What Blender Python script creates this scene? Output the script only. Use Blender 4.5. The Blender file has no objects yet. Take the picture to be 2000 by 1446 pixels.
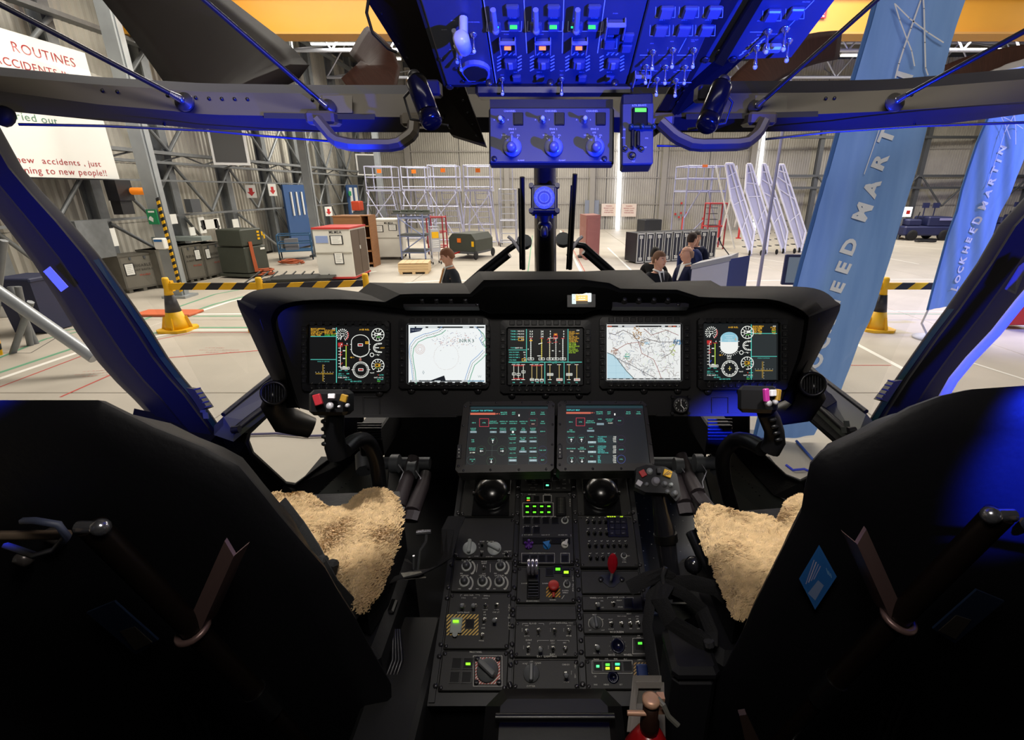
import bpy,bmesh,math,random
from math import sin,cos,pi,radians,atan2,hypot
from mathutils import Vector as V3,Matrix,Quaternion
random.seed(7)
SC=bpy.context.scene
COL=SC.collection
# ------------------------------------------------------------------ camera
PIT=radians(20.1);FPX=964.0;CX,CY=1065.0,723.0
CAM=V3((0,0,2.6))
FW=V3((0,cos(PIT),-sin(PIT)));RT=V3((1,0,0));UP=V3((0,sin(PIT),cos(PIT)))
cd=bpy.data.cameras.new('camera');cam=bpy.data.objects.new('camera',cd);COL.objects.link(cam)
cam.location=CAM;cam.rotation_euler=(pi/2-PIT,0,0)
cd.sensor_width=36;cd.lens=FPX*36/2000;cd.shift_x=(1000-CX)/2000;cd.clip_start=.02;cd.clip_end=300
SC.camera=cam
# ------------------------------------------------------------------ world, lamps, exposure
wd=bpy.data.worlds.new('world');SC.world=wd;wd.use_nodes=True
bgn=wd.node_tree.nodes['Background'];bgn.inputs[0].default_value=(1,.96,.90,1);bgn.inputs[1].default_value=.5
SC.view_settings.view_transform='Standard';SC.view_settings.look='None'
SC.view_settings.gamma=1;SC.view_settings.use_curve_mapping=False
SC.view_settings.exposure=-0.45
SC.cycles.max_bounces=7;SC.cycles.diffuse_bounces=3;SC.cycles.glossy_bounces=3
SC.cycles.transparent_max_bounces=24;SC.cycles.transmission_bounces=4
SC.cycles.caustics_reflective=False;SC.cycles.caustics_refractive=False
SC.cycles.sample_clamp_indirect=4
def lamp(kind,loc,target,power,col,size=1.0,size_y=None,spot=None,blend=.5,name='hangar_light'):
 l=bpy.data.lights.new(name,kind);l.energy=power;l.color=col
 if kind=='AREA':
  l.size=size
  if size_y:l.shape='RECTANGLE';l.size_y=size_y
 else:l.shadow_soft_size=size
 if kind=='SPOT':l.spot_size=radians(spot);l.spot_blend=blend
 o=bpy.data.objects.new(name,l);COL.objects.link(o);o.location=loc
 o.rotation_euler=(V3(target)-V3(loc)).to_track_quat('-Z','Y').to_euler()
 return o
WARM=(1,.93,.83)
for lx,ly,pw in((-6,12,1500),(6,13,1500),(-6,25,2400),(6,25,1900),(19,15,1500),(19,26,1700),(-1,33.5,900)):
 lamp('AREA',(lx,ly,8.6),(lx,ly,0),pw,WARM,7,3)
for lx,ly,pw in((0,-4,900),):
 lamp('AREA',(lx,ly,8.0),(lx,ly+3,0),pw,WARM,7,3)
BLUE=(.008,.03,1)
# blue floodlights of the show stand outside, right of the nose, and the blue lamps in the cabin
lamp('SPOT',(11,5.0,7.5),(13,17,0),6500,(.30,.34,1),.4,spot=105,name='blue_flood')
lamp('SPOT',(.80,-.10,2.42),(.15,.95,2.94),780,BLUE,.012,spot=47,blend=.35,name='cabin_blue_light')
lamp('SPOT',(.62,1.14,2.42),(.80,1.25,2.85),75,BLUE,.01,spot=78,blend=.8,name='cabin_blue_light')  # added spot without a known fitting, set to tint the crossbeam underside
lamp('SPOT',(-.48,1.14,2.42),(-.64,1.27,2.85),90,BLUE,.01,spot=78,blend=.8,name='cabin_blue_light')  # matching added spot for the left half of the crossbeam underside
lamp('SPOT',(-.66,.42,2.45),(-1.08,1.25,2.35),160,BLUE,.02,spot=58,blend=.8,name='cabin_blue_light')
lamp('SPOT',(.95,-.15,2.80),(.71,.60,2.27),1500,BLUE,.02,spot=17,blend=.7,name='cabin_blue_light')
lamp('AREA',(0,.22,3.0),(0,.85,1.6),9.5,(1,.93,.84),.30,.25,name='console_fill_light')  # added fill above the viewpoint, brightens the console without lighting the seat backs
for sx in(-1,1):lamp('SPOT',(sx*.40,.62,2.98),(sx*.52,1.02,1.88),85,(1,.95,.88),.03,spot=28,blend=.5,name='sheepskin_fill_light')  # added fill spots that brighten the sheepskins; the map lights themselves are unlit
lamp('SPOT',(.72,.42,2.45),(1.08,1.2,2.4),130,BLUE,.02,spot=58,blend=.8,name='cabin_blue_light')
lamp('SPOT',(-1.0,.80,2.85),(-.84,.64,2.32),220,BLUE,.02,spot=20,blend=.6,name='cabin_blue_light')
# ------------------------------------------------------------------ pixel -> world
def W(px,py,d):return CAM+FW*d+RT*((px-CX)/FPX*d)+UP*((CY-py)/FPX*d)
def ray(px,py):return FW+RT*((px-CX)/FPX)+UP*((CY-py)/FPX)
def G(px,py,z=0.0):
 r=ray(px,py);return CAM+r*((z-CAM.z)/r.z)
def VY(px,py,Y):
 r=ray(px,py);return CAM+r*((Y-CAM.y)/r.y)
def VX(px,py,X):
 r=ray(px,py);return CAM+r*((X-CAM.x)/r.x)
class Fr:
 """a plane in the scene: origin, right axis, up axis, normal towards the viewer"""
 def __init__(s,o,u,v):
  s.o=V3(o);s.u=V3(u).normalized();s.n=s.u.cross(V3(v)).normalized();s.v=s.n.cross(s.u)
 def uv(s,px,py):
  r=ray(px,py);t=(s.o-CAM).dot(s.n)/r.dot(s.n);p=CAM+r*t-s.o
  return(p.dot(s.u),p.dot(s.v))
 def pt(s,u,v,n=0.0):return s.o+s.u*u+s.v*v+s.n*n
 def on(s,px,py,n=0.0):
  u,v=s.uv(px,py);return s.pt(u,v,n)
 def sc(s,px,py):
  a=s.uv(px-2,py);b=s.uv(px+2,py);return hypot(a[0]-b[0],a[1]-b[1])/4
 def mat(s,u=0,v=0,n=0,rot=0.0,k=1.0):
  M=Matrix((s.u,s.v,s.n)).transposed().to_4x4();M.translation=s.pt(u,v,n)
  return M@Matrix.Rotation(rot,4,'Z')@Matrix.Scale(k,4)
 def M(s,px,py,n=0,rot=0.0,k=1.0):
  u,v=s.uv(px,py);return s.mat(u,v,n,rot,k)
# ------------------------------------------------------------------ materials
def lin(h):
 if isinstance(h,str):
  c=[int(h[i:i+2],16)/255 for i in(0,2,4)]
  return tuple(x/12.92 if x<=.04045 else((x+.055)/1.055)**2.4 for x in c)
 return tuple(h)
MATS={}
def mat(name,c='808080',r=.6,m=0.0,em=0.0,ns=0.0,nscale=20,bump=0.0,c2=None,spec=.5,alpha=None,stretch=None):
 if name in MATS:return MATS[name]
 mt=bpy.data.materials.new(name);mt.use_nodes=True;nt=mt.node_tree;b=nt.nodes['Principled BSDF']
 c=lin(c);b.inputs['Base Color'].default_value=(*c,1);b.inputs['Roughness'].default_value=r
 b.inputs['Metallic'].default_value=m;b.inputs['Specular IOR Level'].default_value=spec
 if em:b.inputs['Emission Color'].default_value=(*c,1);b.inputs['Emission Strength'].default_value=em
 if ns or bump:
  tc=nt.nodes.new('ShaderNodeTexCoord');mp=nt.nodes.new('ShaderNodeMapping');nz=nt.nodes.new('ShaderNodeTexNoise')
  nz.inputs['Scale'].default_value=nscale;nz.inputs['Detail'].default_value=5
  if stretch:mp.inputs['Scale'].default_value=stretch
  nt.links.new(tc.outputs['Object'],mp.inputs[0]);nt.links.new(mp.outputs[0],nz.inputs['Vector'])
  if ns:
   cr=nt.nodes.new('ShaderNodeValToRGB');cr.color_ramp.elements[0].position=.3;cr.color_ramp.elements[1].position=.7
   d=lin(c2)if c2 else tuple(x*(1-ns)for x in c)
   cr.color_ramp.elements[0].color=(*d,1);cr.color_ramp.elements[1].color=(*c,1)
   nt.links.new(nz.outputs['Fac'],cr.inputs[0]);nt.links.new(cr.outputs[0],b.inputs['Base Color'])
  if bump:
   bp=nt.nodes.new('ShaderNodeBump');bp.inputs['Strength'].default_value=bump;bp.inputs['Distance'].default_value=.01
   nt.links.new(nz.outputs['Fac'],bp.inputs['Height']);nt.links.new(bp.outputs[0],b.inputs['Normal'])
 MATS[name]=mt;return mt
def attr_mat(name,em=0.0,r=.5):
 mt=bpy.data.materials.new(name);mt.use_nodes=True;nt=mt.node_tree;b=nt.nodes['Principled BSDF']
 a=nt.nodes.new('ShaderNodeAttribute');a.attribute_name='Col';b.inputs['Roughness'].default_value=r
 nt.links.new(a.outputs['Color'],b.inputs['Base Color'])
 if em:
  nt.links.new(a.outputs['Color'],b.inputs['Emission Color']);b.inputs['Emission Strength'].default_value=em
  b.inputs['Base Color'].default_value=(.01,.01,.01,1);nt.links.remove(b.inputs['Base Color'].links[0])
 MATS[name]=mt;return mt
def glass_mat(name,tint=(1,1,1),gl=.02):
 mt=bpy.data.materials.new(name);mt.use_nodes=True;nt=mt.node_tree;nt.nodes.clear()
 o=nt.nodes.new('ShaderNodeOutputMaterial');mx=nt.nodes.new('ShaderNodeMixShader');t=nt.nodes.new('ShaderNodeBsdfTransparent')
 g=nt.nodes.new('ShaderNodeBsdfGlossy');g.inputs['Roughness'].default_value=.01;t.inputs[0].default_value=(*tint,1)
 lw_=nt.nodes.new('ShaderNodeLayerWeight');lw_.inputs[0].default_value=.12;ml=nt.nodes.new('ShaderNodeMath');ml.operation='MULTIPLY_ADD'
 ml.inputs[1].default_value=.30;ml.inputs[2].default_value=gl;nt.links.new(lw_.outputs['Facing'],ml.inputs[0])
 nt.links.new(ml.outputs[0],mx.inputs[0]);nt.links.new(t.outputs[0],mx.inputs[1]);nt.links.new(g.outputs[0],mx.inputs[2])
 nt.links.new(mx.outputs[0],o.inputs[0]);MATS[name]=mt;return mt
# ------------------------------------------------------------------ objects
WM={}
def link(o,parent,Mw):
 COL.objects.link(o)
 if parent is not None:
  o.parent=parent;o.matrix_basis=WM[parent.name].inverted()@Mw
 else:o.matrix_basis=Mw
 WM[o.name]=Mw.copy();return o
def tag(o,label=None,cat=None,group=None,kind=None):
 for k,v in(('label',label),('category',cat),('group',group),('kind',kind)):
  if v:o[k]=v
 return o
def thing(name,loc,label=None,cat=None,group=None,rz=0.0,kind=None):
 o=bpy.data.objects.new(name,None);link(o,None,Matrix.Translation(V3(loc))@Matrix.Rotation(rz,4,'Z'))
 o.empty_display_size=.1
 return tag(o,label,cat,group,kind)
def inst(name,me,Mw,parent=None,label=None):
 o=bpy.data.objects.new(name,me);link(o,parent,Mw)
 if label:o['label']=label
 return o
def rot_to(d): # rotation taking +Z to d
 return V3((0,0,1)).rotation_difference(V3(d).normalized()).to_matrix().to_4x4()
class MB:
 def __init__(s,T=None):s.v=[];s.f=[];s.mi=[];s.c=[];s.T=T;s.m=0;s.col=None;s.sm=False;s.smf=[]
 def add(s,vs,fs):
  n=len(s.v)
  s.v+=[(s.T@V3(p))if s.T else V3(p)for p in vs]
  for f in fs:s.f.append([n+i for i in f]);s.mi.append(s.m);s.c.append(s.col);s.smf.append(s.sm)
 def box(s,c,sz,R=None,taper=1.0,bev=0.0):
  x,y,z=sz[0]/2,sz[1]/2,sz[2]/2;c=V3(c);R=R if R else Matrix.Identity(4)
  if bev<=0:
   P=[(-x,-y,-z),(x,-y,-z),(x,y,-z),(-x,y,-z),(-x*taper,-y*taper,z),(x*taper,-y*taper,z),(x*taper,y*taper,z),(-x*taper,y*taper,z)]
   s.add([c+(R@V3(p))for p in P],[(0,3,2,1),(4,5,6,7),(0,1,5,4),(1,2,6,5),(2,3,7,6),(3,0,4,7)])
  else:
   b=min(bev,x*.99,y*.99,z*.99);rings=[]
   for zz,xx,yy in((-z,x-b,y-b),(-z+b,x,y),(z-b,x,y),(z,x-b,y-b)):
    q=b if xx==x else b*.4
    rings.append([(-xx+q,-yy,zz),(xx-q,-yy,zz),(xx,-yy+q,zz),(xx,yy-q,zz),(xx-q,yy,zz),(-xx+q,yy,zz),(-xx,yy-q,zz),(-xx,-yy+q,zz)])
   s.add([c+(R@V3(p))for r in rings for p in r],
                  [tuple(range(7,-1,-1)),tuple(range(24,32))]+[(k*8+i,k*8+(i+1)%8,k*8+8+(i+1)%8,k*8+8+i)for k in range(3)for i in range(8)])
 def cyl(s,a,b,r,r2=None,n=12,cap=True):
  a,b=V3(a),V3(b);r2=r if r2 is None else r2;R=rot_to(b-a)
  P=[a+R@V3((r*cos(2*pi*i/n),r*sin(2*pi*i/n),0))for i in range(n)]+[b+R@V3((r2*cos(2*pi*i/n),r2*sin(2*pi*i/n),0))for i in range(n)]
  F=[(i,(i+1)%n,n+(i+1)%n,n+i)for i in range(n)]
  sm=s.sm;s.sm=True;s.add(P,F);s.sm=sm
  if cap:s.add(P,[tuple(range(n-1,-1,-1)),tuple(range(n,2*n))])
 def lathe(s,a,d,prof,n=16): # prof: (radius, height along d)
  a=V3(a);R=rot_to(d);P=[]
  for r,h in prof:P+=[a+R@V3((r*cos(2*pi*i/n),r*sin(2*pi*i/n),h))for i in range(n)]
  F=[(k*n+i,k*n+(i+1)%n,(k+1)*n+(i+1)%n,(k+1)*n+i)for k in range(len(prof)-1)for i in range(n)]
  F+=[tuple(range(n-1,-1,-1)),tuple(range((len(prof)-1)*n,len(prof)*n))]
  sm=s.sm;s.sm=True;s.add(P,F);s.sm=sm
 def tube(s,pts,r,n=8,flat=None,closed=False): # r number or list; flat=(ratio, axis) gives a strap
  pts=[V3(p)for p in pts];N=len(pts);rs=r if isinstance(r,(list,tuple))else[r]*N;P=[];up=None
  for i,p in enumerate(pts):
   a=pts[i-1]if(i>0 or closed)else p;b=pts[(i+1)%N]if(i<N-1 or closed)else p
   t=(b-a).normalized()
   if up is None:up=t.orthogonal().normalized()if flat is None else(V3(flat[1])-t*V3(flat[1]).dot(t)).normalized()
   else:up=((up if flat is None else V3(flat[1]))-t*(up if flat is None else V3(flat[1])).dot(t)).normalized()
   w=t.cross(up)
   for k in range(n):
    ca,sa=cos(2*pi*(k+.5)/n),sin(2*pi*(k+.5)/n)
    P.append(p+up*(rs[i]*sa*(flat[0]if flat else 1))+w*(rs[i]*ca))
  F=[(k*n+i,k*n+(i+1)%n,((k+1)%N)*n+(i+1)%n,((k+1)%N)*n+i)for k in range(N if closed else N-1)for i in range(n)]
  sm=s.sm;s.sm=flat is None;s.add(P,F)
  s.sm=sm
  if not closed:s.add(P,[tuple(range(n-1,-1,-1)),tuple(range((N-1)*n,N*n))])
 def prism(s,pts,off): # polygon (world points) extruded by vector
  n=len(pts);off=V3(off);P=[V3(p)for p in pts];P+=[p+off for p in P]
  s.add(P,[tuple(range(n)),tuple(range(2*n-1,n-1,-1))]+[((i+1)%n,i,n+i,n+(i+1)%n)for i in range(n)])
 def loft(s,rows,closed=False,caps=False):
  n=len(rows[0]);P=[p for r in rows for p in r];F=[]
  for k in range(len(rows)-1):
   for i in range(n if closed else n-1):F.append((k*n+i,k*n+(i+1)%n,(k+1)*n+(i+1)%n,(k+1)*n+i))
  if caps:F+=[tuple(range(n-1,-1,-1)),tuple(range((len(rows)-1)*n,len(rows)*n))]
  s.add(P,F)
 def sphere(s,c,r,n=12,sq=(1,1,1),R=None):
  m=max(4,n//2);P=[];R=R or Matrix.Identity(4)
  for k in range(m+1):
   th=pi*k/m
   for i in range(n):P.append(V3(c)+R@V3((r*sq[0]*sin(th)*cos(2*pi*i/n),r*sq[1]*sin(th)*sin(2*pi*i/n),r*sq[2]*cos(th))))
  sm=s.sm;s.sm=True
  s.add(P,[(k*n+i,(k+1)*n+i,(k+1)*n+(i+1)%n,k*n+(i+1)%n)for k in range(m)for i in range(n)]);s.sm=sm
 def mesh(s,name,mats,weld=False):
  me=bpy.data.meshes.new(name);me.from_pydata([tuple(p)for p in s.v],[],s.f)
  for m_ in(mats if isinstance(mats,(list,tuple))else[mats]):me.materials.append(m_)
  for p,i,q in zip(me.polygons,s.mi,s.smf):p.material_index=i;p.use_smooth=q
  if any(c is not None for c in s.c):
   ca=me.color_attributes.new('Col','FLOAT_COLOR','CORNER');buf=[]
   for p,c in zip(me.polygons,s.c):buf+=list((*(c or(1,1,1)),1))*len(p.vertices)
   ca.data.foreach_set('color',buf)
  return me
 def build(s,name,mats,parent=None,label=None,fix=True):
  if not s.v:return None
  lo=[min(p[i]for p in s.v)for i in range(3)];hi=[max(p[i]for p in s.v)for i in range(3)]
  o=V3(((lo[0]+hi[0])/2,(lo[1]+hi[1])/2,lo[2]));s.v=[p-o for p in s.v]
  me=s.mesh(name,mats)
  if fix:
   bm=bmesh.new();bm.from_mesh(me);bmesh.ops.recalc_face_normals(bm,faces=bm.faces);bm.to_mesh(me);bm.free()
  ob=inst(name,me,Matrix.Translation(o),parent,label);s.v=[p+o for p in s.v];return ob
def bevel_mesh(me,w,seg=2,ang=35):
 bm=bmesh.new();bm.from_mesh(me);bmesh.ops.remove_doubles(bm,verts=bm.verts,dist=1e-5)
 bmesh.ops.recalc_face_normals(bm,faces=bm.faces)
 es=[e for e in bm.edges if len(e.link_faces)==2 and e.calc_face_angle(0)>radians(ang)]
 bmesh.ops.bevel(bm,geom=es,offset=w,segments=seg,affect='EDGES',clamp_overlap=True,profile=.6)
 bm.to_mesh(me);bm.free()
# ------------------------------------------------------------------ lettering
GL={}
def glyph(ch,bold=False,res=2):
 k=(ch,bold,res)
 if k in GL:return GL[k]
 cu=bpy.data.curves.new('g','FONT');cu.body='I'+ch+'I' if ch==' ' else ch;cu.resolution_u=res;cu.fill_mode='FRONT'
 if bold:cu.offset=.045 if bold==2 else .028
 ob=bpy.data.objects.new('g',cu);me=ob.to_mesh()
 vs=[(v.co.x,v.co.y)for v in me.vertices];fs=[tuple(p.vertices)for p in me.polygons];ob.to_mesh_clear()
 if ch==' ':vs,fs,adv=[],[],.32
 else:adv=max(x for x,_ in vs)+.09 if vs else .3
 bpy.data.objects.remove(ob);bpy.data.curves.remove(cu)
 GL[k]=(vs,fs,adv);return GL[k]
def text_polys(t,h,bold=False,res=1,sx=1.0,sp=0.0):
 out=[];x=0;k=h/.70
 for ch in t:
  vs,fs,adv=glyph(ch,bold,res);out.append(([((x+a*sx)*k,b*k)for a,b in vs],fs));x+=adv*sx+sp
 return out,x*k
class Canvas:
 """flat coloured print or screen picture laid on a plane frame; all positions in photo pixels on that plane"""
 def __init__(s,F,n=0.0):s.F=F;s.n=n;s.m=MB();s.k=0
 def poly(s,P,c):
  s.k+=1;F=s.F;z=s.n+s.k*2e-7;s.m.col=lin(c)
  s.m.add([F.pt(u,v,z)for u,v in P],[tuple(range(len(P)))])
 def ppoly(s,P,c):s.poly([s.F.uv(x,y)for x,y in P],c)
 def rect(s,x0,y0,x1,y1,c):s.ppoly([(x0,y0),(x1,y0),(x1,y1),(x0,y1)],c)
 def line(s,P,w,c,closed=False):
  s.k+=1;z=s.n+s.k*2e-7;s.m.col=lin(c);F=s.F
  if closed:P=list(P)+[P[0]]
  for(x0,y0),(x1,y1)in zip(P[:-1],P[1:]):
   d=hypot(x1-x0,y1-y0)or 1e-6;nx,ny=-(y1-y0)/d*w/2,(x1-x0)/d*w/2;ex,ey=(x1-x0)/d*w*.2,(y1-y0)/d*w*.2
   Q=[(x0-ex+nx,y0-ey+ny),(x1+ex+nx,y1+ey+ny),(x1+ex-nx,y1+ey-ny),(x0-ex-nx,y0-ey-ny)]
   s.m.add([F.pt(*F.uv(*q),z)for q in Q],[(0,1,2,3)])
 def box(s,x0,y0,x1,y1,w,c):s.line([(x0,y0),(x1,y0),(x1,y1),(x0,y1)],w,c,True)
 def arc(s,x,y,r,w,c,a0=0,a1=360,n=24,ry=None):
  ry=ry or r;s.line([(x+r*cos(radians(a0+(a1-a0)*i/n)),y-ry*sin(radians(a0+(a1-a0)*i/n)))for i in range(n+1)],w,c)
 def disc(s,x,y,r,c,n=16,ry=None):
  ry=ry or r;s.ppoly([(x+r*cos(2*pi*i/n),y-ry*sin(2*pi*i/n))for i in range(n)],c)
 def text(s,x,y,t,h,c,al='c',bold=False,res=1,sx=1.0,sp=0.0,rot=0.0,vert=False):
  s.k+=1;z=s.n+s.k*2e-7;s.m.col=lin(c);F=s.F;q=F.sc(x,y)
  if vert:
   for i,ch in enumerate(t):s.text(x,y+i*h*1.25,ch,h,c,'c',bold,res,sx)
   return
  g,w=text_polys(t,h*q,bold,res,sx,sp);u0,v0=F.uv(x,y)
  ox={'c':-w/2,'l':0,'r':-w}[al];oy=-h*q/2;cr,sr=cos(rot),sin(rot)
  for vs,fs in g:
   if vs:s.m.add([F.pt(u0+(a+ox)*cr-(b+oy)*sr,v0+(a+ox)*sr+(b+oy)*cr,z)for a,b in vs],fs)
 def build(s,name,m_,parent,label=None):return s.m.build(name,m_,parent,label,fix=False)
PRINT=attr_mat('printed_ink',0,.6)
SCREEN=attr_mat('lit_screen',1.3)
LITE=attr_mat('lit_legend',2.4)
def rnd(a,b):return random.uniform(a,b)
# =================================================================== HANGAR SHELL
concrete=mat('concrete','b9b1a3',.55,ns=.16,nscale=.9,bump=.05)
joint_m=mat('joint_dark','3a3733',.9)
clad=mat('wall_cladding','a9a59b',.5,ns=.14,nscale=1.2)
clad_l=mat('side_cladding','c8c4b8',.5,ns=.25,nscale=.8,stretch=(1,1,.15))
steel=mat('galvanised_steel','7c8082',.45,.3,ns=.2,nscale=6)
steel_d=mat('dark_steel','55585c',.5,.3)
roofm=mat('roof_sheet','6f6a60',.7,ns=.2,nscale=.6)
white_p=mat('white_paint','e6e6e2',.5)
alu=mat('aluminium','c6c9d4',.35,.55)
redm=mat('red_paint','b3261f',.5);orange=mat('orange','e0701a',.5);yellow=mat('safety_yellow','e8b207',.5)
crane_y=mat('crane_yellow','cc8c06',.45,ns=.08,nscale=1)
black=mat('black_plastic','17171a',.5);rubber=mat('rubber','101012',.8)
lampm=mat('lamp_white','fffaf0',em=6)
fl=MB();fl.box((14,12,-.12),(56,56,.16));fl=fl.build('floor',joint_m);tag(fl,'pale concrete hangar floor of square slabs with painted lines',kind='structure')
sb=MB();sb.box((0,0,-.02),(3.985,3.985,.04),bev=.008);slab=sb.mesh('concrete_slab',concrete)
for i in range(14):
 for j in range(10):
  inst('concrete_slab',slab,Matrix.Translation((-12+2+i*4+(j%2)*0,.2+j*4,0)),fl)
GF=Fr((0,0,.0015),(1,0,0),(0,1,0))
def stripe(pts,w,c,name='painted_line',n=.0):
 m=MB();m.col=lin(c);P=[G(*p)for p in pts]
 for a,b in zip(P[:-1],P[1:]):
  d=(b-a).normalized();s=V3((-d.y,d.x,0))*w/2;z=V3((0,0,.002+n))
  m.add([a-s+z,b-s+z,b+s+z,a+s+z],[(0,1,2,3)])
 return m.build(name,PRINT,fl,fix=False)
gw,gg,gr='e9e7de','5f9a78','b8463c'
for pts,w,c in(
 ([(-60,760),(172,682),(372,645)],.10,gw),([(-60,748),(172,671),(372,640)],.08,gg),([(-60,779),(180,688),(372,651)],.03,gr),
 ([(372,645),(900,645)],.08,gw),([(372,640),(900,640)],.08,gg),([(372,650),(900,649)],.03,gr),
 ([(376,614),(640,612)],.09,gw),([(376,618),(640,617)],.07,gg),([(376,613),(450,589),(620,552),(735,530)],.10,gw),([(350,618),(420,594),(600,548),(720,522)],.08,gg),
 ([(240,640),(330,606),(420,575),(600,541),(735,508)],.07,gg),([(-40,715),(90,662),(190,640)],.06,gg),([(85,650),(170,641)],.06,gg),
 ([(330,699),(520,684),(700,672)],.035,gr),([(118,776),(222,730),(300,702)],.035,gr),
 ([(700,560),(860,548),(1065,548)],.10,gw),([(1094,450),(1142,545)],.10,gw),([(1099,450),(1150,545)],.03,gr),([(1187,484),(1240,535)],.07,gw),
 ([(1040,460),(1030,540)],.04,gg),([(1250,446),(1290,462)],.06,gw),
 ([(1440,549),(1560,547),(1680,546),(1900,546)],.06,gw),([(1655,663),(1770,724),(1850,770)],.09,gw),([(1650,714),(1740,714)],.025,gr),
 ([(1680,608),(1900,609)],.06,gw),([(1690,613),(1900,614)],.04,gg),([(1720,502),(1795,516)],.06,gw),([(1690,474),(1900,492)],.05,gw),
 ([(1870,700),(2060,760)],.05,gw),([(0,690),(60,690),(110,660)],.015,'4b4a46'),([(1440,500),(1700,535)],.05,gw)):
 stripe(pts,w,c)
for x,y,rz in((440,686,.0),(205,731,.25)):
 cv=Canvas(GF,.003)
 for k,t in enumerate(('STAND','NO STOPPING','KEEP CLEAR')):cv.text(x-20+k*8,y-6+k*4.2,t,3.0,gr,rot=rz,sx=2.6,res=1)
 cv.build('floor_stencil',PRINT,fl)
def corr(wd_,ht,pitch,dep,name,m_): # corrugated sheet in local x (right) z (up), relief along -y
 m=MB();n=int(round(wd_/pitch));xs=[]
 for i in range(n):
  a=i*pitch;xs+=[(a,0),(a+pitch*.3,0),(a+pitch*.45,-dep),(a+pitch*.85,-dep)]
 xs.append((wd_,0));N=len(xs)
 m.add([(x,y,0)for x,y in xs]+[(x,y,ht)for x,y in xs],[(i,i+1,N+i+1,N+i)for i in range(N-1)])
 m.add([(0,.01,-.02),(wd_,.01,-.02),(wd_,.01,ht),(0,.01,ht)],[(0,1,2,3)])
 return m.mesh(name,m_)
# back wall, slightly turned
bw=MB();B0=V3((-13,37.0,0));B1=V3((46,32.3,0));bd=(B1-B0).normalized();bn=V3((bd.y,-bd.x,0))
bw.prism([B0-bn*.08,B1-bn*.08,B1-bn*.08+V3((0,0,10.5)),B0-bn*.08+V3((0,0,10.5))],-bn*.2)
bw=bw.build('wall_back',steel_d);tag(bw,'far hangar wall of pale corrugated sheets',kind='structure')
sheet=corr(3.3,1.655,.15,.045,'cladding_sheet',clad)
Rb=Matrix.Rotation(atan2(bd.y,bd.x),4,'Z')
for i in range(17):
 for j in range(6):
  p=B0+bd*(.5+i*3.34)+V3((0,0,j*1.67));inst('cladding_sheet',sheet,Matrix.Translation(p)@Rb,bw)
m=MB(T=Matrix.Translation(B0)@Rb)
for x in(.3,7.1,12.9,17.6,23.2,29.9,36.6,43.3):m.box((x+3.34,-.16,5.2),(.34,.3,10.4))
for z in(1.67,3.34,5.01,6.68):m.box((28,-.06,z),(55,.05,.07))
m.build('wall_column',mat('column_paint','8f8b84',.6),bw)
def on_back(px,py): # point on the back wall plane
 r=ray(px,py);t=(B0-CAM).dot(bn)/r.dot(bn);return CAM+r*t
# daylight slits between the hangar doors
for(x0,y0,x1,y1,wpx)in((1212,322,1206,447,7),(1497,250,1470,452,5)):
 a,b=on_back(x0,y0-60),on_back(x1,y1);s=bd*(wpx/964*36/2)
 m=MB();m.prism([b-s,b+s,a+s,a-s],bn*.02);m.v=[p+bn*.25 for p in m.v]
 o=m.build('window_1',mat('daylight','f4f6ff',em=9));tag(o,'narrow bright daylight gap between closed hangar doors',kind='structure')
# left wall
lw=MB();lw.box((-12.6,14,5.2),(.2,46,10.5));lw=lw.build('wall_left',steel_d);tag(lw,'left hangar wall with corrugated cladding behind steel bracing',kind='structure')
sheet2=corr(3.3,1.655,.22,.06,'cladding_sheet',clad_l)
for i in range(12):
 for j in range(6):
  inst('cladding_sheet',sheet2,Matrix.Translation((-12.45,37-i*3.34,j*1.67))@Matrix.Rotation(-pi/2,4,'Z')@Matrix.Rotation(pi,4,'Z')@Matrix.Translation((0,0,0)),lw)
rw=MB();rw.box((42.1,14,5.2),(.2,46,10.5));rw=rw.build('wall_right',clad);tag(rw,kind='structure')
cl=MB();cl.box((14,12,10.5),(57,56,.15));cl=cl.build('ceiling',roofm);tag(cl,'dark corrugated hangar roof with steel trusses',kind='structure')
rs=corr(4.0,27,.25,.06,'roof_sheet',roofm)
for i in range(14):inst('roof_sheet',rs,Matrix.Translation((-13+i*4.05,10,10.35))@Matrix.Rotation(-pi/2,4,'X'),cl)
# bracing on the left wall
fr_t=thing('steel_bracing',(-11.8,20,0),'grey steel columns, rails and braces standing in front of left wall','steel frame',kind='structure')
for k,y in enumerate([5+2.9*i for i in range(11)]):
 m=MB();m.box((-11.7,y,5),(.05,.30,10));m.box((-11.85,y,5),(.26,.04,10));m.box((-12.0,y,5),(.05,.30,10));m.build('column',steel,fr_t)
 m=MB();s=1 if k%2 else-1
 m.cyl((-11.6,y,3.35),(-11.6,y+1.45,1.9 if s>0 else 1.9),.05,n=6);m.cyl((-11.6,y+2.9,3.35),(-11.6,y+1.45,1.9),.05,n=6)
 m.cyl((-11.6,y,1.75),(-11.6,y+2.9,.05)if s>0 else(-11.6,y+1.5,.05),.045,n=6)
 m.cyl((-11.6,y,3.7),(-11.6,y+2.9,6.4),.06,n=6);m.cyl((-11.6,y+2.9,3.7),(-11.6,y+1.4,5.1),.05,n=6)
 m.build('diagonal_brace',steel,fr_t)
for z,r,w in((3.62,.09,.35),(3.35,.07,.25),(2.85,.05,0),(1.85,.06,0),(6.45,.1,.3),(9.2,.1,.3)):
 m=MB();m.box((-11.45,20,z),(.10 if not w else w,34,r));m.build('rail',steel,fr_t)
m=MB()
for i in range(17):
 y=4+i*2;m.cyl((-11.5,y,3.38),(-11.5,y+1,3.6),.025,n=5);m.cyl((-11.5,y+1,3.6),(-11.5,y+2,3.38),.025,n=5)
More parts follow.
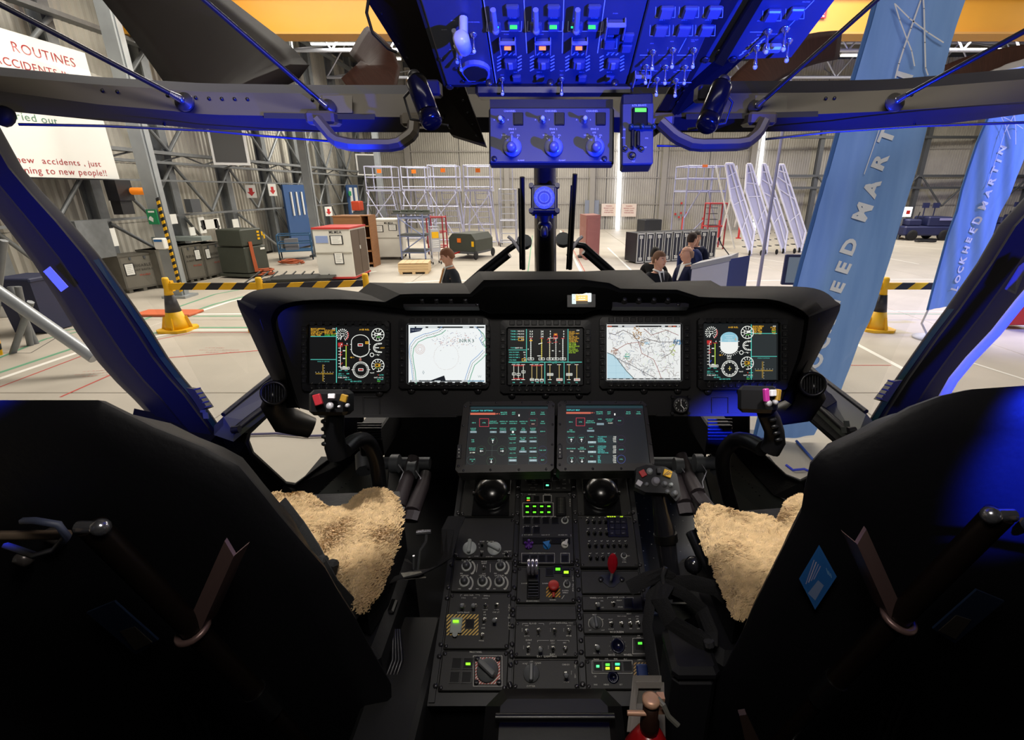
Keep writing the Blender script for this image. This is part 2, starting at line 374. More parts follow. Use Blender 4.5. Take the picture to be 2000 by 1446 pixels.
m.build('truss_lacing',steel,fr_t)
for i,(px,py)in enumerate(((345,580),(632,500),(756,462))):
 g=G(px,py);g.x=-9.4;m=MB();m.box((g.x,g.y,5),(.30,.26,10));m.box((g.x,g.y,.03),(.6,.5,.06))
 m.box((g.x+.17,g.y-.02,5),(.02,.1,10));m.build('door_post',mat('galv_light','a2a7aa',.4,.35,ns=.15,nscale=3),fr_t)
# hazard conduit, first aid sign and soap box on the first post
pst=Fr(V3((-9.4,G(345,580).y-.15,0)),(1,0,0),(0,0,1))
m=MB();n_=30
for i in range(n_):
 m.m=i%2;u,v=.17,.15+i*.075;m.prism([pst.pt(u-.035,v,.0),pst.pt(u+.035,v+.03,.0),pst.pt(u+.035,v+.105,.0),pst.pt(u-.035,v+.075,.0)],V3((0,-.03,0)))
m.build('hazard_strip',[yellow,black],fr_t)
m=MB(T=pst.mat());m.box((-.02,1.98,.06),(.24,.34,.03));o=m.build('safety_sign',mat('sign_green','1f8a57',.5));tag(o,'green and white safety sign strapped to grey steel post','sign')
cv=Canvas(Fr(pst.pt(0,0,.08),(1,0,0),(0,0,1)))
cv.poly([(-.12,1.92),(-.02,1.86),(.0,1.95),(-.05,2.0),(-.09,1.98)],'f2f4f0');cv.poly([(-.09,2.08),(.06,2.08),(.06,2.12),(-.09,2.12)],'f2f4f0');cv.build('sign_print',PRINT,o)
m=MB(T=pst.mat());m.box((.03,1.36,.09),(.26,.26,.15),bev=.02);o=m.build('soap_dispenser',white_p);tag(o,'white soap dispenser hanging on the hazard striped post','dispenser')
cv=Canvas(Fr(pst.pt(.03,1.43,.17),(1,0,0),(0,0,1)));cv.poly([(-.1,-.02),(.1,-.02),(.1,.03),(-.1,.03)],'2e6fb5');cv.build('label',PRINT,o)
# roof trusses
for Yt in(19.5,25,30.5):
 t=thing('roof_truss',(15,Yt,8.4),{19.5:'nearest',25:'middle',30.5:'farthest'}[Yt]+' of the grey tubular trusses below the hangar roof','truss','roof trusses')
 for z,r in((8.3,.08),(9.9,.08)):
  m=MB();m.cyl((-11.8,Yt,z),(41,Yt,z),r,n=6);m.build('chord',alu,t)
 m=MB()
 for i in range(21):
  x=-11.8+i*2.5;m.cyl((x,Yt,8.3),(x+1.25,Yt,9.9),.045,n=5);m.cyl((x+1.25,Yt,9.9),(x+2.5,Yt,8.3),.045,n=5)
  m.cyl((x,Yt,8.3),(x+1.8,Yt+5.5,9.9),.035,n=5)
 tag(m.build('web',alu,t),kind='stuff')
for i,(x,y,n_)in enumerate(((-9.7,26.8,2.4),(-8.6,29.6,2.2),(12.2,29.3,1.3),(13.9,29.1,1.3),(15.6,28.9,1.3),(17.4,28.7,1.5),(10.5,22,1.5),(-4.4,22.5,1.2),(19.5,26,1.5),(22,26,1.5))):
 m=MB();m.box((x,y,8.96),(n_,.14,.07));o=thing('strip_light',(x,y,8.9),('left-hand strip lamp in the near pair above the left eyebrow window','left-hand strip lamp nearer the console, above the left eyebrow window','first strip lamp from the left in the right-hand row','second strip lamp in the right-hand row','third strip lamp in the right-hand row','fourth strip lamp in the right-hand row','strip lamp close under the crane, right of the console','strip lamp close under the crane, left of the console','fifth strip lamp toward the right banner','last strip lamp, beyond the big banner')[i],'lamp','strip lamps under the roof')
 m.build('tube',lampm,o);m=MB();m.box((x,y,9.03),(n_+.05,.22,.06));m.build('housing',white_p,o)
# crane
t=thing('bridge_crane',(0,16,6.4),'yellow overhead crane girder spanning the hangar above','crane')
m=MB();m.box((10,16,7.0),(43,.5,.86));m.build('girder',crane_y,t)
for z in(6.56,7.44):
 m=MB();m.box((10,15.95,z),(43,.72,.05));m.build('flange',mat('crane_y2','b8842a',.5),t)
m=MB();m.box((VY(1588,50,15.7).x,15.70,7.02),(.62,.03,.2));m.build('load_plate',redm,t)
cv=Canvas(Fr((VY(1594,54,15.66).x,15.67,7.02),(1,0,0),(0,0,1)));
g,w=text_polys('1t',.14,True,2)
cv.m.col=lin('f0ece6')
for vs,fs in g:cv.m.add([cv.F.pt(a+.02,b-.07,0)for a,b in vs],fs)
cv.build('load_text',PRINT,t)
m=MB();m.box((VY(1582,38,15.7).x,15.70,7.25),(.5,.03,.12));m.build('grey_plate',steel,t)
# =================================================================== HELICOPTER COCKPIT SHELL
shell_m=mat('shell_black','09090a',.65,spec=.15,bump=.15,nscale=120)
beam_m=mat('beam_grey','453f35',.5,ns=.12,nscale=14,bump=.04)
beam_d=mat('beam_black','22222a',.55,spec=.2)
brown_m=mat('longeron_brown','1a1512',.7,spec=.1,ns=.15,nscale=20)
sill_m=mat('sill_grey','4e524c',.5,ns=.1,nscale=10)
rivm=mat('rivet_dark','1b1b1c',.4,.4)
glassm=glass_mat('window_glass',(.97,.975,.97))
CO=thing('helicopter_cockpit',(0,.3,1.2),'dark helicopter cockpit shell framing the windows around the seats','helicopter')
def interp(tab,x):
 for a,b in zip(tab[:-1],tab[1:]):
  if x<=b[0]or b is tab[-1]:
   t=(x-a[0])/(b[0]-a[0]);return[p+(q-p)*t for p,q in zip(a[1:],b[1:])]
# crossbeam between windscreen and eyebrow windows: x, seal top, grey top, grey bottom, lower lip
BT=[(-140,108,124,160,196),(0,131,148,178,216),(200,151,166,205,236),(320,158,174,215,245),(400,163,180,224,253),(620,166,183,228,258),(860,166,184,229,259),
      (1280,162,184,229,259),(1450,158,182,227,258),(1600,158,181,223,256),(1740,155,176,217,250),(1850,146,167,210,242),(2000,133,155,199,223),(2140,112,134,176,202)]
def bd_(x):return 1.30-.32*min(1.25,abs(x-1065)/1065)**2
rows=[[],[],[],[],[]];rs_=[[],[]]
xs=[-140+(2280)*i/48 for i in range(49)]
for x in xs:
 a,b,c,d_=interp(BT,x);D=bd_(x)
 for k,(yy,dd)in enumerate(((a,.05),(b,.0),(c,-.012),(d_,.055),(d_-40,.11))):rows[k].append(W(x,yy,D+dd))
m=MB();m.sm=True;m.m=0;m.loft([rows[1],rows[2]]);m.m=1;m.loft([rows[0],rows[1]]);m.loft([rows[2],rows[3]]);m.sm=False;m.loft([rows[3],rows[4]]);m.loft([rows[4],rows[0]])
m.build('windscreen_crossbeam',[beam_m,beam_d],CO)
rv=MB();rv.lathe((0,0,0),(0,0,1),[(.0042,0),(.0040,.0012),(.0024,.0026)],8);rivet=rv.mesh('rivet',rivm)
BN=-FW
for x in(200,229,327,382,408,433,458,483,610,1506,1613,1630,1781,1320):
 a,b,c,d_=interp(BT,x);y=b+(c-b)*.28
 inst('rivet',rivet,Matrix.Translation(W(x,y,bd_(x)-.006))@rot_to(BN),CO)
m=MB()
for x0,x1,yo in((515,732,5),(1340,1598,5)): # rubber pads along the lower edge
 P=[]
 for x in[x0+(x1-x0)*i/8 for i in range(9)]:
  c=interp(BT,x)[2];P.append((W(x,c-6,bd_(x)-.028),W(x,c+5,bd_(x)-.028),W(x,c+5,bd_(x)+.0),W(x,c-6,bd_(x)+.0)))
 m=MB();m.loft([list(p)for p in P],closed=True,caps=True);m.build('rubber_pad',rubber,CO)
for x0 in(320,1785):
 c=interp(BT,x0);m=MB();m.cyl(W(x0,c[1],bd_(x0)-.005),W(x0+1,c[3],bd_(x0)+.048),.003,n=6);m.build('beam_joint',beam_d,CO)
for x,y,w_ in((660,205,58),(1505,205,62)):
 m=MB();P=[W(x-w_/2,y-17,bd_(x)-.013),W(x+w_/2,y-17,bd_(x)-.013),W(x+w_/2,y+17,bd_(x)-.015),W(x-w_/2,y+17,bd_(x)-.015)]
 m.prism(P,BN*.0035);m.build('doubler_plate',beam_m,CO)
# roof stays
for(x,y,x2,y2,d2)in((360,199,-70,-28,.9),(640,211,370,-25,1.02),(1477,211,1740,-25,1.02),(1748,200,2080,18,.9)):
 t=thing('roof_stay',W(x,y,1.2),('%s roof stay rod %s above the %s half of the windscreen'%(('slim blue-lit','outer','left')if x==360 else('slim blue-lit','inner','left')if x==640 else('slim black','inner','right')if x==1477 else('slim black','outer','right'))),'rod','window stay rods')
 D=bd_(x)-.02;a=W(x,y,D);b=W(x2,y2,d2);m=MB();m.lathe(a,BN,[(.021,-.004),(.021,.003),(.008,.006),(.006,.014)],18);m.build('foot_plate',mat('stay_foot','3c3a38',.4,.3),t)
 m=MB();m.cyl(a+BN*.012,a+BN*.012+(b-a)*.06,.009,.006,n=10);m.sphere(a+BN*.012,.009,8);m.build('ball_end',mat('chromed','9a9a9a',.2,.9),t)
 m=MB();m.cyl(a+BN*.012+(b-a)*.05,b,.0055,n=10);m.build('rod',mat('stay_black','1a1a1c',.35),t)
# side pillars
PL=[(-150,60,-260),(0,248,-125),(44,328,-72),(83,375,-32),(138,433,12),(194,499,62),(249,577,112),(293,640,150),(329,698,192),(359,738,228),(387,771,262),(431,835,322),(470,905,360)]
PR=[(2180,150,2340),(2060,310,2230),(2000,386,2150),(1949,442,2098),(1908,514,2040),(1846,604,1972),(1804,660,1926),(1749,739,1866),(1711,798,1828),(1672,862,1790),(1640,930,1750)]
def pd(y):return .98+(y-250)/585*.67 if y>250 else .98+(y-250)/585*.4
for side,T in(('left',PL),('right',PR)):
 m=MB();R=[[]for _ in range(8)]
 for(xe,y,xo)in T:
  D=pd(y);s=xo-xe
  for k,(f,dd,dy)in enumerate(((0,.07,0),(.03,.03,0),(.20,-.005,0),(.24,-.02,0),(.58,-.03,6),(.62,-.012,6),(.9,.0,10),(1.0,.06,10))):R[k].append(W(xe+s*f,y+dy,D+dd))
 m.m=0;m.sm=True;m.loft([R[0],R[1],R[2]]);m.loft([R[3],R[4]]);m.loft([R[5],R[6],R[7]]);m.sm=False;m.loft([R[2],R[3]]);m.loft([R[4],R[5]]);m.loft([R[7],R[0]])
 m.build('windscreen_pillar',mat('pillar_black','1b1b22',.5,spec=.2),CO)
 m=MB();lo=5;m.loft([[R[1][i]+BN*.003 for i in range(lo,len(T))],[R[1][i]*.45+R[2][i]*.55+BN*.004 for i in range(lo,len(T))]]);m.build('green_seal',mat('seal_green','1c4630',.5),CO)
# labels and clips on the pillars
def quad(name,pts,th,m_,parent,label=None):
 m=MB();P=[W(*p)for p in pts];n=(P[1]-P[0]).cross(P[2]-P[0]).normalized();n=n if n.dot(CAM-P[0])>0 else-n
 m.prism(P,n*th);return m.build(name,m_,parent,label)
quad('placard',[(85,530,1.17),(98,520,1.17),(134,560,1.20),(120,570,1.20)],.002,mat('placard','c9c9d6',.5),CO,'small white placard stuck to the pillar')
quad('placard',[(1990,520,1.12),(2010,505,1.12),(1982,575,1.17),(1962,565,1.17)],.002,mat('placard_grey','6a6a78',.5),CO)
for s,P in((1,[(377,757),(393,760),(418,795),(404,800)]),(-1,[(1749,742),(1733,745),(1706,780),(1720,784)])):
 quad('vent_louvre',[(x,y,1.50)for x,y in P],.03,black,CO)
 for k in range(5):
  a,b=P[0],P[3];x=a[0]+(b[0]-a[0])*(k+.5)/5;y=a[1]+(b[1]-a[1])*(k+.5)/5;m=MB();m.cyl(W(x,y,1.468),W(x+12*s,y-3,1.468),.0025,n=6);m.build('vent_rib',steel_d,CO)
for x,y in((396,800),(402,812),(1652,828),(1646,840)):
 quad('clip',[(x-5,y-6,1.53),(x+5,y-6,1.53),(x+7,y+6,1.53),(x-3,y+6,1.53)],.004,sill_m,CO)
# window sills running from the pillar foot to the instrument panel
for s,P in(('l',[((418,832),1.60),((436,814),1.60),((560,712),1.95),((600,690),2.1),((640,700),2.1),((585,745),1.95),((484,822),1.66),((456,845),1.60)]),
             ('r',[((1712,832),1.60),((1692,808),1.62),((1600,737),1.9),((1560,700),2.1),((1520,715),2.1),((1574,772),1.85),((1640,832),1.64),((1672,858),1.58)])):
 m=MB();P3=[W(*p,d)for p,d in P];m.prism(P3,UP*-.03);m.build('window_sill',sill_m,CO)
 up=MB();up.tube([P3[i]+UP*.006 for i in(1,2,3)],.008,6);up.build('sill_seal',black,CO)
 up=MB();up.tube([P3[i]+UP*.004 for i in(4,5,6,7)],.011,6);up.build('sill_seal',black,CO)
quad('hook_pad',[(1579,778,1.80),(1602,758,1.84),(1640,782,1.76),(1613,798,1.72)],.003,mat('velcro','2c2c2a',.95,ns=.5,nscale=200),CO)
for x,y in((462,840),(1664,842)):
 m=MB();m.cyl(W(x-8,y,1.55),W(x+6,y-2,1.55),.012,n=10);m.build('latch_knob',black,CO)
# lower nose shell with the chin windows
CH={-1:[((485,847),1.72),((549,786),1.95),((655,780),2.2),((655,890),2.2),((575,949),2.0),((556,946),1.95),((491,887),1.78),((482,864),1.73)],
      1:[((1640,870),1.68),((1560,800),1.92),((1462,780),2.2),((1462,862),2.2),((1535,930),2.02),((1566,942),1.95),((1640,905),1.76),((1644,880),1.70)]}
OU={-1:[((435,838),1.66),((540,752),1.92),((700,745),2.25),((706,890),2.25),((600,985),1.98),((530,995),1.9),((455,905),1.72),((432,850),1.66)],
      1:[((1690,856),1.62),((1585,775),1.90),((1420,745),2.25),((1420,870),2.25),((1512,968),1.98),((1580,990),1.9),((1690,910),1.70),((1694,880),1.64)]}
for s in(-1,1):
 h=[W(*p,d)for p,d in CH[s]];o=[W(*p,d)for p,d in OU[s]];n=len(h)
 m=MB();hb=[p+FW*.05+V3((s*.02,0,0))for p in h];ob_=[p+FW*.05 for p in o]
 m.loft([o,h,hb,ob_,o],closed=True);m.build('chin_window_frame',shell_m,CO)
 m=MB();m.add(hb,[tuple(range(n))]);m.build('chin_window_pane',glassm,CO)
 mm=MB();mm.tube([p for p in h],.007,6,closed=True);mm.build('chin_window_seal',rubber,CO)
# riveted nose floor panels
def rivp(pts,d,nm='riveted_panel',seed=1):
 P=[W(x,y,dd)for(x,y),dd in zip(pts,d)];m=MB();n=(P[1]-P[0]).cross(P[2]-P[0]).normalized();n=n if n.dot(CAM-P[0])>0 else-n
 m.prism(P,-n*.02);m.build(nm,mat('nose_panel','3a3f3c',.34,.3,ns=.15,nscale=8),CO)
 return P,n
for pts,d in(([(598,985),(706,888),(760,905),(752,1005),(640,1040)],(1.98,2.25,2.22,2.0,1.9)),([(1418,868),(1512,966),(1600,1010),(1560,1060),(1400,1010),(1370,900)],(2.25,2.0,1.9,1.85,1.98,2.22))):
 P,n=rivp(pts,d);rr=MB();A,B=P[0],P[1];C_=P[-1]
 for i in range(14):
  for base,dr in((A.lerp(B,.02),(B-A)*.95),(A.lerp(C_,.1),(C_-A)*.8),(A.lerp(C_,.35),(B-A)*.9)):
   p=base+dr*(i/13);rr.lathe(p+n*.0,n,[(.0035,0),(.002,.002)],6)
 tag(rr.build('rivets',rivm,CO),kind='stuff')
# cabin enclosure
m=MB();m.box((0,.72,1.17),(2.5,3.4,.06));cf=m.build('cabin_floor',mat('cabin_floor','07080c',.6,spec=.15),CO)
for nm,c,sz in(('rear_bulkhead',(0,-1.0,2.1),(2.5,.05,2.0)),('roof_skin',(0,-.05,3.05),(2.5,1.9,.04)),('door_lower',(-1.27,.2,1.55),(.05,2.4,.75)),('door_lower',(1.27,.2,1.55),(.05,2.4,.75)),
                  ('door_upper',(-1.27,-.5,2.45),(.05,1.0,1.2)),('door_upper',(1.27,-.5,2.45),(.05,1.0,1.2)),('roof_side',(-1.27,.3,2.97),(.05,1.6,.2)),('roof_side',(1.27,.3,2.97),(.05,1.6,.2)),
                  ('belly_skin',(0,.6,1.05),(2.5,3.1,.06)),('nose_bulkhead',(0,2.38,1.55),(1.75,.04,.95)),('nose_deck',(0,2.3,2.03),(1.5,.3,.03))):
 m=MB();m.box(c,sz);m.build(nm,shell_m,CO)
for P in([(262,798,1.60),(436,835,1.68),(458,905,1.74),(532,992,1.92),(640,1042,1.95),(560,1250,1.7),(200,1100,1.3)],[(1860,790,1.60),(1690,852,1.66),(1692,905,1.72),(1582,990,1.92),(1510,1060,1.95),(1560,1250,1.7),(1900,1100,1.3)]):
 m=MB();Q=[W(*p)for p in P];m.prism(Q,UP*-.03);m.build('side_panel',shell_m,CO)
m=MB();m.tube([W(1838,784,1.25),W(1862,742,1.22),W(1895,702,1.2),W(1945,650,1.15),W(1993,590,1.1),W(2050,525,1.05)],.011,8);m.build('door_window_edge',mat('clear_edge','dfe6f2',.2),CO)
# centre windscreen pillar
m=MB();m.cyl(W(1064,268,1.33),W(1066,640,2.05),.030,.044,n=8,cap=True);m.build('centre_pillar',mat('cpillar','17171b',.25),CO)
m=MB();m.box(W(1064,262,1.34),(.1,.05,.06));m.build('pillar_bracket',beam_m,CO)
# roof longerons either side of the overhead console
for P,nm in(([((700,-25),1.00),((880,262),1.30),((948,283),1.28),((838,-25),.98)],'l'),([((1600,-25),1.02),((1345,215),1.30),((1282,262),1.28),((1270,240),1.27),((1420,-25),1.0)],'r')):
 m=MB();Q=[W(*p,d)for p,d in P];m.prism(Q,FW*.04+UP*.01);m.build('roof_longeron',brown_m,CO)
 n=(Q[1]-Q[0]).cross(Q[2]-Q[0]).normalized();n=n if n.dot(CAM-Q[0])>0 else-n
 for i in range(11):
  for f in(.12,.86):
   a=Q[0].lerp(Q[1],.05+i*.088);b=Q[-1].lerp(Q[2],.05+i*.088);inst('rivet',rivet,Matrix.Translation(a.lerp(b,f)+n*.001)@rot_to(n),CO)
# windscreen panes
def pane(rows,nm='windscreen_pane'):
 m=MB();m.sm=True;m.loft(rows);return m.build(nm,glassm,CO,fix=True)
L_top=[W(x,interp(BT,x)[3]-6,bd_(x)+.09)for x in[-60+(1103)*i/12 for i in range(13)]]
L_bot=[W(431+(1043-431)*i/12,835-(835-560)*min(1,i/6)**.8,1.68+.75*(i/12)**.7)for i in range(13)]
R_top=[W(x,interp(BT,x)[3]-6,bd_(x)+.09)for x in[1087+(2100-1087)*i/12 for i in range(13)]]
R_bot=[W(1087+(1690-1087)*i/12,835-(835-560)*min(1,(12-i)/6)**.8,1.68+.75*((12-i)/12)**.7)for i in range(13)]
def curvepane(A,B,nm):
 rows=[]
 for k in range(7):
  t=k/6;rows.append([a.lerp(b,t)+FW*(.10*sin(pi*t))for a,b in zip(A,B)])
 pane(rows,nm)
curvepane(L_top,L_bot,'windscreen_pane');curvepane(R_top,R_bot,'windscreen_pane')
for x0,x1 in((-120,800),(1330,2120)):
 A=[W(x,interp(BT,x)[0]+4,bd_(x)+.07)for x in[x0+(x1-x0)*i/12 for i in range(13)]]
 B=[W(x,-120-.0*x,.95)for x in[x0+(x1-x0)*i/12 for i in range(13)]]
 curvepane(A,B,'eyebrow_pane')
for P in([(36,243,1.03),(200,246,1.10),(400,255,1.20),(520,266,1.25),(645,276,1.29)],[(1495,272,1.27),(1620,258,1.22),(1800,246,1.13),(2040,238,1.02)],[(1283,285,1.30),(1330,285,1.30)]):
 m=MB();m.tube([W(*p)for p in P],.0028,6);m.build('demist_wire',mat('wire_blue','20284a',.4),CO)
m=MB();m.lathe(W(14,230,1.0),BN,[(.02,0),(.02,.01),(.012,.018)],12);m.build('pivot_boss',beam_d,CO)
# grab handles
for s,P in((1,[(622,236),(655,276),(690,284),(775,284),(806,262),(808,240)]),(-1,[(1492,238),(1480,262),(1455,282),(1355,284),(1320,268),(1290,240)])):
 t=thing('grab_handle',W(P[2][0]+60,284,1.2),'thick padded grab handle under the %s of the windscreen crossbeam'%('left half' if s==1 else 'right half'),'handle','grab handles')
 pts=[W(x,y,1.20)for x,y in P];q=[]
 for a,b in zip(pts[:-1],pts[1:]):q+=[a.lerp(b,f)for f in(.15,.5,.85)]
 m=MB();m.tube([pts[0]]+q+[pts[-1]],.019,8,flat=(.75,UP));m.build('grip',beam_m,t)
 for e in(0,-1):
  m=MB();m.box(pts[e]+UP*.02+FW*.03,(.07,.06,.03),bev=.006);m.build('mount',beam_m,t)
# map lights
for(x,y,x2,y2),lab,lit in(((813,158,845,243),'black cylindrical map light hanging left of the overhead console',1),((1410,168,1378,250),'black cylindrical map light hanging right of the overhead console',1)):
 a,b=W(x,y,1.02),W(x2,y2,1.0);ax=b-a;L=ax.length;t=thing('map_light',a,lab,'lamp','map lights');r=21/964*1.0
 m=MB();m.lathe(a,ax,[(r*.95,0),(r,.006),(r,L*.74),(r*.93,L*.75),(r*.93,L*.76),(r*1.0,L*.77),(r,L*.95),(r*.8,L)],24);m.build('lamp_body',mat('lamp_black','16161a',.18,.4),t)
 m=MB();m.lathe(a-ax.normalized()*.018,ax,[(r*.55,0),(r*.6,.004),(r*.6,.02)],16);m.build('dimmer_knob',black,t)
 m=MB();s=-1 if x<1000 else 1
 m.tube([a+ax*.05,a+RT*(s*.04)+ax*.2+FW*.03,a+RT*(s*.045*1)+ax*.6+FW*.05,a+RT*(-s*.03)+ax*.75+FW*.05],.003,6);m.build('cable',black,t)
 m=MB();m.box(a+FW*.03+RT*(-s*.02),(.05,.04,.03),bev=.004);m.build('bracket',beam_d,t)
m=MB();m.tube([W(722,-15,.98),W(716,25,1.0),W(728,65,1.02),W(758,95,1.04),W(775,102,1.05)],.0035,6);o=m.build('hanging_cable',black);tag(o,'thin black cable looping below roof left of overhead console','cable')
# standby compass on the centre pillar
t=thing('standby_compass',W(1064,412,1.40),'small square standby compass with round card fixed to the centre pillar','compass')
F=Fr(W(1063,387,1.38),RT,UP);S=F.sc(1063,387)
m=MB(T=F.mat());w_=30*S
m.box((0,0,-.02),(w_*1.75,w_*1.8,.04),bev=.004)
for sx in(-1,1):
 for sy in(-1,1):m.cyl((sx*w_*.85,sy*w_*.82,-.01),(sx*w_*.85,sy*w_*.82,.004),.007,n=10)
m.build('case',mat('compass_case','15161c',.4),t)
m=MB(T=F.mat());m.box((0,0,.001),(w_*1.4,w_*1.44,.004),bev=.01);m.build('bezel',mat('compass_bezel','1c2030',.4),t)
cv=Canvas(F,.0035);cv.disc(1063,387,20.5,'4a5f96',28,22);cv.disc(1063,387,15.5,'2a3a70',28);cv.disc(1063,387,9,'435a96',20)
for i in range(36):a=2*pi*i/36;cv.line([(1063+14*cos(a),387+14*sin(a)),(1063+(18 if i%3==0 else 16.5)*cos(a),387+(18 if i%3==0 else 16.5)*sin(a))],.7,'aebbe6')
cv.arc(1063,387,9,.6,'aebbe6');cv.arc(1063,387,14,.5,'aebbe6');cv.line([(1063,375),(1063,399)],.6,'10142c')
cv.build('compass_card',PRINT,t)
m=MB();m.cyl(W(1063,408,1.42),W(1063,432,1.44),.018,.014,n=14);m.build('pivot',black,t)
m=MB();m.sphere(W(1064,442,1.46),.022,14,(1,1,.8));m.build('ball_joint',black,t)
m=MB();m.lathe(W(1063,443,1.43),-UP,[(.009,0),(.011,.01),(.011,.026),(.006,.03)],12);m.build('clamp_knob',black,t)
for dx in(-16,16):
 m=MB();m.box(W(1063+dx,421,1.42),(.004,.03,.014));m.build('clamp_plate',steel_d,t)
# wipers outside the windscreen
for s,(xb,y0,y1),arm,lab in((-1,(1020,346,526),[((1024,476),1.98),((1007,478),1.98),((995,486),1.98),((940,530),2.05),((900,565),2.1)],'black windscreen wiper standing upright left of the centre pillar'),
                                   (1,(1119,340,526),[((1100,472),1.98),((1122,478),1.98),((1140,480),1.98),((1192,526),2.05),((1225,560),2.1)],'black windscreen wiper standing upright right of the centre pillar')):
 t=thing('windscreen_wiper',W(xb,560,1.9),lab,'wiper','windscreen wipers')
 m=MB();m.box((0,0,0),(.001,.001,.001));a=W(xb+3*s*0+(0 if s<0 else 4),y0,1.72);b=W(xb+(2 if s<0 else-6),y1,1.93);m=MB();m.cyl(a,b,.009,n=6);m.build('blade_holder',mat('wiper_black','1a1c22',.3,.3),t)
 m=MB();m.cyl(a+RT*(-.012)-UP*.04,b+RT*(-.012),.0035,n=5);m.build('rubber_blade',rubber,t)
 m=MB();m.tube([W(*p,d)for p,d in arm],.013,8);m.build('arm',mat('wiper_black','1a1c22'),t)
 m=MB();m.tube([W(p[0],p[1]+12,d)for p,d in arm[2:]],.012,8);m.build('arm_link',mat('wiper_black','1a1c22'),t)
 m=MB();m.cyl(W(arm[0][0][0],arm[0][0][1],1.98),W(arm[0][0][0],arm[0][0][1]-6,1.96),.03,n=12);m.build('pivot_cap',steel_d,t)
 m=MB();P=[W(1022 if s<0 else 1108,y,1.96)for y in(500,490,478,468,462)];P=[p+RT*(-.03*s*-1)*k*.5 for k,p in enumerate(P)];m.tube(P,.007,6);m.build('washer_hose',mat('hose_white','b9b9c8',.4),t)
# rotor blades seen through the eyebrow windows
blm_=blm=mat('rotor_blade','2b2522',.7,spec=.08,ns=.1,nscale=2);blb=mat('rotor_blade_edge','4a3028',.7,spec=.08,ns=.3,nscale=9,stretch=(1,8,1))
MR=thing('main_rotor',(0,-1.5,4.6),'drooping dark rotor blades seen above the cockpit eyebrow windows','rotor')
m=MB();m.lathe((0,-1.5,4.2),(0,0,1),[(.3,0),(.35,.3),(.2,.6)],20);m.build('rotor_hub',blm_,MR)
for P,wds,lab,mm_ in(([((478,180),2.75),((455,150),3.1),((370,60),3.8),((250,-60),4.9),((90,-220),6.8)],.78,'dark grey rotor blade drooping across the left eyebrow window',blm),
    ([((700,190),2.6),((745,130),2.9),((700,78),3.4)],.22,'brown rotor blade tip low in the left eyebrow window beside the console',blb),
    ([((1440,190),2.7),((1500,132),3.0),((1580,98),3.5),((1640,88),4.0)],.20,'reddish brown rotor blade curving below the yellow crane, nearer the console',blb),
    ([((1850,150),3.0),((1930,122),3.3),((2100,90),4.0)],.14,'brown rotor blade at the right end of the eyebrow window',blb)):
 pts=[W(*p,d)for p,d in P];q=[]
 for i in range(len(pts)-1):
  for f in(0,.25,.5,.75):
   p0=pts[max(i-1,0)];p1,p2=pts[i],pts[i+1];p3=pts[min(i+2,len(pts)-1)]
   q.append(.5*((2*p1)+(p2-p0)*f+(2*p0-5*p1+4*p2-p3)*f*f+(3*p1-p0-3*p2+p3)*f**3))
 q.append(pts[-1]);rows=[]
 for i,p in enumerate(q):
  a=q[min(i+1,len(q)-1)]-q[max(i-1,0)];sd=a.cross(p-CAM).normalized();upv=sd.cross(a).normalized()
  rows.append([p+sd*(wds*c)+upv*(wds*.09*e)for c,e in((-.5,0),(-.38,.6),(-.1,.8),(.3,.4),(.5,0),(.3,-.25),(-.1,-.5),(-.38,-.5))])
 m=MB();m.sm=True;m.loft(rows,closed=True,caps=True);m.build('rotor_blade',mm_,MR,lab)
# =================================================================== INSTRUMENT PANEL
panel_m=mat('panel_black','131214',.6,bump=.05,nscale=300)
bez_m=mat('bezel_black','101012',.45);key_m=mat('key_black','161618',.4)
hood_m=mat('hood_black','070808',.6,bump=.05,nscale=250,spec=.06)
screw_m=mat('screw_dark','39383a',.3,.6)
IO=W(1065,700,1.30);TL=radians(15.5)
IP=Fr(IO,(1,0,0),(0,sin(TL),cos(TL)))
IT=thing('instrument_panel',W(1065,812,1.32),'wide black instrument panel with five lit displays under a moulded hood','instrument panel')
RIM=[(560,797),(518,715),(465,598),(470,586),(480,576),(505,566),(560,561),(640,563),(700,570),(722,552),(800,553),(905,553),(935,530),(1065,530),(1145,530),(1190,528),(1252,527),(1280,552),(1333,549),(1388,548),(1408,559),(1500,559),(1575,561),(1610,570),(1632,588),(1640,607),(1592,705),(1546,790)]
LIP=[(580,797),(556,725),(530,640),(532,612),(548,596),(580,588),(620,585),(690,585),(752,590),(782,575),(812,574),(918,574),(945,547),(1065,546),(1138,546),(1190,553),(1212,564),(1262,565),(1322,566),(1366,580),(1390,581),(1499,584),(1543,595),(1565,605),(1577,615),(1580,628),(1566,700),(1530,780)]
LED=[(582,797),(560,725),(536,640),(540,614),(556,600),(588,593),(625,590),(695,592),(775,602),(790,603),(820,603),(935,603),(958,612),(1065,613),(1138,613),(1165,604),(1212,603),(1262,603),(1322,603),(1345,602),(1396,590),(1496,589),(1540,600),(1560,609),(1571,619),(1574,630),(1560,700),(1526,780)]
n=len(RIM);R0=[];R1=[];R1b=[];R2=[];R2b=[];R3=[];R4=[]
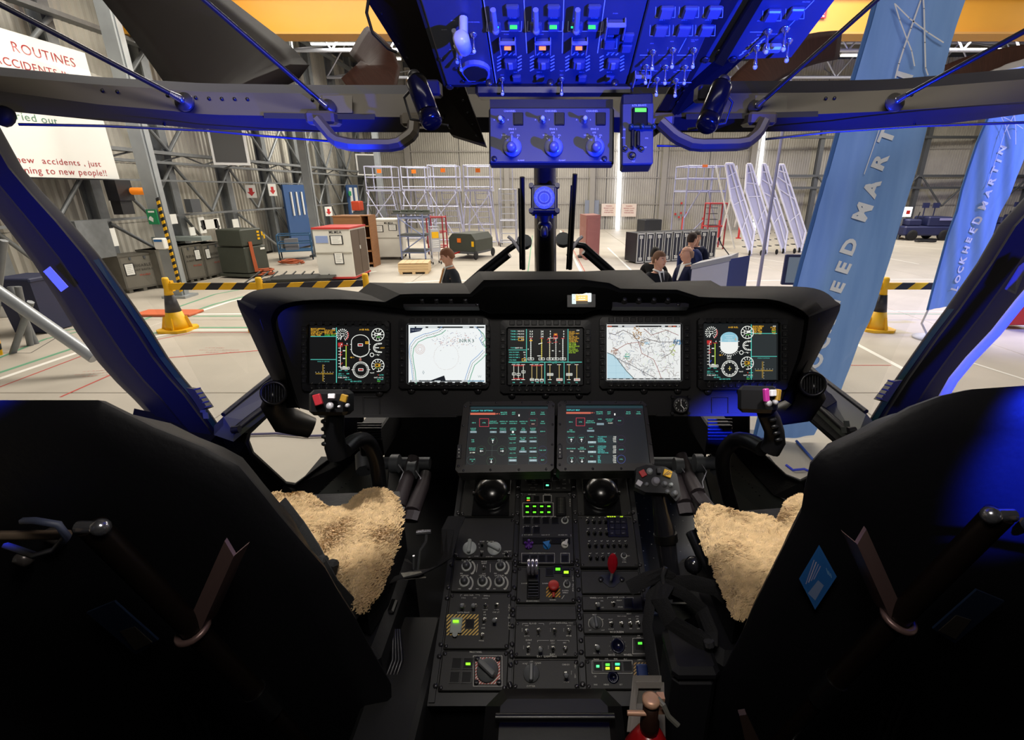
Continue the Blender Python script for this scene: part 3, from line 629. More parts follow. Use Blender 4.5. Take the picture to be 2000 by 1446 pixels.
for i in range(n):
 side=i<5 or i>n-5;f=1.40 if side else 1.46
 if i in(0,n-1):f=1.33
 fl_=1.22 if not side else 1.26
 if i in(0,n-1):fl_=1.30
 a,b,c=RIM[i],LIP[i],LED[i]
 mid=((a[0]+b[0])/2,(a[1]+b[1])/2-(2 if not side else 0))
 R0.append(W(a[0],a[1]+(6 if not side else 0),f+.05)-UP*.02+RT*(.02 if i<5 else-.02 if side else 0));R1.append(W(*a,f));R1b.append(W(*mid,(f+fl_)/2-.02));R2.append(W(*b,fl_));R2b.append(W(b[0]*.8+c[0]*.2,b[1]*.8+c[1]*.2,fl_-.002))
 R3.append(W(*c,fl_+.02));R4.append(IP.on(c[0]+(4 if i<5 else-4 if side else 0),c[1]+3,.0))
def resample(rows): # smooth the outline a little: subdivide each span with Catmull-Rom on the curved ends only
 out=[]
 for r in rows:
  q=[]
  for i in range(len(r)-1):
   q.append(r[i])
   if i in(1,2,3,4,5,6,21,22,23,24,25):
    p0,p1,p2,p3=r[max(i-1,0)],r[i],r[i+1],r[min(i+2,len(r)-1)]
    for f in(.33,.67):q.append(.5*((2*p1)+(p2-p0)*f+(2*p0-5*p1+4*p2-p3)*f*f+(3*p1-p0-3*p2+p3)*f**3))
  q.append(r[-1]);out.append(q)
 return out
rr=resample([R0,R1,R1b,R2,R2b,R3,R4])
m=MB();m.loft(rr);o=m.build('glareshield',hood_m,IT)
bevel_mesh(o.data,.004,2,28)
for p in o.data.polygons:p.use_smooth=True
try:o.data.set_sharp_from_angle(angle=radians(38))
except Exception:pass
m=MB();face=[(a[0]*.4+c[0]*.6,a[1]*.4+c[1]*.6+3)for a,c in zip(RIM,LED)][1:-1]+[(1528,780),(1490,811),(640,813),(584,797)]
m.prism([IP.on(x,y)for x,y in face],IP.n*-.05);o=m.build('panel_face',panel_m,IT)
m=MB();m.prism([IP.on(x,y,.002)for x,y in((620,810),(892,810),(892,815),(626,816))],IP.n*-.03);m.prism([IP.on(x,y,.002)for x,y in((1282,808),(1505,806),(1480,813),(1282,813))],IP.n*-.03);m.build('panel_flange',panel_m,IT)
for x0 in(710,1390):
 m=MB()
 for a,b in(((x0,776),(x0+32,776)),((x0,776),(x0,808)),((x0+32,776),(x0+32,808))):m.cyl(IP.on(*a,.001),IP.on(*b,.001),.0018,n=5)
 m.build('cover_edge',panel_m,IT)
# knob rows under the hood
scr=MB();scr.lathe((0,0,0),(0,0,1),[(.0052,0),(.0052,.0012),(.0042,.0024)],12);scr.box((0,0,.0026),(.006,.001,.0006));screw=scr.mesh('screw',screw_m)
BR=Fr(W(865,588,1.228),(1,0,0),UP)
for xs_,lab in(((826,854,882,910),0),((1219,1247,1276,1303),1)):
 F=Fr(W(xs_[1],588,1.235),(1,0,0),UP+FW*.35)
 m=MB();x0,x1=(788,935)if not lab else(1196,1345);m.prism([F.on(x0,573,.001),F.on(x1,573,.001),F.on(x1,600,.001),F.on(x0,600,.001)],F.n*-.02);pl=m.build('brow_panel',panel_m,IT)
 for x in xs_:
  M_=F.M(x,589,.001);m=MB(T=M_);m.lathe((0,0,0),(0,0,1),[(.0085,0),(.0085,.003),(.006,.004),(.0055,.011),(.004,.012)],14);m.build('brow_knob',black,pl)
 cv=Canvas(F,.0016)
 for x,t in zip(xs_,('FLOOD','PNL','RAD ALT','LAMP')):cv.text(x-1,577,t,2.4,'55606a',sx=1.2)
 cv.build('panel_print',PRINT,pl)
 for x,y in((xs_[3]+22,583),(xs_[3]+22,595)):inst('screw',screw,F.M(x,y,.001),pl)
# ------------------------------------------------------------------ five displays
def helio(cv,x,y,c='d9a520'):pass
def display(cx,cy,name_lab,sx0,sy0,sx1,sy1,bl,br,bt,bb,bright=False):
 m=MB();O=[(bl,bt),(br,bt),(br,bb),(bl,bb)]
 c=5
 OC=[(bl+c,bt),(br-c,bt),(br,bt+c),(br,bb-c),(br-c,bb),(bl+c,bb),(bl,bb-c),(bl,bt+c)]
 OI=[(sx0+1,sy0-3),(sx1-1,sy0-3),(sx1+3,sy0),(sx1+3,sy1),(sx1-1,sy1+3),(sx0+1,sy1+3),(sx0-3,sy1),(sx0-3,sy0)]
 r0=[IP.on(x,y,.0)for x,y in OC];r1=[IP.on(x,y,.016)for x,y in OC];r2=[IP.on(x,y,.017)for x,y in OI];r3=[IP.on(x+(1.5 if x<cx else-1.5),y+(1.5 if y<cy else-1.5),.008)for x,y in OI]
 m.loft([r0,r1,r2,r3],closed=True);bz=m.build('display_bezel',bez_m,IT,name_lab)
 K=MB();K.box((0,0,.0018),(.0135,.0115,.0036),bev=.001);
 for i in range(10):
  x=sx0+(sx1-sx0)*(i+.5)/10*.98+1
  for y in(bb-9,bt+5):inst('soft_key',KEY,IP.M(x,y,.0165),bz)
 for i in range(8):
  y=sy0+(sy1-sy0)*(i+.5)/8
  for x in((bl+sx0)/2-2,(br+sx1)/2+2):inst('soft_key',KEY,IP.M(x,y,.0165,pi/2),bz)
 for x in(bl+22,(bl+br)/2,br-22):
  m=MB(T=IP.M(x,bb+5,0));m.lathe((0,0,0),(0,0,1),[(.010,0),(.010,.004),(.007,.006)],14);m.build('mount_lug',bez_m,bz);inst('screw',screw,IP.M(x,bb+5,.006),bz)
 cv=Canvas(IP,.0205)
 for i in range(10):
  x=sx0+(sx1-sx0)*(i+.5)/10*.98+1;cv.disc(x,bb-6.5,.8,'9a9a90');cv.line([(x-1,bb-14),(x+1.5,bb-17)],.6,'8a8a80')
 for i in range(8):
  y=sy0+(sy1-sy0)*(i+.5)/8;cv.disc((br+sx1)/2+2,y+1,.7,'80807a');cv.disc((bl+sx0)/2-2,y+1,.7,'80807a')
 cv.build('key_print',PRINT,bz)
 return bz
kk=MB();kk.box((0,0,.0018),(.0135,.0115,.0036),bev=.001);KEY=kk.mesh('soft_key',key_m)
YL,GR,CY_,WH,RD,OR='e8b030','5fd04a','58d0c0','f4f6ee','d83030','f0a040'
def gauge(cv,x,y,r,n=12,a0=0,a1=360,c=WH,w=1.1,num=True):
 for i in range(n):
  a=radians(a0+(a1-a0)*i/(n-1 if a1-a0<360 else n));cv.line([(x+r*.78*cos(a),y-r*.78*sin(a)),(x+r*cos(a),y-r*sin(a))],w,c)
  if num:cv.disc(x+r*.62*cos(a),y-r*.62*sin(a),.9,c,6)
def pfd(cv,X,mirror):
 # X(px) maps a photo x of the left display to this one
 bx=lambda x:X(x)
 s=lambda x:x
 t0,t1=(611,660)if not mirror else(0,0)
 # text block
 L=(610,659)if not mirror else(1466,1513)
 rows=(('MODE LIMPRESS','S/H'),('HTG OFF','PITCH TRIM'),('COMP ALT HOLD','TRIM ON'),('SPIN GEL IAS','GYRO NO UP'),('CALL TRIM','COND TEST'))if not mirror else(('MODE IMPRS','S/H'),('HTG COMP','PT UP'),('MIDE TRIM','GYR'),('SPIN GEL','NAV'),('CALL TRM','CON'),('FUEL LOW','BAR'),('HYD TEMP','OK'))
 y=642.5 if not mirror else 637.5
 for i,(a,b)in enumerate(rows):
  cv.text(L[0]+.5,y,a,2.5,YL,'l',True,sx=.95);cv.text(L[1]-(22 if i and not mirror else 1),y,b,2.5,WH if i==0 else(GR if i==4 else YL),'l' if i and not mirror else 'r',True,sx=.95);y+=3.1 if not mirror else 2.5
 if not mirror:
  cv.rect(659.5,640,661,747,CY_);cv.rect(610,656.8,660,658,CY_);cv.rect(610,701.5,661,702.6,CY_)
  cx0,cyy,tx=634,729,635
 else:
  cv.rect(1463.5,634,1465,741,CY_);cv.rect(1465,651,1514,652.2,CY_);cv.rect(1465,695.5,1514,696.6,CY_)
  cx0,cyy,tx=1486,723,1488
  cv.rect(1465.5,653,1513,695,'2a3032');cv.rect(1465.5,697,1513,741,'2a3032')
 cv.text(tx,706 if not mirror else 699.5,'STICK POSITION',2.0,CY_,sx=1.0)
 for dx in(-.6,.9):cv.line([(cx0+dx,cyy-17),(cx0+dx,cyy+15)],.5,'c8a23a')
 for dy in(-.2,1.2):cv.line([(cx0-14,cyy+dy),(cx0+20,cyy+dy)],.5,'c8a23a')
 for i in range(-3,4):
  cv.disc(cx0+3+i*5.6,cyy-2.4,.55,WH,6)
  if i:cv.disc(cx0+2.6,cyy+i*5.2,.55,WH,6)
 ox=0 if not mirror else(1387-672)
 oy=0 if not mirror else-4.5
 x,y=672+ox,654.5+oy
 gauge(cv,x,y,12,16,225,-60,WH,1.5,False);gauge(cv,x,y,8,10,225,-60,WH,1.2,False);cv.arc(x,y,11.5,1.2,RD,30,-60,8)
 cv.box(x-4,y-2.5,x+3,y+2,1,WH);cv.line([(x-1,y+2),(x-4,y+9)],1.6,WH)
 # bars
 cv.box(664+ox,670+oy,672+ox,675+oy,1.1,RD);cv.rect(665+ox,671+oy,669+ox,674+oy,RD);cv.rect(669.3+ox,671.4+oy,671+ox,673.8+oy,WH);cv.text(681+ox,671.5+oy,'0',3,WH,bold=True)
 cv.line([(668+ox,675+oy),(668+ox,718+oy)],1.0,WH);cv.line([(679+ox,675+oy),(679+ox,718+oy)],1.6,'b8d84a');cv.line([(675+ox,674.5+oy),(683+ox,674.5+oy)],1.0,RD);cv.line([(664+ox,677+oy),(672+ox,677+oy)],1.0,RD)
 for i in range(7):cv.line([(664+ox,680+oy+i*6),(668+ox,680+oy+i*6)],1.0,WH)
 for i,q in enumerate((685,700,716)):cv.line([(673+ox,q+oy),(677+ox,q+oy)],1.8,WH)
 for q in(690,695):cv.line([(667+ox,q+oy),(671+ox,q-3+oy)],1.2,RD)
 cv.line([(669+ox,712+oy),(672+ox,708+oy)],1.1,'c04a30' if not mirror else '3050d0');cv.box(669+ox,717+oy,685+ox,721+oy,.9,WH);cv.rect(671+ox,718+oy,683+ox,720+oy,'c8c8c0')
 for i,(a,b)in enumerate((('MGT','TRQ'),)):cv.text(668+ox,723.5+oy,a,1.8,CY_,bold=True);cv.text(679+ox,723.5+oy,b,1.8,CY_,bold=True)
 for i,(a,b)in enumerate((('GPS ---','NM'),('TTG -:-:--',''),('FUEL 2407','KG'))):
  cv.text(663.5+ox,729.5+oy+i*3.7,a,2.2,WH if i==2 else CY_,'l',True,sx=1.05);cv.text(685+ox,729.5+oy+i*3.7,b,2.2,CY_,'r',True)
 cv.text(683+ox,741+oy,'SEL HDG',2.0,CY_,bold=True)
 # attitude
 ax,ay=706.5+ox,669.5+oy+(5 if not mirror else 4);r=17.5
 P=[(ax+r*cos(radians(a)),ay-r*.0-(r*sin(radians(a))if a>0 else 0)-3)for a in range(0,181,15)]
 top=[(ax+r*cos(radians(a)),ay-6-r*.82*sin(radians(a)))for a in range(12,169,12)]
 bot=[(ax-r*cos(radians(a)),ay+8+r*.82*sin(radians(a)))for a in range(12,169,12)]
 ring=top+bot
 if mirror:
  cv.ppoly(ring,'f4f6f2');cv.ppoly(top+[(ax-r*.98,ay-1),(ax+r*.98,ay-1)],'8fc6d8')
  for yy,ww in((-13,9),(-9,6),(-5,9)):cv.line([(ax-ww,ay+yy),(ax+ww,ay+yy)],.8,'d8ecf2')
  cv.line([(ax+12,ay-8),(ax+12.6,ay-4)],1.2,OR)
  for a in range(-150,-29,12):cv.line([(ax+r*cos(radians(a)),ay+9-r*.85*sin(radians(a))),(ax+(r+3)*cos(radians(a)),ay+9-(r+3)*.85*sin(radians(a)))],.9,WH)
 else:
  cv.line(ring,1.2,WH,True);cv.box(ax-4.5,ay-3,ax+4.5,ay+1.5,1.0,WH);cv.rect(ax-3.6,ay-2.2,ax+3.6,ay+.8,'b01c20')
  cv.box(ax+10,ay-7,ax+15.5,ay-3,.9,YL);cv.rect(ax+11.5,ay-6,ax+14,ay-4,YL)
  for i in range(-5,6):cv.line([(ax+i*2.4,ay+22+abs(i)*-1.0),(ax+i*2.5,ay+24.5-abs(i))],.8,WH)
 cv.text(ax,ay+27,'|||' if not mirror else '|01|',3.6,'d8a090' if not mirror else WH,bold=True)
 for q in(-1,1):cv.line([(ax+q*(r),ay-2),(ax+q*(r+2),ay-2)],1,WH)
 for q in(-1,1):cv.line([(ax+q*(r),ay+8),(ax+q*(r+2),ay+8)],1,WH)
 cv.text(ax+(8 if not mirror else 8),644+oy,'AGE REL' if not mirror else 'AGE REL',2.8,YL,bold=True,sx=1.1);cv.text(ax-16,698+oy,'GS 1',2.6,YL,bold=True)
 hx,hy=707.5+ox,722+oy+(2 if mirror else 0)
 cv.arc(hx,hy,15.5,1.0,WH);gauge(cv,hx,hy,15,36,0,360,WH,.7,False)
 if mirror:
  for i in range(12):a=i*pi/6;cv.disc(hx+12*cos(a),hy-12*sin(a),1.3,WH,6)
  cv.line([(hx,hy-4),(hx,hy+4)],1.2,'d8c870');cv.line([(hx-3,hy),(hx+3,hy)],1.0,'d8c870');cv.text(hx-1,hy-19,'000+',2.4,WH,bold=True)
 else:
  cv.box(hx-4.5,hy-2.3,hx+4.5,hy+2,.9,WH);cv.rect(hx-3.7,hy-1.5,hx+3.7,hy+1.2,'b01c20');cv.text(hx-1,hy-20,'V',3,'c03030',bold=True);cv.disc(hx+11,hy-9,1.2,WH)
 for q in(-1,1):cv.line([(hx+q*15.5,hy),(hx+q*18,hy)],1,WH)
 cv.text(hx+22,hy+6,'TACT',2,WH,bold=True)
 gx=740.5+ox+(1 if mirror else 0)
 cv.arc(gx,654+oy,12,1.3,WH);gauge(cv,gx,654+oy,11,10);cv.box(gx-6,651.5+oy,gx+0,655.5+oy,1.4,WH);cv.rect(gx,650.5+oy,gx+6,655+oy,WH);cv.text(gx+1,658.5+oy,'1013',2.4,GR,bold=True)
 cv.arc(gx,679.5+oy,8.5,1.1,WH,90,270,14)
 for i in range(-3,4):a=radians(180+i*24);cv.line([(gx+5.5*cos(a),679.5+oy-5.5*sin(a)),(gx+8*cos(a),679.5+oy-8*sin(a))],1.2,WH)
 for q in range(4):cv.line([(gx+1+q*2,673+oy-q*.3),(gx+1.2+q*2,670+oy)],1.3,WH);cv.line([(gx+1+q*2,686+oy+q*.3),(gx+1.2+q*2,689+oy)],1.3,WH)
 cv.line([(gx-6,679.3+oy),(gx+2,679.3+oy)],1.6,WH)
 if not mirror:cv.text(gx+9,679.5+oy,'ADU',2.4,YL,bold=True)
 cv.arc(gx-11.5,693+oy,3.6,1.2,WH,n=14);cv.line([(gx-8,693+oy),(gx+4,693+oy)],.8,'b8b8b0');cv.line([(gx-1,692+oy),(gx+1,694.6+oy)],1.2,WH)
 cv.arc(gx,713.5+oy,12,1.3,WH,-100,225);gauge(cv,gx,713.5+oy,11,10,225,-80);cv.box(gx-4.5,710.8+oy,gx+4,715.5+oy,1.1,YL);cv.rect(gx+1,712+oy,gx+3,714.6+oy,YL);cv.text(gx-.5,718.4+oy,'30  0',2.2,'a8d850',bold=True)
 cv.disc(gx+1,732+oy,1.1,'c83828');cv.text(gx+11,732+oy,'ALTM',2,CY_,'r',True)
 cv.text(gx+11,737+oy,'OAT +21 °C',2.2,WH,'r',True);cv.text(gx+11,740.5+oy,'SEL HGT',2,CY_,'r',True);cv.text(gx+2,744+oy,'020',2.6,GR,bold=True)
 cv.text(698+ox,744.5+oy,'GS 000 KTS',2.4,CY_,bold=True,sx=1.1)
def map1(cv):
 cv.rect(803,638,947,745,'f4f8f8');cv.rect(803,638,947,641,'20282c')
 for a,b in((803,812),(815,833),(838,856),(905,918),(926,932)):cv.rect(a,638.4,b,640.6,'dfe8ea')
 cv.ppoly([(803,641),(828,641),(823,647),(803,651)],'18243e');cv.text(805,645,'TAD D1/10TLI',2,'c8d0e0','l')
 A=[(868,641),(860,648),(842,654),(832,656),(815,664),(806,676),(804,690),(806,705),(809,722),(811,745)]
 B=[(932,641),(941,648),(945,660),(940,664),(944,672),(947,678)]
 C=[(947,687),(938,697),(924,709),(918,726),(912,745)]
 for L in(A,B,C):
  cv.line([(x+4,y+4)for x,y in L],1.3,'5aa884');cv.line([(x-3,y-3)for x,y in L],1.0,'6c9cd0')
  for(x0,y0),(x1,y1)in zip(L[:-1],L[1:]):
   k=max(1,int(hypot(x1-x0,y1-y0)/3))
   for i in range(k):cv.line([(x0+(x1-x0)*i/k,y0+(y1-y0)*i/k),(x0+(x1-x0)*(i+.55)/k,y0+(y1-y0)*(i+.55)/k)],.9,'101c1c')
 random.seed(3)
 for i in range(150):
  x=random.gauss(885,24);y=random.gauss(664,9)
  if 806<x<944 and 644<y<700:cv.line([(x,y),(x+rnd(-2.5,2.5),y+rnd(-1.5,1.5))],.6,random.choice(('6a5a8a','b04030','3a4a8a','6a6a6a','c07030')))
 for i in range(40):
  a=i/40*2*pi;cv.line([(873+24*cos(a)+rnd(-1,1),697+25*sin(a)+rnd(-1,1)),(873+24*cos(a+.08),697+25*sin(a+.08))],.5,'c8b8b0')
 cv.text(913,665.5,'NRR3',6.8,'3a6a62',sx=1.15);cv.text(829,727,'0',8,'7a9098',sx=.8);cv.text(939,735,'W.',5,'a8b8b8')
 for r in(4,7,9.5):cv.arc(822,682,r,.5,'c08878')
 for i in range(12):cv.text(845+rnd(-14,60),715+rnd(-26,14),random.choice('+-.:'),2.4,'90a8a8')
 cv.ppoly([(843,742.5),(869,733),(872,742.5)],'0e1420');cv.rect(803,742.5,947,745,'2a3238');cv.rect(805,743,820,744.6,'dfe8ea');cv.rect(850,743,862,744.6,'dfe8ea');cv.rect(903,743,914,744.6,'dfe8ea');cv.rect(914,742.5,947,745,'7aa0b8')
def map2(cv):
 cv.rect(1185,636,1326,740,'eef0ee');cv.rect(1185,636,1326,639.5,'303032')
 for a,b,c in((1186,1194,'c06048'),(1206,1214,'d8dcdc'),(1218,1240,'c8ccd0'),(1290,1297,'d8dcdc'),(1303,1310,'c8a090'),(1312,1318,'b85840'),(1320,1325,'d8dcdc')):cv.rect(a,636.6,b,639,c)
 coast=[(1185,689),(1196,693),(1204,700),(1213,712),(1222,724),(1231,733),(1238,740),(1185,740)]
 cv.ppoly(coast,'bcdce8');
 for i in range(1,3):cv.line([(1185+i*17,695+i*6),(1185+i*17,740)],.3,'98bcd0');cv.line([(1185,700+i*14),(1205+i*10,700+i*14)],.3,'98bcd0')
 cv.line(coast[:7],1.4,'5a6868');random.seed(11)
 def blob(x,y,rx,ry,c,k=60):
  for i in range(k):
   a,q=rnd(0,2*pi),math.sqrt(random.random());cv.disc(x+rx*q*cos(a),y+ry*q*sin(a),rnd(.7,1.6),random.choice(c),6)
 blob(1243,650,8,13,('b89a78','c8ac88','a88868'));blob(1253,668,4,7,('c8ac88','d0b898'),20);blob(1200,686,7,7,('a89088','c0a898'),40)
 blob(1320,669,8,6,('5a88b0','78a0c0','4a7898'),40);blob(1312,682,6,12,('b8c878','c8d098'),26);blob(1224,697,5,8,('b0d0a0','88c0b0'),18);blob(1262,671,7,3,('98c0d8','b0d0e0'),16)
 blob(1290,650,30,12,('dfe9dc','e6eadf'),40);blob(1285,710,34,22,('e9eee0','dfe8e2','e8e2e6'),80);blob(1204,660,16,16,('dfe8ee','e4e6f0'),40)
 def inside(x,y):return 1187<x<1325 and 640.5<y<739 and not(x<1238 and y>689+(x-1185)*.95)
 for i in range(330):
  x,y=rnd(1186,1325),rnd(641,738);a=rnd(0,2*pi);L=[(x,y)]
  for k in range(random.randint(1,4)):
   a+=rnd(-.9,.9);x+=cos(a)*rnd(2,5.5);y+=sin(a)*rnd(2,5.5)
   if not inside(x,y):break
   L.append((x,y))
  if len(L)>1 and inside(*L[0]):cv.line(L,rnd(.35,.65),random.choice(('5a5658','6a6466','4a4a4c','8a6a64','7a88a0','9a8a80')))
 for L,c in(([(1188,651),(1200,654),(1216,645),(1236,655),(1246,668),(1262,662),(1284,668),(1322,668)],'4a3a3a'),([(1246,668),(1252,690),(1275,702),(1284,722),(1290,739)],'9a5a50'),([(1204,700),(1230,712),(1262,730),(1280,739)],'5a5a60'),([(1256,642),(1270,655),(1300,645),(1323,655)],'8a5048'),([(1200,685),(1222,672),(1246,668)],'9a5a50'),([(1290,700),(1308,690),(1320,669)],'6a6050')):
  cv.line(L,1.0,c)
 cv.line([(1218,696),(1228,697)],1.8,'4aa098');cv.rect(1185,738.6,1326,740.6,'2c2e30')
 for x in range(1190,1322,13):cv.rect(x,739,x+rnd(3,8),740.2,'b8bcc0')
def eng(cv):
 for i,(a,b)in enumerate((('TANK 1','802 KG'),('TANK 2','702 KG'),('TANK 3','803 KG'),('TANK 4','   KG'))):
  cv.text(998,647+i*5.4,a,2.3,CY_,'l',True);cv.text(1024,647+i*5.4,b,2.3,WH,'r',True)
 cv.box(1013,660.5,1023,665.5,.9,YL);cv.text(998,679.5,'TOTAL',2.2,CY_,'l',True);cv.text(1021,679.5,'2407 KG',2.3,WH,'r',True)
 cv.rect(994,683,1028,684,CY_);cv.rect(1028,643,1029.2,706,CY_);cv.rect(1108.5,643,1109.7,706,CY_);cv.rect(994,706.5,1136,707.8,CY_);cv.rect(1063.6,707,1064.8,749,CY_);cv.rect(1101,707,1102,749,CY_)
 for i,t in enumerate(('HYD SYS PRESS','HYD SYS TEMP 1','HYD SYS TEMP 2','UTIL PRESS')):cv.text(995,688+i*5,t,2.0,CY_,'l',True,sx=.85);cv.text(1027,688+i*5,str(120-i*30),2.2,WH,'r',True)
 cv.box(1020,700.5,1027.5,705,.8,YL)
 for x,v in((1038,'0.0'),(1059,'24'),(1075,'0'),(1086,''),(1101,'0')):
  for i in range(3):
   if v:cv.text(x,647.5+i*5,v,3.2,WH,bold=True)
 cv.box(1082,652,1088,655,.9,'d87030');cv.rect(1083,652.6,1087,654.6,YL);cv.box(1081.5,655.5,1088.5,659,.9,RD)
 for x,c in((1037,WH),(1058,'e8d860'),(1073.5,'e0d8b0'),(1085.5,'d8d8d0'),(1099,WH)):
  cv.line([(x,661),(x,700)],1.6,c);cv.line([(x-3,661),(x+3,661)],1.0,RD);cv.box(x-5.5,699,x+5.5,703,.8,WH);cv.text(x,701,'00',2.4,WH,bold=True);cv.text(x,705,'TRQ',1.4,CY_)
  for i in range(9):cv.line([(x-1.6,664+i*4),(x+1.6,664+i*4)],.5,'181818')
 for q in(1073.5,1085.5):cv.line([(q-5,664),(q,661)],1,RD);cv.line([(q-4,669),(q+3,668)],1,RD)
 cv.line([(1070,660.5),(1089,660.5)],.8,WH);cv.rect(1034.5,664,1040,666.5,YL);cv.line([(1052,672),(1059,670)],1.4,WH);cv.line([(1050,695),(1056,695)],1.4,WH);cv.text(1080,685,'MR',2,WH,bold=True);cv.text(1093,686,'90',2,WH,bold=True);cv.text(1032,682,'N',2,WH,bold=True);cv.text(1093,671,'-',3,WH,bold=True);cv.text(1079,670,'--',3,WH,bold=True)
 cv.text(1131,645.5,'S/H',2.2,WH,'r',True)
 W_=('ICS SET','GUARD TEST','DUCT','NO SEL UP','MODE TURN','CPLR HLD','COND HTG','NO PWR','FM COMP','MAIN DEVICE','IFF PWR','DC SUPPLY','OFF IN TEST','RTR ON')
 for i,t in enumerate(W_):cv.text(1111,648.5+i*3.1,t,2.3,YL if i<7 else 'a8d030','l',True,sx=.9)
 for i,x in enumerate((1030,1072,1083,1118)):cv.text(x-6+(0 if i<3 else 0),709.8,('TRANS TEMP','TRANS PRESS','GENLOAD','ACCESSORY')[i]if False else '',1.6,CY_)
 cv.text(1008,709.3,'TRANS TEMP',1.6,CY_);cv.text(1046,709.3,'TRANS PRESS',1.6,CY_);cv.text(1083,709.3,'ENG OIL',1.6,CY_);cv.text(1118,709.3,'HYD 1 2',1.6,CY_)
 for k,(xs2,red,yb)in enumerate((((1004,1013,1022.5),(712,740),(730,731,726)),((1039,1048.5,1058),(712,0),(741,742,742)),((1074,),(0,0),(731,)),((1092,),(0,0),(741,)),((1111,),(0,0),(731,)),((1126,),(0,0),(741,)))):
  for x,yy in zip(xs2,yb):
   cv.line([(x,712),(x,741)],1.2,'c8b070' if k!=0 else 'd8d8c8');cv.line([(x-4,712),(x+3,712)],1.2,'e0d0c8');cv.line([(x-4,741),(x+3,741)],1.0,WH)
   if k>1:cv.box(x-5,yy-2,x+6,yy+2,.9,WH);cv.rect(x-4,yy-1,x+5,yy+1,'e8a8a0' if yy>740 else 'c8c8c0')
   else:cv.box(x-3,yy-2,x+3.5,yy+2,.8,WH)
  if red[0]:cv.line([(xs2[0]-1,714),(xs2[-1]+1,714)],1.2,RD)
  if red[1]:cv.line([(xs2[0]-1,739),(xs2[-1]+1,739)],1.2,RD)
 for x in(1004,1018,1040,1050,1058,1074,1092,1111,1126):cv.text(x,746.5,'IGB' if x<1060 else 'OIL',2.0,CY_,bold=True)
for(b,s_,lab,fn,base)in(((596,764,627,763),(608,636,754,749),None,'pfdL','0a0b0c'),((782,956,622,758),(800,635,949,747),None,'map1','f0f4f4'),((978,1153,626,767),(993,642,1137,751),None,'eng','070809'),
                       ((1170,1345,620,758),(1184,634,1327,742),None,'map2','eef0ee'),((1360,1533,622,760),(1372,632,1516,742),None,'pfdR','14181a')):
 bz=display((b[0]+b[1])/2,(b[2]+b[3])/2,lab,s_[0],s_[1],s_[2],s_[3],b[0],b[1],b[2],b[3])
 cv=Canvas(IP,.010);cv.rect(s_[0],s_[1],s_[2],s_[3],base)
 cv.k=30
 if fn=='pfdL':pfd(cv,lambda x:x,False)
 if fn=='pfdR':pfd(cv,lambda x:x+715,True)
 if fn=='map1':map1(cv)
 if fn=='map2':map2(cv)
 if fn=='eng':eng(cv)
 cv.build('screen',SCREEN,bz,{'pfdL':'black screen of white dials and amber text','map1':'bright white map screen marked NRR3','eng':'black engine screen of vertical bars','map2':'pale map screen with a coastline','pfdR':'screen with blue and white horizon ball'}[fn])
# small standby display in the brow
F=Fr(W(1136,577,1.225),(1,0,0),UP)
m=MB();m.prism([F.on(x,y,.0)for x,y in((1108,553),(1163,553),(1163,600),(1108,600))],F.n*-.03);o=m.build('standby_bezel',bez_m,IT)
cv=Canvas(F,.0008);cv.rect(1117,558,1155,595,'1c2426');cv.rect(1123,558.5,1150,584,'78b8d8');cv.rect(1123,575,1150,588,'e8a860');cv.rect(1117,558,1125,594,'b8c8c4');cv.rect(1148,561,1155,590,'c8d4d0');cv.rect(1125,588,1148,594,'3a3428')
cv.rect(1118,568,1122,573,'101414');cv.rect(1146,568,1150,573,'101414');cv.rect(1130,558,1137,561.5,'f0f4f0');cv.rect(1143,558,1152,562,'68c050');cv.rect(1126,573,1148,577,'f4f4e8')
for yy in(565,569,581,585):cv.line([(1130,yy),(1143,yy)],.9,'f8f8f0')
for x in(1130,1142):cv.arc(x,579,4,1,'f0b050')
for yy in(560,566,578,585):cv.text(1121,yy,'10',2.4,'20302c');cv.text(1152,yy,'20',2.4,'20302c')
cv.ppoly([(1149,595),(1155,589),(1155,595)],'0a0a0a');cv.build('standby_screen',LITE,o)
# clock
t=thing('panel_clock',IP.on(1327,803,.01),'small round black clock set in the lower right panel','clock')
m=MB(T=IP.M(1327,790,.0));S=IP.sc(1327,790);m.box((0,0,.006),(34*S,34*S,.012),bev=.006);m.lathe((0,0,.012),(0,0,1),[(16*S,0),(16*S,.004),(13.5*S,.005)],28)
for a in(-1,1):
 for b in(-1,1):m.cyl((a*16*S,b*16*S,.006),(a*16*S,b*16*S,.015),.004,n=10)
m.build('case',black,t)
cv=Canvas(IP,.0175);cv.disc(1327,790,13.3,'08080a',28)
for i in range(12):
 a=pi/2-2*pi*i/12;cv.text(1327+10.4*cos(a),790-10.4*sin(a),str(i or 12),2.6,'e4e6e0',bold=True);
for i in range(60):a=2*pi*i/60;cv.line([(1327+12.4*cos(a),790+12.4*sin(a)),(1327+13.1*cos(a),790+13.1*sin(a))],.3,'c8c8c4')
cv.line([(1327,790),(1326.4,781)],1,'f4f4f0');cv.line([(1327,790),(1333,797)],1.2,'f4f4f0');cv.disc(1327,790,1.4,'d8d8d4');cv.build('dial',PRINT,t)
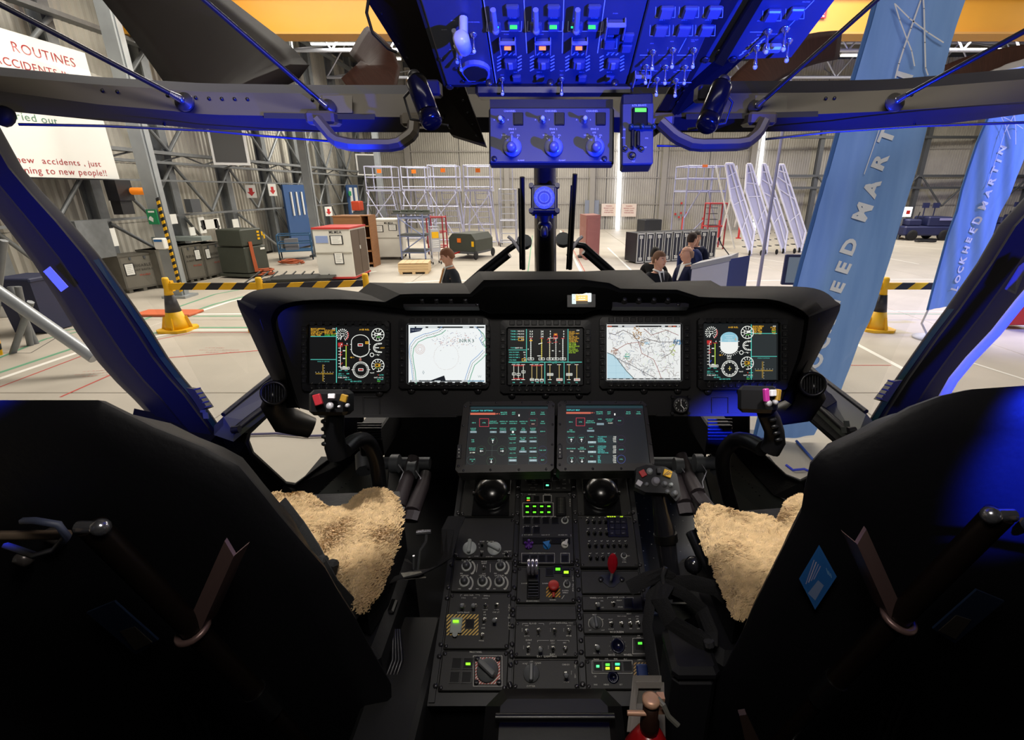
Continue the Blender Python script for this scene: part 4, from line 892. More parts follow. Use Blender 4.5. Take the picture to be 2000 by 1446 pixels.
# round air vents at both ends
for x,y,r,lab,dx in((534,768,24,'round black air vent at the left end of the panel',-1),(1588,751,24,'round black air vent at the right end of the panel',1)):
 D=1.28;S=D/FPX;n_=(BN+RT*(-.35*dx)).normalized();c=W(x,y,D);t=thing('air_vent',c-UP*r*S,lab,'air vent','round air vents')
 m=MB();m.lathe(c-n_*.05,n_,[(r*S*1.0,0),(r*S*1.05,.045),(r*S*.98,.052),(r*S*.80,.053),(r*S*.78,.035)],26);m.build('ring',mat('vent_black','19191b',.3),t)
 m=MB();F=Fr(c-n_*.008,RT-n_*RT.dot(n_),UP)
 for k in range(-3,4):
  h=math.sqrt(max(.01,1-(k/4.2)**2))*r*S*.78;a,b=F.pt(k*r*S*.2,-h),F.pt(k*r*S*.2,h);m=MB();m.tube([a,b],.0022,4);m.build('vane',black,t)
 m=MB();m.tube([c-n_*.03,W(x+dx*-2,y+22,D+.05),W(x-dx*22,y+52 if dx<0 else y+48,1.38),W(x-dx*75,y+68 if dx<0 else y+62,1.42)],[.024,.034,.04,.03],12);m.build('duct',mat('duct_black','1c1a19',.4),t)
# ------------------------------------------------------------------ two touch displays below
def tdu(P,Q,lab,fn):
 a,b,c_,d=[W(*p)for p in P];F=Fr(a.lerp(b,.5),b-a,((a+b)/2-(d+c_)/2));t=thing('touch_display',(c_+d)/2,lab,'display','lower touch displays')
 m=MB();OC=[F.uv(*p[:2])for p in P]
 def inset(pts,k):cx=sum(p[0]for p in pts)/4;cy=sum(p[1]for p in pts)/4;return[(cx+(x-cx)*(1-k/abs(x-cx)),cy+(y-cy)*(1-k/abs(y-cy)))for x,y in pts]
 IN=[F.uv(*p)for p in Q]
 def oct_(pts,k):
  o=[]
  for i in range(4):
   p,q,r_=V3((*pts[i-1],0)),V3((*pts[i],0)),V3((*pts[(i+1)%4],0));o+=[(q+(p-q).normalized()*k),(q+(r_-q).normalized()*k)]
  return[(v.x,v.y)for v in o]
 o8=oct_(OC,.008);i8=oct_(IN,.001)
 m.loft([[F.pt(*p,-.03)for p in o8],[F.pt(*p,-.002)for p in o8],[F.pt(p[0]*.995,p[1],.0)for p in o8],[F.pt(*p,.001)for p in i8],[F.pt(*p,-.006)for p in i8]],closed=True)
 m.build('bezel',mat('tdu_bezel','2b2825',.5,bump=.03,nscale=300),t)
 m=MB();m.prism([F.pt(*p,-.031)for p in o8],F.n*-.04);m.build('housing',black,t)
 for i in range(4):
  for f in(.06,.35,.65,.94):
   p=V3((*OC[i],0)).lerp(V3((*OC[(i+1)%4],0)),f);q=V3((*IN[i],0)).lerp(V3((*IN[(i+1)%4],0)),f);w_=p.lerp(q,.3);inst('screw',screw,F.mat(w_.x,w_.y,.001,k=.55),t)
 cv=Canvas(F,-.0055);cv.ppoly(Q,'0e1214');cv.k=20;fn(cv);cv.build('screen',SCREEN,t)
 sx=P[3][0]+8 if P[0][0]<1000 else P[3][0]+6
 m=MB();u0,v0=F.uv(sx+1 if P[0][0]<1000 else 1093.5,883);m.T=F.mat(u0,v0,.001);S=F.sc(1000,880);m.box((0,0,.001),(9*S,28*S,.003),bev=.001);m.build('rocker',black,t)
 cv=Canvas(F,.0045);x=sx+1 if P[0][0]<1000 else 1093.5;cv.ppoly([(x-1.6,880),(x+1.6,880),(x,876.6)],'d8d8d0');cv.ppoly([(x-1.6,884),(x+1.6,884),(x,887.4)],'d8d8d0');cv.line([(x,891),(x,894)],.8,'c8c8c0');cv.build('rocker_print',PRINT,t)
TQ='a0e8d8';TC='5cc8b0'
def grid(cv,dx):
 pass
def tduA(cv):
 cv.rect(919,792,1070,797,'17343a');cv.text(920,801,'DISPLAY TSD SETTINGS',2.6,'4ae0e0','l',True,sx=.93);cv.rect(918,805,967,809,'d06850');cv.text(972,807,'HF 2',2.6,'e07058',bold=True)
 for x,y,a,b in((984,806,'MASTER','ALERTS'),(1003,806,'ADF','LIST'),(1041,806,'BASE','DROP'),(1060,806,'TOP','LEVEL'),(963,823.5,'DISPLAY','SELECTION')):
  cv.arc(x,y,7.5,.5,'3a1c26',n=18);cv.text(x,y-1.7,a,2.2,TC,bold=True);cv.text(x,y+1.7,b,2.2,TC,bold=True)
 cv.rect(1012.3,808,1014.8,812,'f4f6f0');cv.box(936,816.5,954,832,.9,'c83848');cv.text(945,824.5,'CTR',2.2,TC,bold=True);cv.text(925,824.5,'HDG',2.2,TC,bold=True)
 for x,a,b in((983,'CENTRE ON','CURSOR'),(1002,'CENTRE ON','OWN HELO'),(1022,'CENTRE ON','TRACK'),(1060,'FIND','TRACK')):cv.text(x,822,a,2.0,TC,bold=True,sx=.9);cv.text(x,825.8,b,2.0,TC,bold=True,sx=.9)
 cv.text(1041,820,'TRACK',2,TC,bold=True);cv.box(1033,816,1049,830.5,.5,'5a2430');cv.line([(1038,827),(1044,827)],1,'e0b0a0')
 for x,a,b,c in((924,'RADAR','VIDEO','NORM'),(963,'SETTINGS','','TSD'),(982,'DISPLAY','OPTION','TSD'),(1002,'LIMITED','TRACKS',''),(1022,'TSD','ITEMS','FILTR'),(1041,'RADAR','VIDEO','NORM')):
  cv.text(x,835.5,a,2,TC,bold=True);cv.text(x,838.6,b,2,TC,bold=True)
  if c:cv.rect(x-6.5,840.8,x+6.5,844.4,'8098a0');cv.text(x,842.6,c,2,'d8e4e4')
 cv.disc(1001.5,842.6,2.2,'f4f8f4');cv.text(1001.5,847.5,'FILTER',2,TC,bold=True)
 cv.arc(1060,841,8,.5,'3a1c30',n=18);cv.text(1060,841.5,'ZEROS',2,TC,bold=True)
 for x,y,s_,dx_,dy_ in((962,860,'PAN',0,-1),(940,879,'PAN',-1,0),(980,879,'PAN',1,0),(959,899,'PAN',0,1)):
  cv.arc(x,y,9.3,.5,'304a30',n=8);cv.text(x,y-3.4,s_,2,TC,bold=True);cv.line([(x-dx_*3,y+1-dy_*3),(x+dx_*3,y+1+dy_*3)],1,'f4f8f4');a=atan2(dy_,dx_)
  for q in(2.4,-2.4):cv.line([(x+dx_*3,y+1+dy_*3),(x+dx_*3+2.4*cos(a+q),y+1+dy_*3+2.4*sin(a+q))],1,'f4f8f4')
 cv.line([(949,879),(971,879)],.4,'4a5a58');cv.line([(961,869),(960,890)],.4,'4a5a58')
 for x,y,a,b in((923,860,'TSD','OFF'),(922,876,'DISPLAY','RANGE'),(922,898,'ZOOM','IN')):cv.text(x,y-1.7,a,2.1,TC,bold=True);cv.text(x,y+1.8,b,2.1,TC,bold=True)
 cv.text(922,883,'20 NM',2.3,'e8ecd8',bold=True);cv.arc(919.5,898,8.5,.5,'304a48',n=10)
 for y in(856,876):
  for x,a,b,c in((1001,'LOCATED','TRACKS','ALL OFF' if y<860 else 'ALL ON'),(1021,'SEL TGT' if y<860 else 'ESM','ITEMS','BLINK' if y<860 else 'FILTR'),(1041,'ADD PTS' if y<860 else 'EXP SHIP','','NORM')):
   cv.box(x-8.5,y-6,x+8.5,y+11,.35,'2c4a48');cv.text(x,y-2,a,2,TC,bold=True);cv.text(x,y+1.2,b,2,TC,bold=True)
   if x>1010:cv.rect(x-7,y+3.2,x+7,y+7,'8098a0');cv.text(x,y+5,c,2,'e0e8e8')
   else:cv.text(x,y+8,c,2,TC,bold=True)
 for x,a in((1001,'SYMBOLOGY'),(1041,'MAP VIDEO')):cv.box(x-8.5,889,x+8.5,906,.4,'2c4a48');cv.text(x,893,a,2,TC,bold=True,sx=.85);cv.rect(x-7.5,896,x+7.5,900.5,'90a8b0');cv.text(x,898.3,'NORM',2.2,'e8f0f0')
 for x,y,a in((1060,878.5,'TSD OFF'),(1060,897.5,'MAP')):cv.arc(x,y,8.5,.5,'2a2a5a',n=10);cv.text(x,y,a,2.1,TC,bold=True)
def tduB(cv):
 cv.rect(1106,791,1257,796,'17343a');cv.text(1107,799.5,'DISPLAY MAP',2.6,'4ae0e0','l',True);cv.rect(1106,803.5,1154,807,'d06850');cv.text(1158,805,'HF 1',2.4,'e07058',bold=True)
 for x,y,a,b in((1171.5,805,'MASTER','ALERTS'),(1190,805,'ADF','LIST'),(1228,805,'BASE','DROP'),(1248,805,'TOP','LEVEL'),(1153.5,822.5,'DISPLAY','SELECTION'),(1115.5,840.5,'TSD','SETTINGS')):
  cv.arc(x,y,7.5,.5,'3a1c26',n=18);cv.text(x,y-1.7,a,2.2,TC,bold=True);cv.text(x,y+1.7,b,2.2,TC,bold=True)
 cv.rect(1200,806,1202.6,810,'f0f0ea');cv.box(1125.5,815,1142.5,830.5,.9,'c83848');cv.text(1134,823,'CTR',2.2,TC,bold=True);cv.text(1115,823,'HDG',2.2,TC,bold=True)
 for x,a,b in((1172,'WXR',''),(1191,'AIRCRAFT','OFFSET'),(1193,'','')):cv.text(x,817.5,a,2,TC,bold=True);cv.text(x,821,b,2,TC,bold=True)
 cv.rect(1166,825,1180,829,'8098a0');cv.text(1193,825.2,'RIGHT',2,'e8ecd8',bold=True);cv.text(1211,820.5,'MAP',2,TC,bold=True);cv.arc(1211,821,8,.5,'3a2040',n=16);cv.text(1154,835.5,'ADSF',2,TC,bold=True);cv.rect(1147,838.5,1161,842,'8098a0')
 for x,y,a,d_ in((1116,857,'BRIGHT',-1),(1136,857,'LIGHT',-1),(1117,897,'DIM',1),(1137,897,'DARK',1)):
  cv.arc(x,y,9,.5,'304a48',n=10);cv.text(x,y-3.5,a,2.1,TC,bold=True);cv.line([(x,y-1),(x,y+5)],1,'f4f8f4')
  for q in(-1,1):cv.line([(x,y+2+d_*3),(x+q*2,y+2+d_)],1,'f4f8f4')
 cv.text(1116,875,'BACKGRND',2.0,TC,bold=True);cv.text(1137,873,'AREA',2.0,TC,bold=True);cv.text(1137,876,'TRANSPAR',2.0,TC,bold=True);cv.text(1117,880.5,'70%',2.2,'f0f0ea',bold=True);cv.text(1137,880.5,'52.0%',2.2,'f0f0ea',bold=True)
 for y,a,b in((852,'VMAP','OFF'),(871,'DAFIF','OFF'),(890,'OVL','OFF')):cv.box(1148.5,y-3.5,1165,y+14,.4,'2c4a48');cv.text(1156,y,a,2.1,TC,bold=True);cv.rect(1148.8,y+8.6,1164.5,y+12.8,'98b0b4');cv.text(1156,y+10.6,b,2.2,'f0f4f0')
 L=(('TRANSPORT','ROADS','BORDERS','COASTLINE'),('CONTOURS','RAILWAYS','WATER','AIRWAYS','NAV BEACONS'),('ALT','SID','LBL','NDB','TAC'))
 for k,(y0,rows)in enumerate(zip((852,870.5,889.5),L)):
  cv.rect(1166,y0-2.5,1206,y0+15,'1a2628')
  for i,t in enumerate(rows):cv.text(1168,y0+i*3.2,t,2.1,'58d8d0','l',True,sx=.9);cv.text(1204,y0+i*3.2,'OFF' if(i+k)%3 else 'ON',2.3,'f4f4ea','r',True)
 for y,a in((857.5,'VMAP'),(877,'DAFIF'),(896,'OVL')):cv.arc(1214,y,8.2,.5,'3a2048' if y<890 else '4858b0',n=12);cv.text(1214,y,a,2.1,TC,bold=True)
tdu([(906,785,1.275),(1084,783,1.275),(1082,921,1.19),(888,924,1.19)],[(917,793),(1070,793),(1068,907),(908,909)],'left of the two large touch displays below the panel, screen headed DISPLAY TSD SETTINGS',tduA)
tdu([(1089,783,1.275),(1262,784,1.275),(1281,919,1.19),(1087,921,1.19)],[(1105,791),(1256,791),(1270,905),(1107,907)],'right of the two large touch displays below the panel, screen headed DISPLAY MAP',tduB)
# under-panel boxes and structure
for x0,x1,y0,y1,lab in((698,745,828,858,'ribbed black box in the shadow under the left of the panel'),(1382,1430,820,858,'ribbed black box in the shadow under the right of the panel')):
 c=W((x0+x1)/2,y0,1.7);t=thing('ribbed_box',c,lab,'electronics box','ribbed boxes under the panel');a,b=W(x0,y0,1.7),W(x1,y1,1.7);w_=b.x-a.x
 m=MB();m.box((a+b)/2+FW*.12,(w_,.24,.11),bev=.005);m.build('case',panel_m,t)
 for k in range(7):
  z=k/6;p=W(x0,y0+(y1-y0)*z,1.69);q=W(x1,y0+(y1-y0)*z,1.69);m=MB();m.cyl(p,q,.004,n=5);m.build('rib',mat('rib_dark','35363a',.4),t)
m=MB();m.box(W(1065,870,1.9),(.5,.3,.4));o=m.build('avionics_bay',shell_m);tag(o,'black equipment bay in the dark behind the touch displays','equipment')
for x,s in((770,1),(1345,-1)):
 m=MB();m.tube([W(x-50*s,905,1.75),W(x+70*s,905,1.75)],.022,10);m.tube([W(x-60*s,890,1.8),W(x-58*s,920,1.75)],.03,8)
 o=m.build('pedal_crossbar',steel_d);tag(o,'dark cross tube carrying the rudder pedals, %s side'%('left' if s>0 else 'right'),'bar')
# =================================================================== CENTRE CONSOLE
con_m=mat('console_grey','232220',.55,bump=.04,nscale=350,ns=.08)
con_d=mat('console_dark','151517',.5);blk=mat('switch_black','0b0b0c',.35);slv=mat('switch_silver','c8c6c0',.2,.9);knob_g=mat('knob_grey','77797c',.4);knob_l=mat('knob_light','a9aeae',.4)
win=mat('dark_window','08080a',.45,spec=.2)
PT,PB=W(1066,928,1.37),W(1066,1345,1.02)
PD=Fr(PB,(1,0,0),PT-PB)
CT=thing('centre_console',W(1066,1345,1.05)-V3((0,0,.35)),'black sloping centre console of switch panels, knobs and two domes','console')
m=MB();q=[PD.pt(-.242,-.03,-.004),PD.pt(.242,-.03,-.004),PD.pt(.235,.53,-.004),PD.pt(-.235,.53,-.004)]
m.prism(q,PD.n*-.05);m.build('console_deck',con_d,CT)
m=MB();q2=[PD.pt(-.240,-.028,-.054),PD.pt(.240,-.028,-.054),PD.pt(.233,.52,-.054),PD.pt(-.233,.52,-.054)]
m.prism(q2,V3((0,0,-.30)));m.build('console_body',con_d,CT)
m=MB();m.box((-.30,.62,1.45),(.12,.55,.42),bev=.01);m.build('side_box',mat('side_box','111112',.6),CT)
for u in(-.232,-.078,.078,.232):
 m=MB(T=PD.mat());m.box((u,.25,.0),(.012,.55,.006));m.build('panel_rail',con_d,CT)
COLS={'L':(-.222,-.0795),'M':(-.0685,.0695),'R':(.083,.222)}
def mk(f,mats):
 m=MB();f(m);return m.mesh('x',mats)
def _tog(m,tall=1.0):
 m.m=0;m.lathe((0,0,0),(0,0,1),[(.0058,0),(.0058,.002),(.0045,.0022),(.0040,.005)],10);m.m=1
 m.lathe((0,0,.004),(0,-.35,1),[(.0016,0),(.0020,.012*tall),(.0028,.016*tall),(.0024,.0185*tall)],8)
TOG=mk(lambda m:_tog(m),[slv,slv]);TOG.name='toggle_switch'
TOGB=mk(lambda m:_tog(m),[slv,blk]);TOGT=mk(lambda m:_tog(m,1.6),[slv,blk])
def _tg(m):
 _tog(m,1.2);m.m=2;m.sphere((0,-.0078,.026),.0052,10)
TOGG=mk(_tg,[slv,blk,knob_g])
def _kn(m):
 m.m=0;m.lathe((0,0,0),(0,0,1),[(.0125,0),(.0125,.003),(.0095,.004)],16);m.m=1
 m.lathe((0,0,.004),(0,0,1),[(.0090,0),(.0084,.011),(.0078,.0125)],10);m.box((0,.004,.0165),(.0022,.008,.0012))
KNB=mk(_kn,[mat('skirt_pale','b8bab8',.5),mat('knob_dark','3a3b3e',.4)])
def _kp(m,r=1.0):
 m.m=0;m.lathe((0,0,0),(0,0,1),[(.017*r,0),(.017*r,.004),(.0155*r,.006)],20);m.m=1
 m.box((0,.001,.012),(.0085*r,.033*r,.014),taper=.8,bev=.002)
KPL=mk(_kp,[knob_l,knob_l]);KPG=mk(_kp,[mat('knob_mid','5a5c5e',.4),mat('knob_mid','5a5c5e')])
def _sq(m):
 m.m=0;rr_=[]
 for(w_,z)in((.0088,0),(.0088,.0022),(.0074,.0022),(.0074,-.001)):rr_.append([V3((sx*w_,sy*w_,z))for sx,sy in((-1,-1),(1,-1),(1,1),(-1,1))])
 m.loft(rr_,closed=True);m.m=1;m.box((0,0,-.0005),(.0146,.0146,.002))
SQ=mk(_sq,[blk,win]);SQ.name='push_button'
def _cb(m):
 m.m=0;m.lathe((0,0,0),(0,0,1),[(.0042,0),(.0042,.002),(.0034,.003)],10);m.m=1;m.lathe((0,0,.003),(0,-.55,1),[(.0030,0),(.0036,.010),(.0030,.013)],8);m.m=0;m.lathe((0,-.001,.004),(0,-1,.5),[(.0012,0),(.0012,.004)],5)
BRK=mk(_cb,[slv,blk])
class CP:
 def __init__(s,F,root,q,lab=None,n=.006,m_=None,name='control_panel',frame=True):
  s.F=F;s.n=n;s.root=root
  m=MB(T=F.mat());u0,u1,v0,v1=q;m.box(((u0+u1)/2,(v0+v1)/2,n/2),(u1-u0,v1-v0,n),bev=.0022);s.o=m.build(name,m_ or con_m,root,lab);s.cv=Canvas(F,n+.0004);s.lt=Canvas(F,n+.0014);s.q=q
 def put(s,me,x,y,name,rot=0,k=1.0,n=0.0,label=None):
  return inst(name,me,s.F.M(x,y,s.n+n,rot,k),s.o,label)
 def screws(s,inset=.006,k=.8,side=True):
  u0,u1,v0,v1=s.q
  for u in(u0+inset,u1-inset):
   for v in(v0+inset,v1-inset):inst('screw',screw,s.F.mat(u,v,s.n,rnd(0,3),k),s.o)
 def rails(s):
  u0,u1,v0,v1=s.q
  for u in(u0-.006,u1+.006):
   for v in((v0+.010,v1-.010)if v1-v0>.03 else((v0+v1)/2,)):inst('screw',screw,s.F.mat(u,v,.004,rnd(0,3),1.0),s.o)
 def T(s,x,y,t,h=2.6,c='f2f0e6',**k):s.cv.text(x,y,t,h,c,**k)
 def led(s,x,y,t,c='6cff2a',w=5,h=2.4,n=.0):s.lt.rect(x-w,y-h,x+w,y+h,c)
 def done(s):
  if s.cv.m.v:s.cv.build('panel_print',PRINT,s.o)
  if s.lt.m.v:s.lt.build('lit_legend',LITE,s.o)
def pcol(c,y0,y1,xm=None,**k):
 x={'L':940,'M':1066,'R':1195}[c];v1=PD.uv(x,y0)[1];v0=PD.uv(x,y1)[1];p=CP(PD,CT,(*COLS[c],v0,v1),**k);p.rails();return p
# left column
def dome(p,x,y,nm='trackball_dome'):
 m=MB(T=PD.M(x,y,p.n));r=.046;m.box((0,0,.001),(.098,.108,.003),bev=.002)
 m.sphere((0,.006,.012),r,24,(1,1.0,.78));m.cyl((-r-.003,.002,.016),(r+.003,.002,.016),.005,n=10);m.build(nm,mat('dome_black','0e0e10',.22,spec=.6),p.o)
p=pcol('L',931,1011);dome(p,961,974);p.screws();p.done()
p=pcol('L',1015,1093);p.put(KPL,918,1074,'rotary_knob',.0,1.0,label='pale grey rotary knob');p.put(KPL,966,1075,'rotary_knob',1.1,1.0,label='pale grey rotary knob')
for x,y in((943,1066),(942,1084),(990,1084)):p.put(BRK,x,y,'mini_switch')
for x,y,t in((890,1084,'STBY'),(917,1091,'OFF'),(931,1089,'CODE'),(957,1090,'CODE MC 1'),(992,1079,'LAMPTEST'),(984,1084,'OFF'),(992,1089,'SELFTEST'),(942,1060,'NORM'),(936,1065,'D'),(937,1072,'L'),(942,1079,'SPAL'),(958,1060,'SEL CODE')):p.T(x,y,t,2.0)
p.screws();p.done()
p=pcol('L',1097,1158)
for x,y,t in((912,1109,'CO-PILOT'),(978,1109,'PILOT'),(908,1139,'O/HEAD'),(943,1139,'UTBAY'),(976,1139,'LATERAL')):
 p.cv.arc(x+1,y+2,15,3.2,'c8c8c2',-55,50,14);p.put(KNB,x,y,'dimmer_knob');p.T(x,y-12.5,t,2.8);p.T(x-10,y+13.5,'MIN',2.1);p.T(x+11,y+13.5,'MAX',2.1)
p.put(TOG,946,1112,'toggle_switch');p.T(946,1097.5+2,'MODE',2.6);p.T(946,1103,'NIGHT',2.2);p.T(946,1123,'DAY',2.2);p.cv.line([(933,1104),(931,1120)],.8,'d0cec6');p.cv.line([(958,1104),(958,1120)],.8,'d0cec6');p.done()
p=pcol('L',1161,1270)
for x,y,k in((906,1186,TOGG),(928,1186,TOGG),(950,1185,TOGT),(971,1185,TOGT),(947,1213,TOG),(968,1214,TOGG),(943,1243,TOG)):p.put(k,x,y,'toggle_switch')
for x,y,t,h in((916,1165,'AFCS TRIM',2.4),(906,1170,'COLL',2.4),(928,1170,'CYC',2.4),(951,1166,'EMERG',2.4),(948,1171,'COMMS',2.2),(903,1193,'OFF',2.2),(925,1193,'OFF',2.2),(948,1193,'EMERG',2),(970,1193,'EMERG',2),(947,1198,'HF',2.4),(947,1203,'ON',2.2),(969,1198,'CHIP LT',2.4),(945,1222,'OFF',2.2),(967,1222,'OFF',2.2),(944,1229,'CVM',2.3),(941,1253.5,'MARK',2.4),(906,1198.5,'DATA ERASE',2.6)):p.T(x,y,t,h)
p.cv.line([(900,1167),(900,1164),(903,1164)],.5,'d0cec6');p.cv.line([(929,1164),(937,1164),(937,1167)],.5,'d0cec6')
p.cv.text(995,1184,'ANC SW PNL',4.0,'d6d4ca',vert=True)
def hazard(p,x0,y0,x1,y1,ca,cb,hole=None,w=4.2,sl=1.0,n=0.0):
 p.cv.rect(x0,y0,x1,y1,ca);W_=x1-x0;H_=y1-y0;s=-H_*sl
 while s<W_:
  # stripe clipped to the rectangle
  P=[(x0+s,y1),(x0+s+w,y1),(x0+s+w+H_*sl,y0),(x0+s+H_*sl,y0)]
  def clip(P,ax,lim,keep):
   o=[]
   for i in range(len(P)):
    a,b=P[i],P[(i+1)%len(P)];ia,ib=keep(a[ax],lim),keep(b[ax],lim)
    if ia:o.append(a)
    if ia!=ib:
     t=(lim-a[ax])/(b[ax]-a[ax]);o.append((a[0]+(b[0]-a[0])*t,a[1]+(b[1]-a[1])*t))
   return o
  P=clip(clip(P,0,x0,lambda a,l:a>=l),0,x1,lambda a,l:a<=l)
  if len(P)>2:p.cv.ppoly(P,cb)
  s+=w*2
hazard(p,873,1202,935,1243,'e8c46a','2a2418',w=3.6)
p.put(SQ,918,1221.5,'push_button',k=1.15);p.put(SQ,893,1221.5,'guarded_button',k=1.35)
m=MB(T=PD.M(893,1222,.012));m.box((0,-.004,.003),(.026,.032,.003),bev=.003);m.cyl((0,-.022,.001),(0,-.022,.005),.006,n=12);m.build('clear_guard',mat('clear_cover','a8aca8',.2,alpha=1,ns=0),p.o)
p.lt.n=.0195;p.lt.rect(887,1217,898,1222,'8cff20');p.screws();p.done()
p=pcol('L',1273,1352);p.T(930,1275.5,'MASS PANEL',2.8)
for x,y in((893,1298),(915,1298),(889,1325),(912,1325)):p.put(SQ,x,y,'push_button',k=1.25)
p.led(915,1299,'','8cff20',4.5,2.4);p.cv.box(925,1283,981,1342,.8,'e8e6de');hazard(p,929,1286,977,1338,'e6e2dc','c0392e',w=3.0)
p.put(KPG,953,1312,'selector_knob',.9,1.35)
for x,y in((933,1289),(973,1289),(931,1335),(975,1335)):p.put(screw,x,y,'screw',k=1.1)
p.screws();p.done()
# middle column
p=pcol('M',928,962)
for x,y in((1034,935),(1051,935),(1068,935),(1086,935),(1069,952)):p.cv.box(x-7.5,y-6.5,x+7.5,y+6.5,.7,'c8c8c2');p.put(SQ,x,y,'push_button',k=.95)
for x,y,c in((1037,936,'30e890'),(1052,934,'30e8a0'),(1069,951,'60f0b0')):p.led(x,y,'',c,2.8,1.6)
for x,y,t in((1052,927.5,'ALT'),(1077,927,'COM SEL'),(1041,945,'CHRG'),(1035,949,'FADE'),(1047,949,'FADE'),(1041,955,'RANGE'),(1034,959,'4'),(1047,959,'8'),(1069,945,'PUMP'),(1090,956,'SLEW'),(1102,933,'SNO'),(1102,940,'OFF'),(1102,948,'PLOT'),(1102,956,'FUEL')):p.T(x,y,t,1.9)
p.cv.text(1112,939,'DHC',2.6,'d6d4ca',vert=True);p.done()
p=pcol('M',965,1105,m_=mat('console_dk2','1f1e1d',.5,bump=.04,nscale=350))
p.cv.box(1021,985,1080.5,1011.5,.8,'d0cec6')
for x in(1030,1044,1058,1072):
 for y in(992,1003.5):p.put(SQ,x,y,'push_button',k=.88);p.led(x,y,'','62e824',3.0,1.4)
p.put(SQ,1032,977,'push_button',k=.9);p.put(SQ,1048,977,'push_button',k=.9);p.led(1032,976,'','50e040',3,1.4);p.led(1032,980.5,'','f07828',3,1.2)
p.cv.box(1061,970,1077,983,.7,'d0cec6');p.put(SQ,1069,977,'push_button',k=.95);p.T(1069,968,'MNG+SET',1.8);p.T(1039,968.5,'TEST-+-CPL',1.9)
m=MB(T=PD.M(1095,992,p.n));m.box((0,0,.001),(.028,.058,.004),bev=.002);m.box((0,0,.0035),(.021,.048,.001));m.build('trim_indicator',blk,p.o)
cv=Canvas(PD,.0125)
for i in range(11):cv.line([(1090,978+i*2.8),(1100,978+i*2.8)],.4,'787870')
cv.line([(1095,977),(1095,1007)],.4,'787870');cv.build('indicator_scale',PRINT,p.o)
p.cv.text(1113.5,978,'AFCS',3.4,'d6d4ca',vert=True)
for y,xs3,t in((1020,(1030,1048,1066,1084),('BAR','RAD','FL','HS')),(1038.5,(1030,1048),('HDG','NAV'))):
 for x,tt in zip(xs3,t):p.put(SQ,x,y,'push_button',k=1.0);p.T(x,y-8.2,tt,2.0);p.cv.line([(x-8,y-4.5),(x-8,y-7.5),(x-5,y-7.5)],.5,'c8c8c2')
p.put(KNB,1103,1020,'selector_knob',k=.75);p.T(1097,1010.5,'AM',2);p.T(1108,1012,'CK A',2)
p.T(1032,1047.5,'HOV HT FT',2.1);p.T(1066,1047.5,'RAD HT FT',2.1);p.T(1099,1047.5,'AIR SPEED KTS',1.9,sx=.9);p.cv.line([(1020,1050),(1020,1047),(1021.5,1047)],.6,'d0cec6');p.cv.line([(1114,1047),(1115,1047),(1115,1050)],.6,'d0cec6')
m=MB(T=PD.M(1067,1059,p.n));m.box((0,0,.001),(.118,.018,.003),bev=.001);m.build('readout_window',win,p.o)
cv=Canvas(PD,.0115)
for x,t in((1036,'60'),(1071,'700'),(1101,'100')):cv.text(x,1060,t,5,'5a5848',sx=1.1)
cv.build('readout_digits',PRINT,p.o)
def cross(m):
 m.m=0;m.lathe((0,0,0),(0,0,1),[(.0095,0),(.0095,.004),(.006,.006)],14)
 for i in range(5):a=i*2*pi/5+pi/2;m.cyl((.005*cos(a),.005*sin(a),.005),(.0095*cos(a),.0095*sin(a),.014),.0032,n=6)
p.put(mk(cross,mat('knob_purple','5a2a8c',.4)),1033,1069,'selector_knob',label='purple star knob')
def tri(m):
 m.lathe((0,0,0),(0,0,1),[(.0095,0),(.0095,.004)],14);m.prism([(-.009,.006,.004),(.009,.006,.004),(0,-.011,.004)],(0,0,.011))
p.put(mk(tri,mat('knob_blue','2f7cc4',.4)),1068,1069,'selector_knob',.2,label='blue triangular knob')
def tear(m):
 m.lathe((0,0,0),(0,0,1),[(.0095,0),(.009,.005),(.007,.009)],14);m.prism([(-.006,-.004,.004),(.004,-.006,.004),(.008,.010,.004),(.002,.008,.004)],(0,0,.012))
p.put(mk(tear,mat('knob_white','d8d6d0',.4)),1103,1068,'selector_knob',label='white pointer knob')
for x in(1027,1043,1058.5,1075,1103):p.put(SQ,x,1094,'push_button',k=1.0)
p.cv.line([(1019,1083),(1019,1102),(1083,1102),(1083,1083),(1019,1083)],.6,'d0cec6');p.cv.box(1095,1083,1112,1102,.6,'d0cec6');p.T(1050,1083,'T DN  HOV  TRNS  T UP',1.8);p.T(1103,1083,'PUSH',1.8);p.screws();p.done()
p=pcol('M',1109,1180)
m=MB(T=PD.M(1042,1143,p.n));m.box((0,0,.001),(.030,.070,.004),bev=.002)
for i in range(6):m.box((0,-.030+i*.0058,.006+i*.0014),(.024,.0045,.010+i*.002),bev=.001)
m.build('lever_gaiter',blk,p.o)
m=MB(T=PD.M(1041,1127,.03));m.cyl((0,0,-.02),(0,.004,.012),.006,n=8)
for x in(-.009,0,.009):m.lathe((x-.004,.004,.020),(1,0,0),[(.014,0),(.0175,.0015),(.0175,.0065),(.014,.008)],20)
m.build('gear_lever',mat('lever_silver','b9b6c4',.25,.8),p.o,'silver wheel-shaped gear lever')
for x,y,t,c in((1073.5,1121,'LEFT','62f020'),(1089.5,1115.5,'NOSE','62f020'),(1105.5,1121.5,'RIGHT','a8f820')):p.put(SQ,x,y,'gear_light',k=1.1,n=.002);p.lt.rect(x-4.5,y-2.5,x+4.5,y+2.5,c);p.lt.n=.0105
hazard(p,1067,1148,1094,1169,'d8a030','221e18',w=3.4)
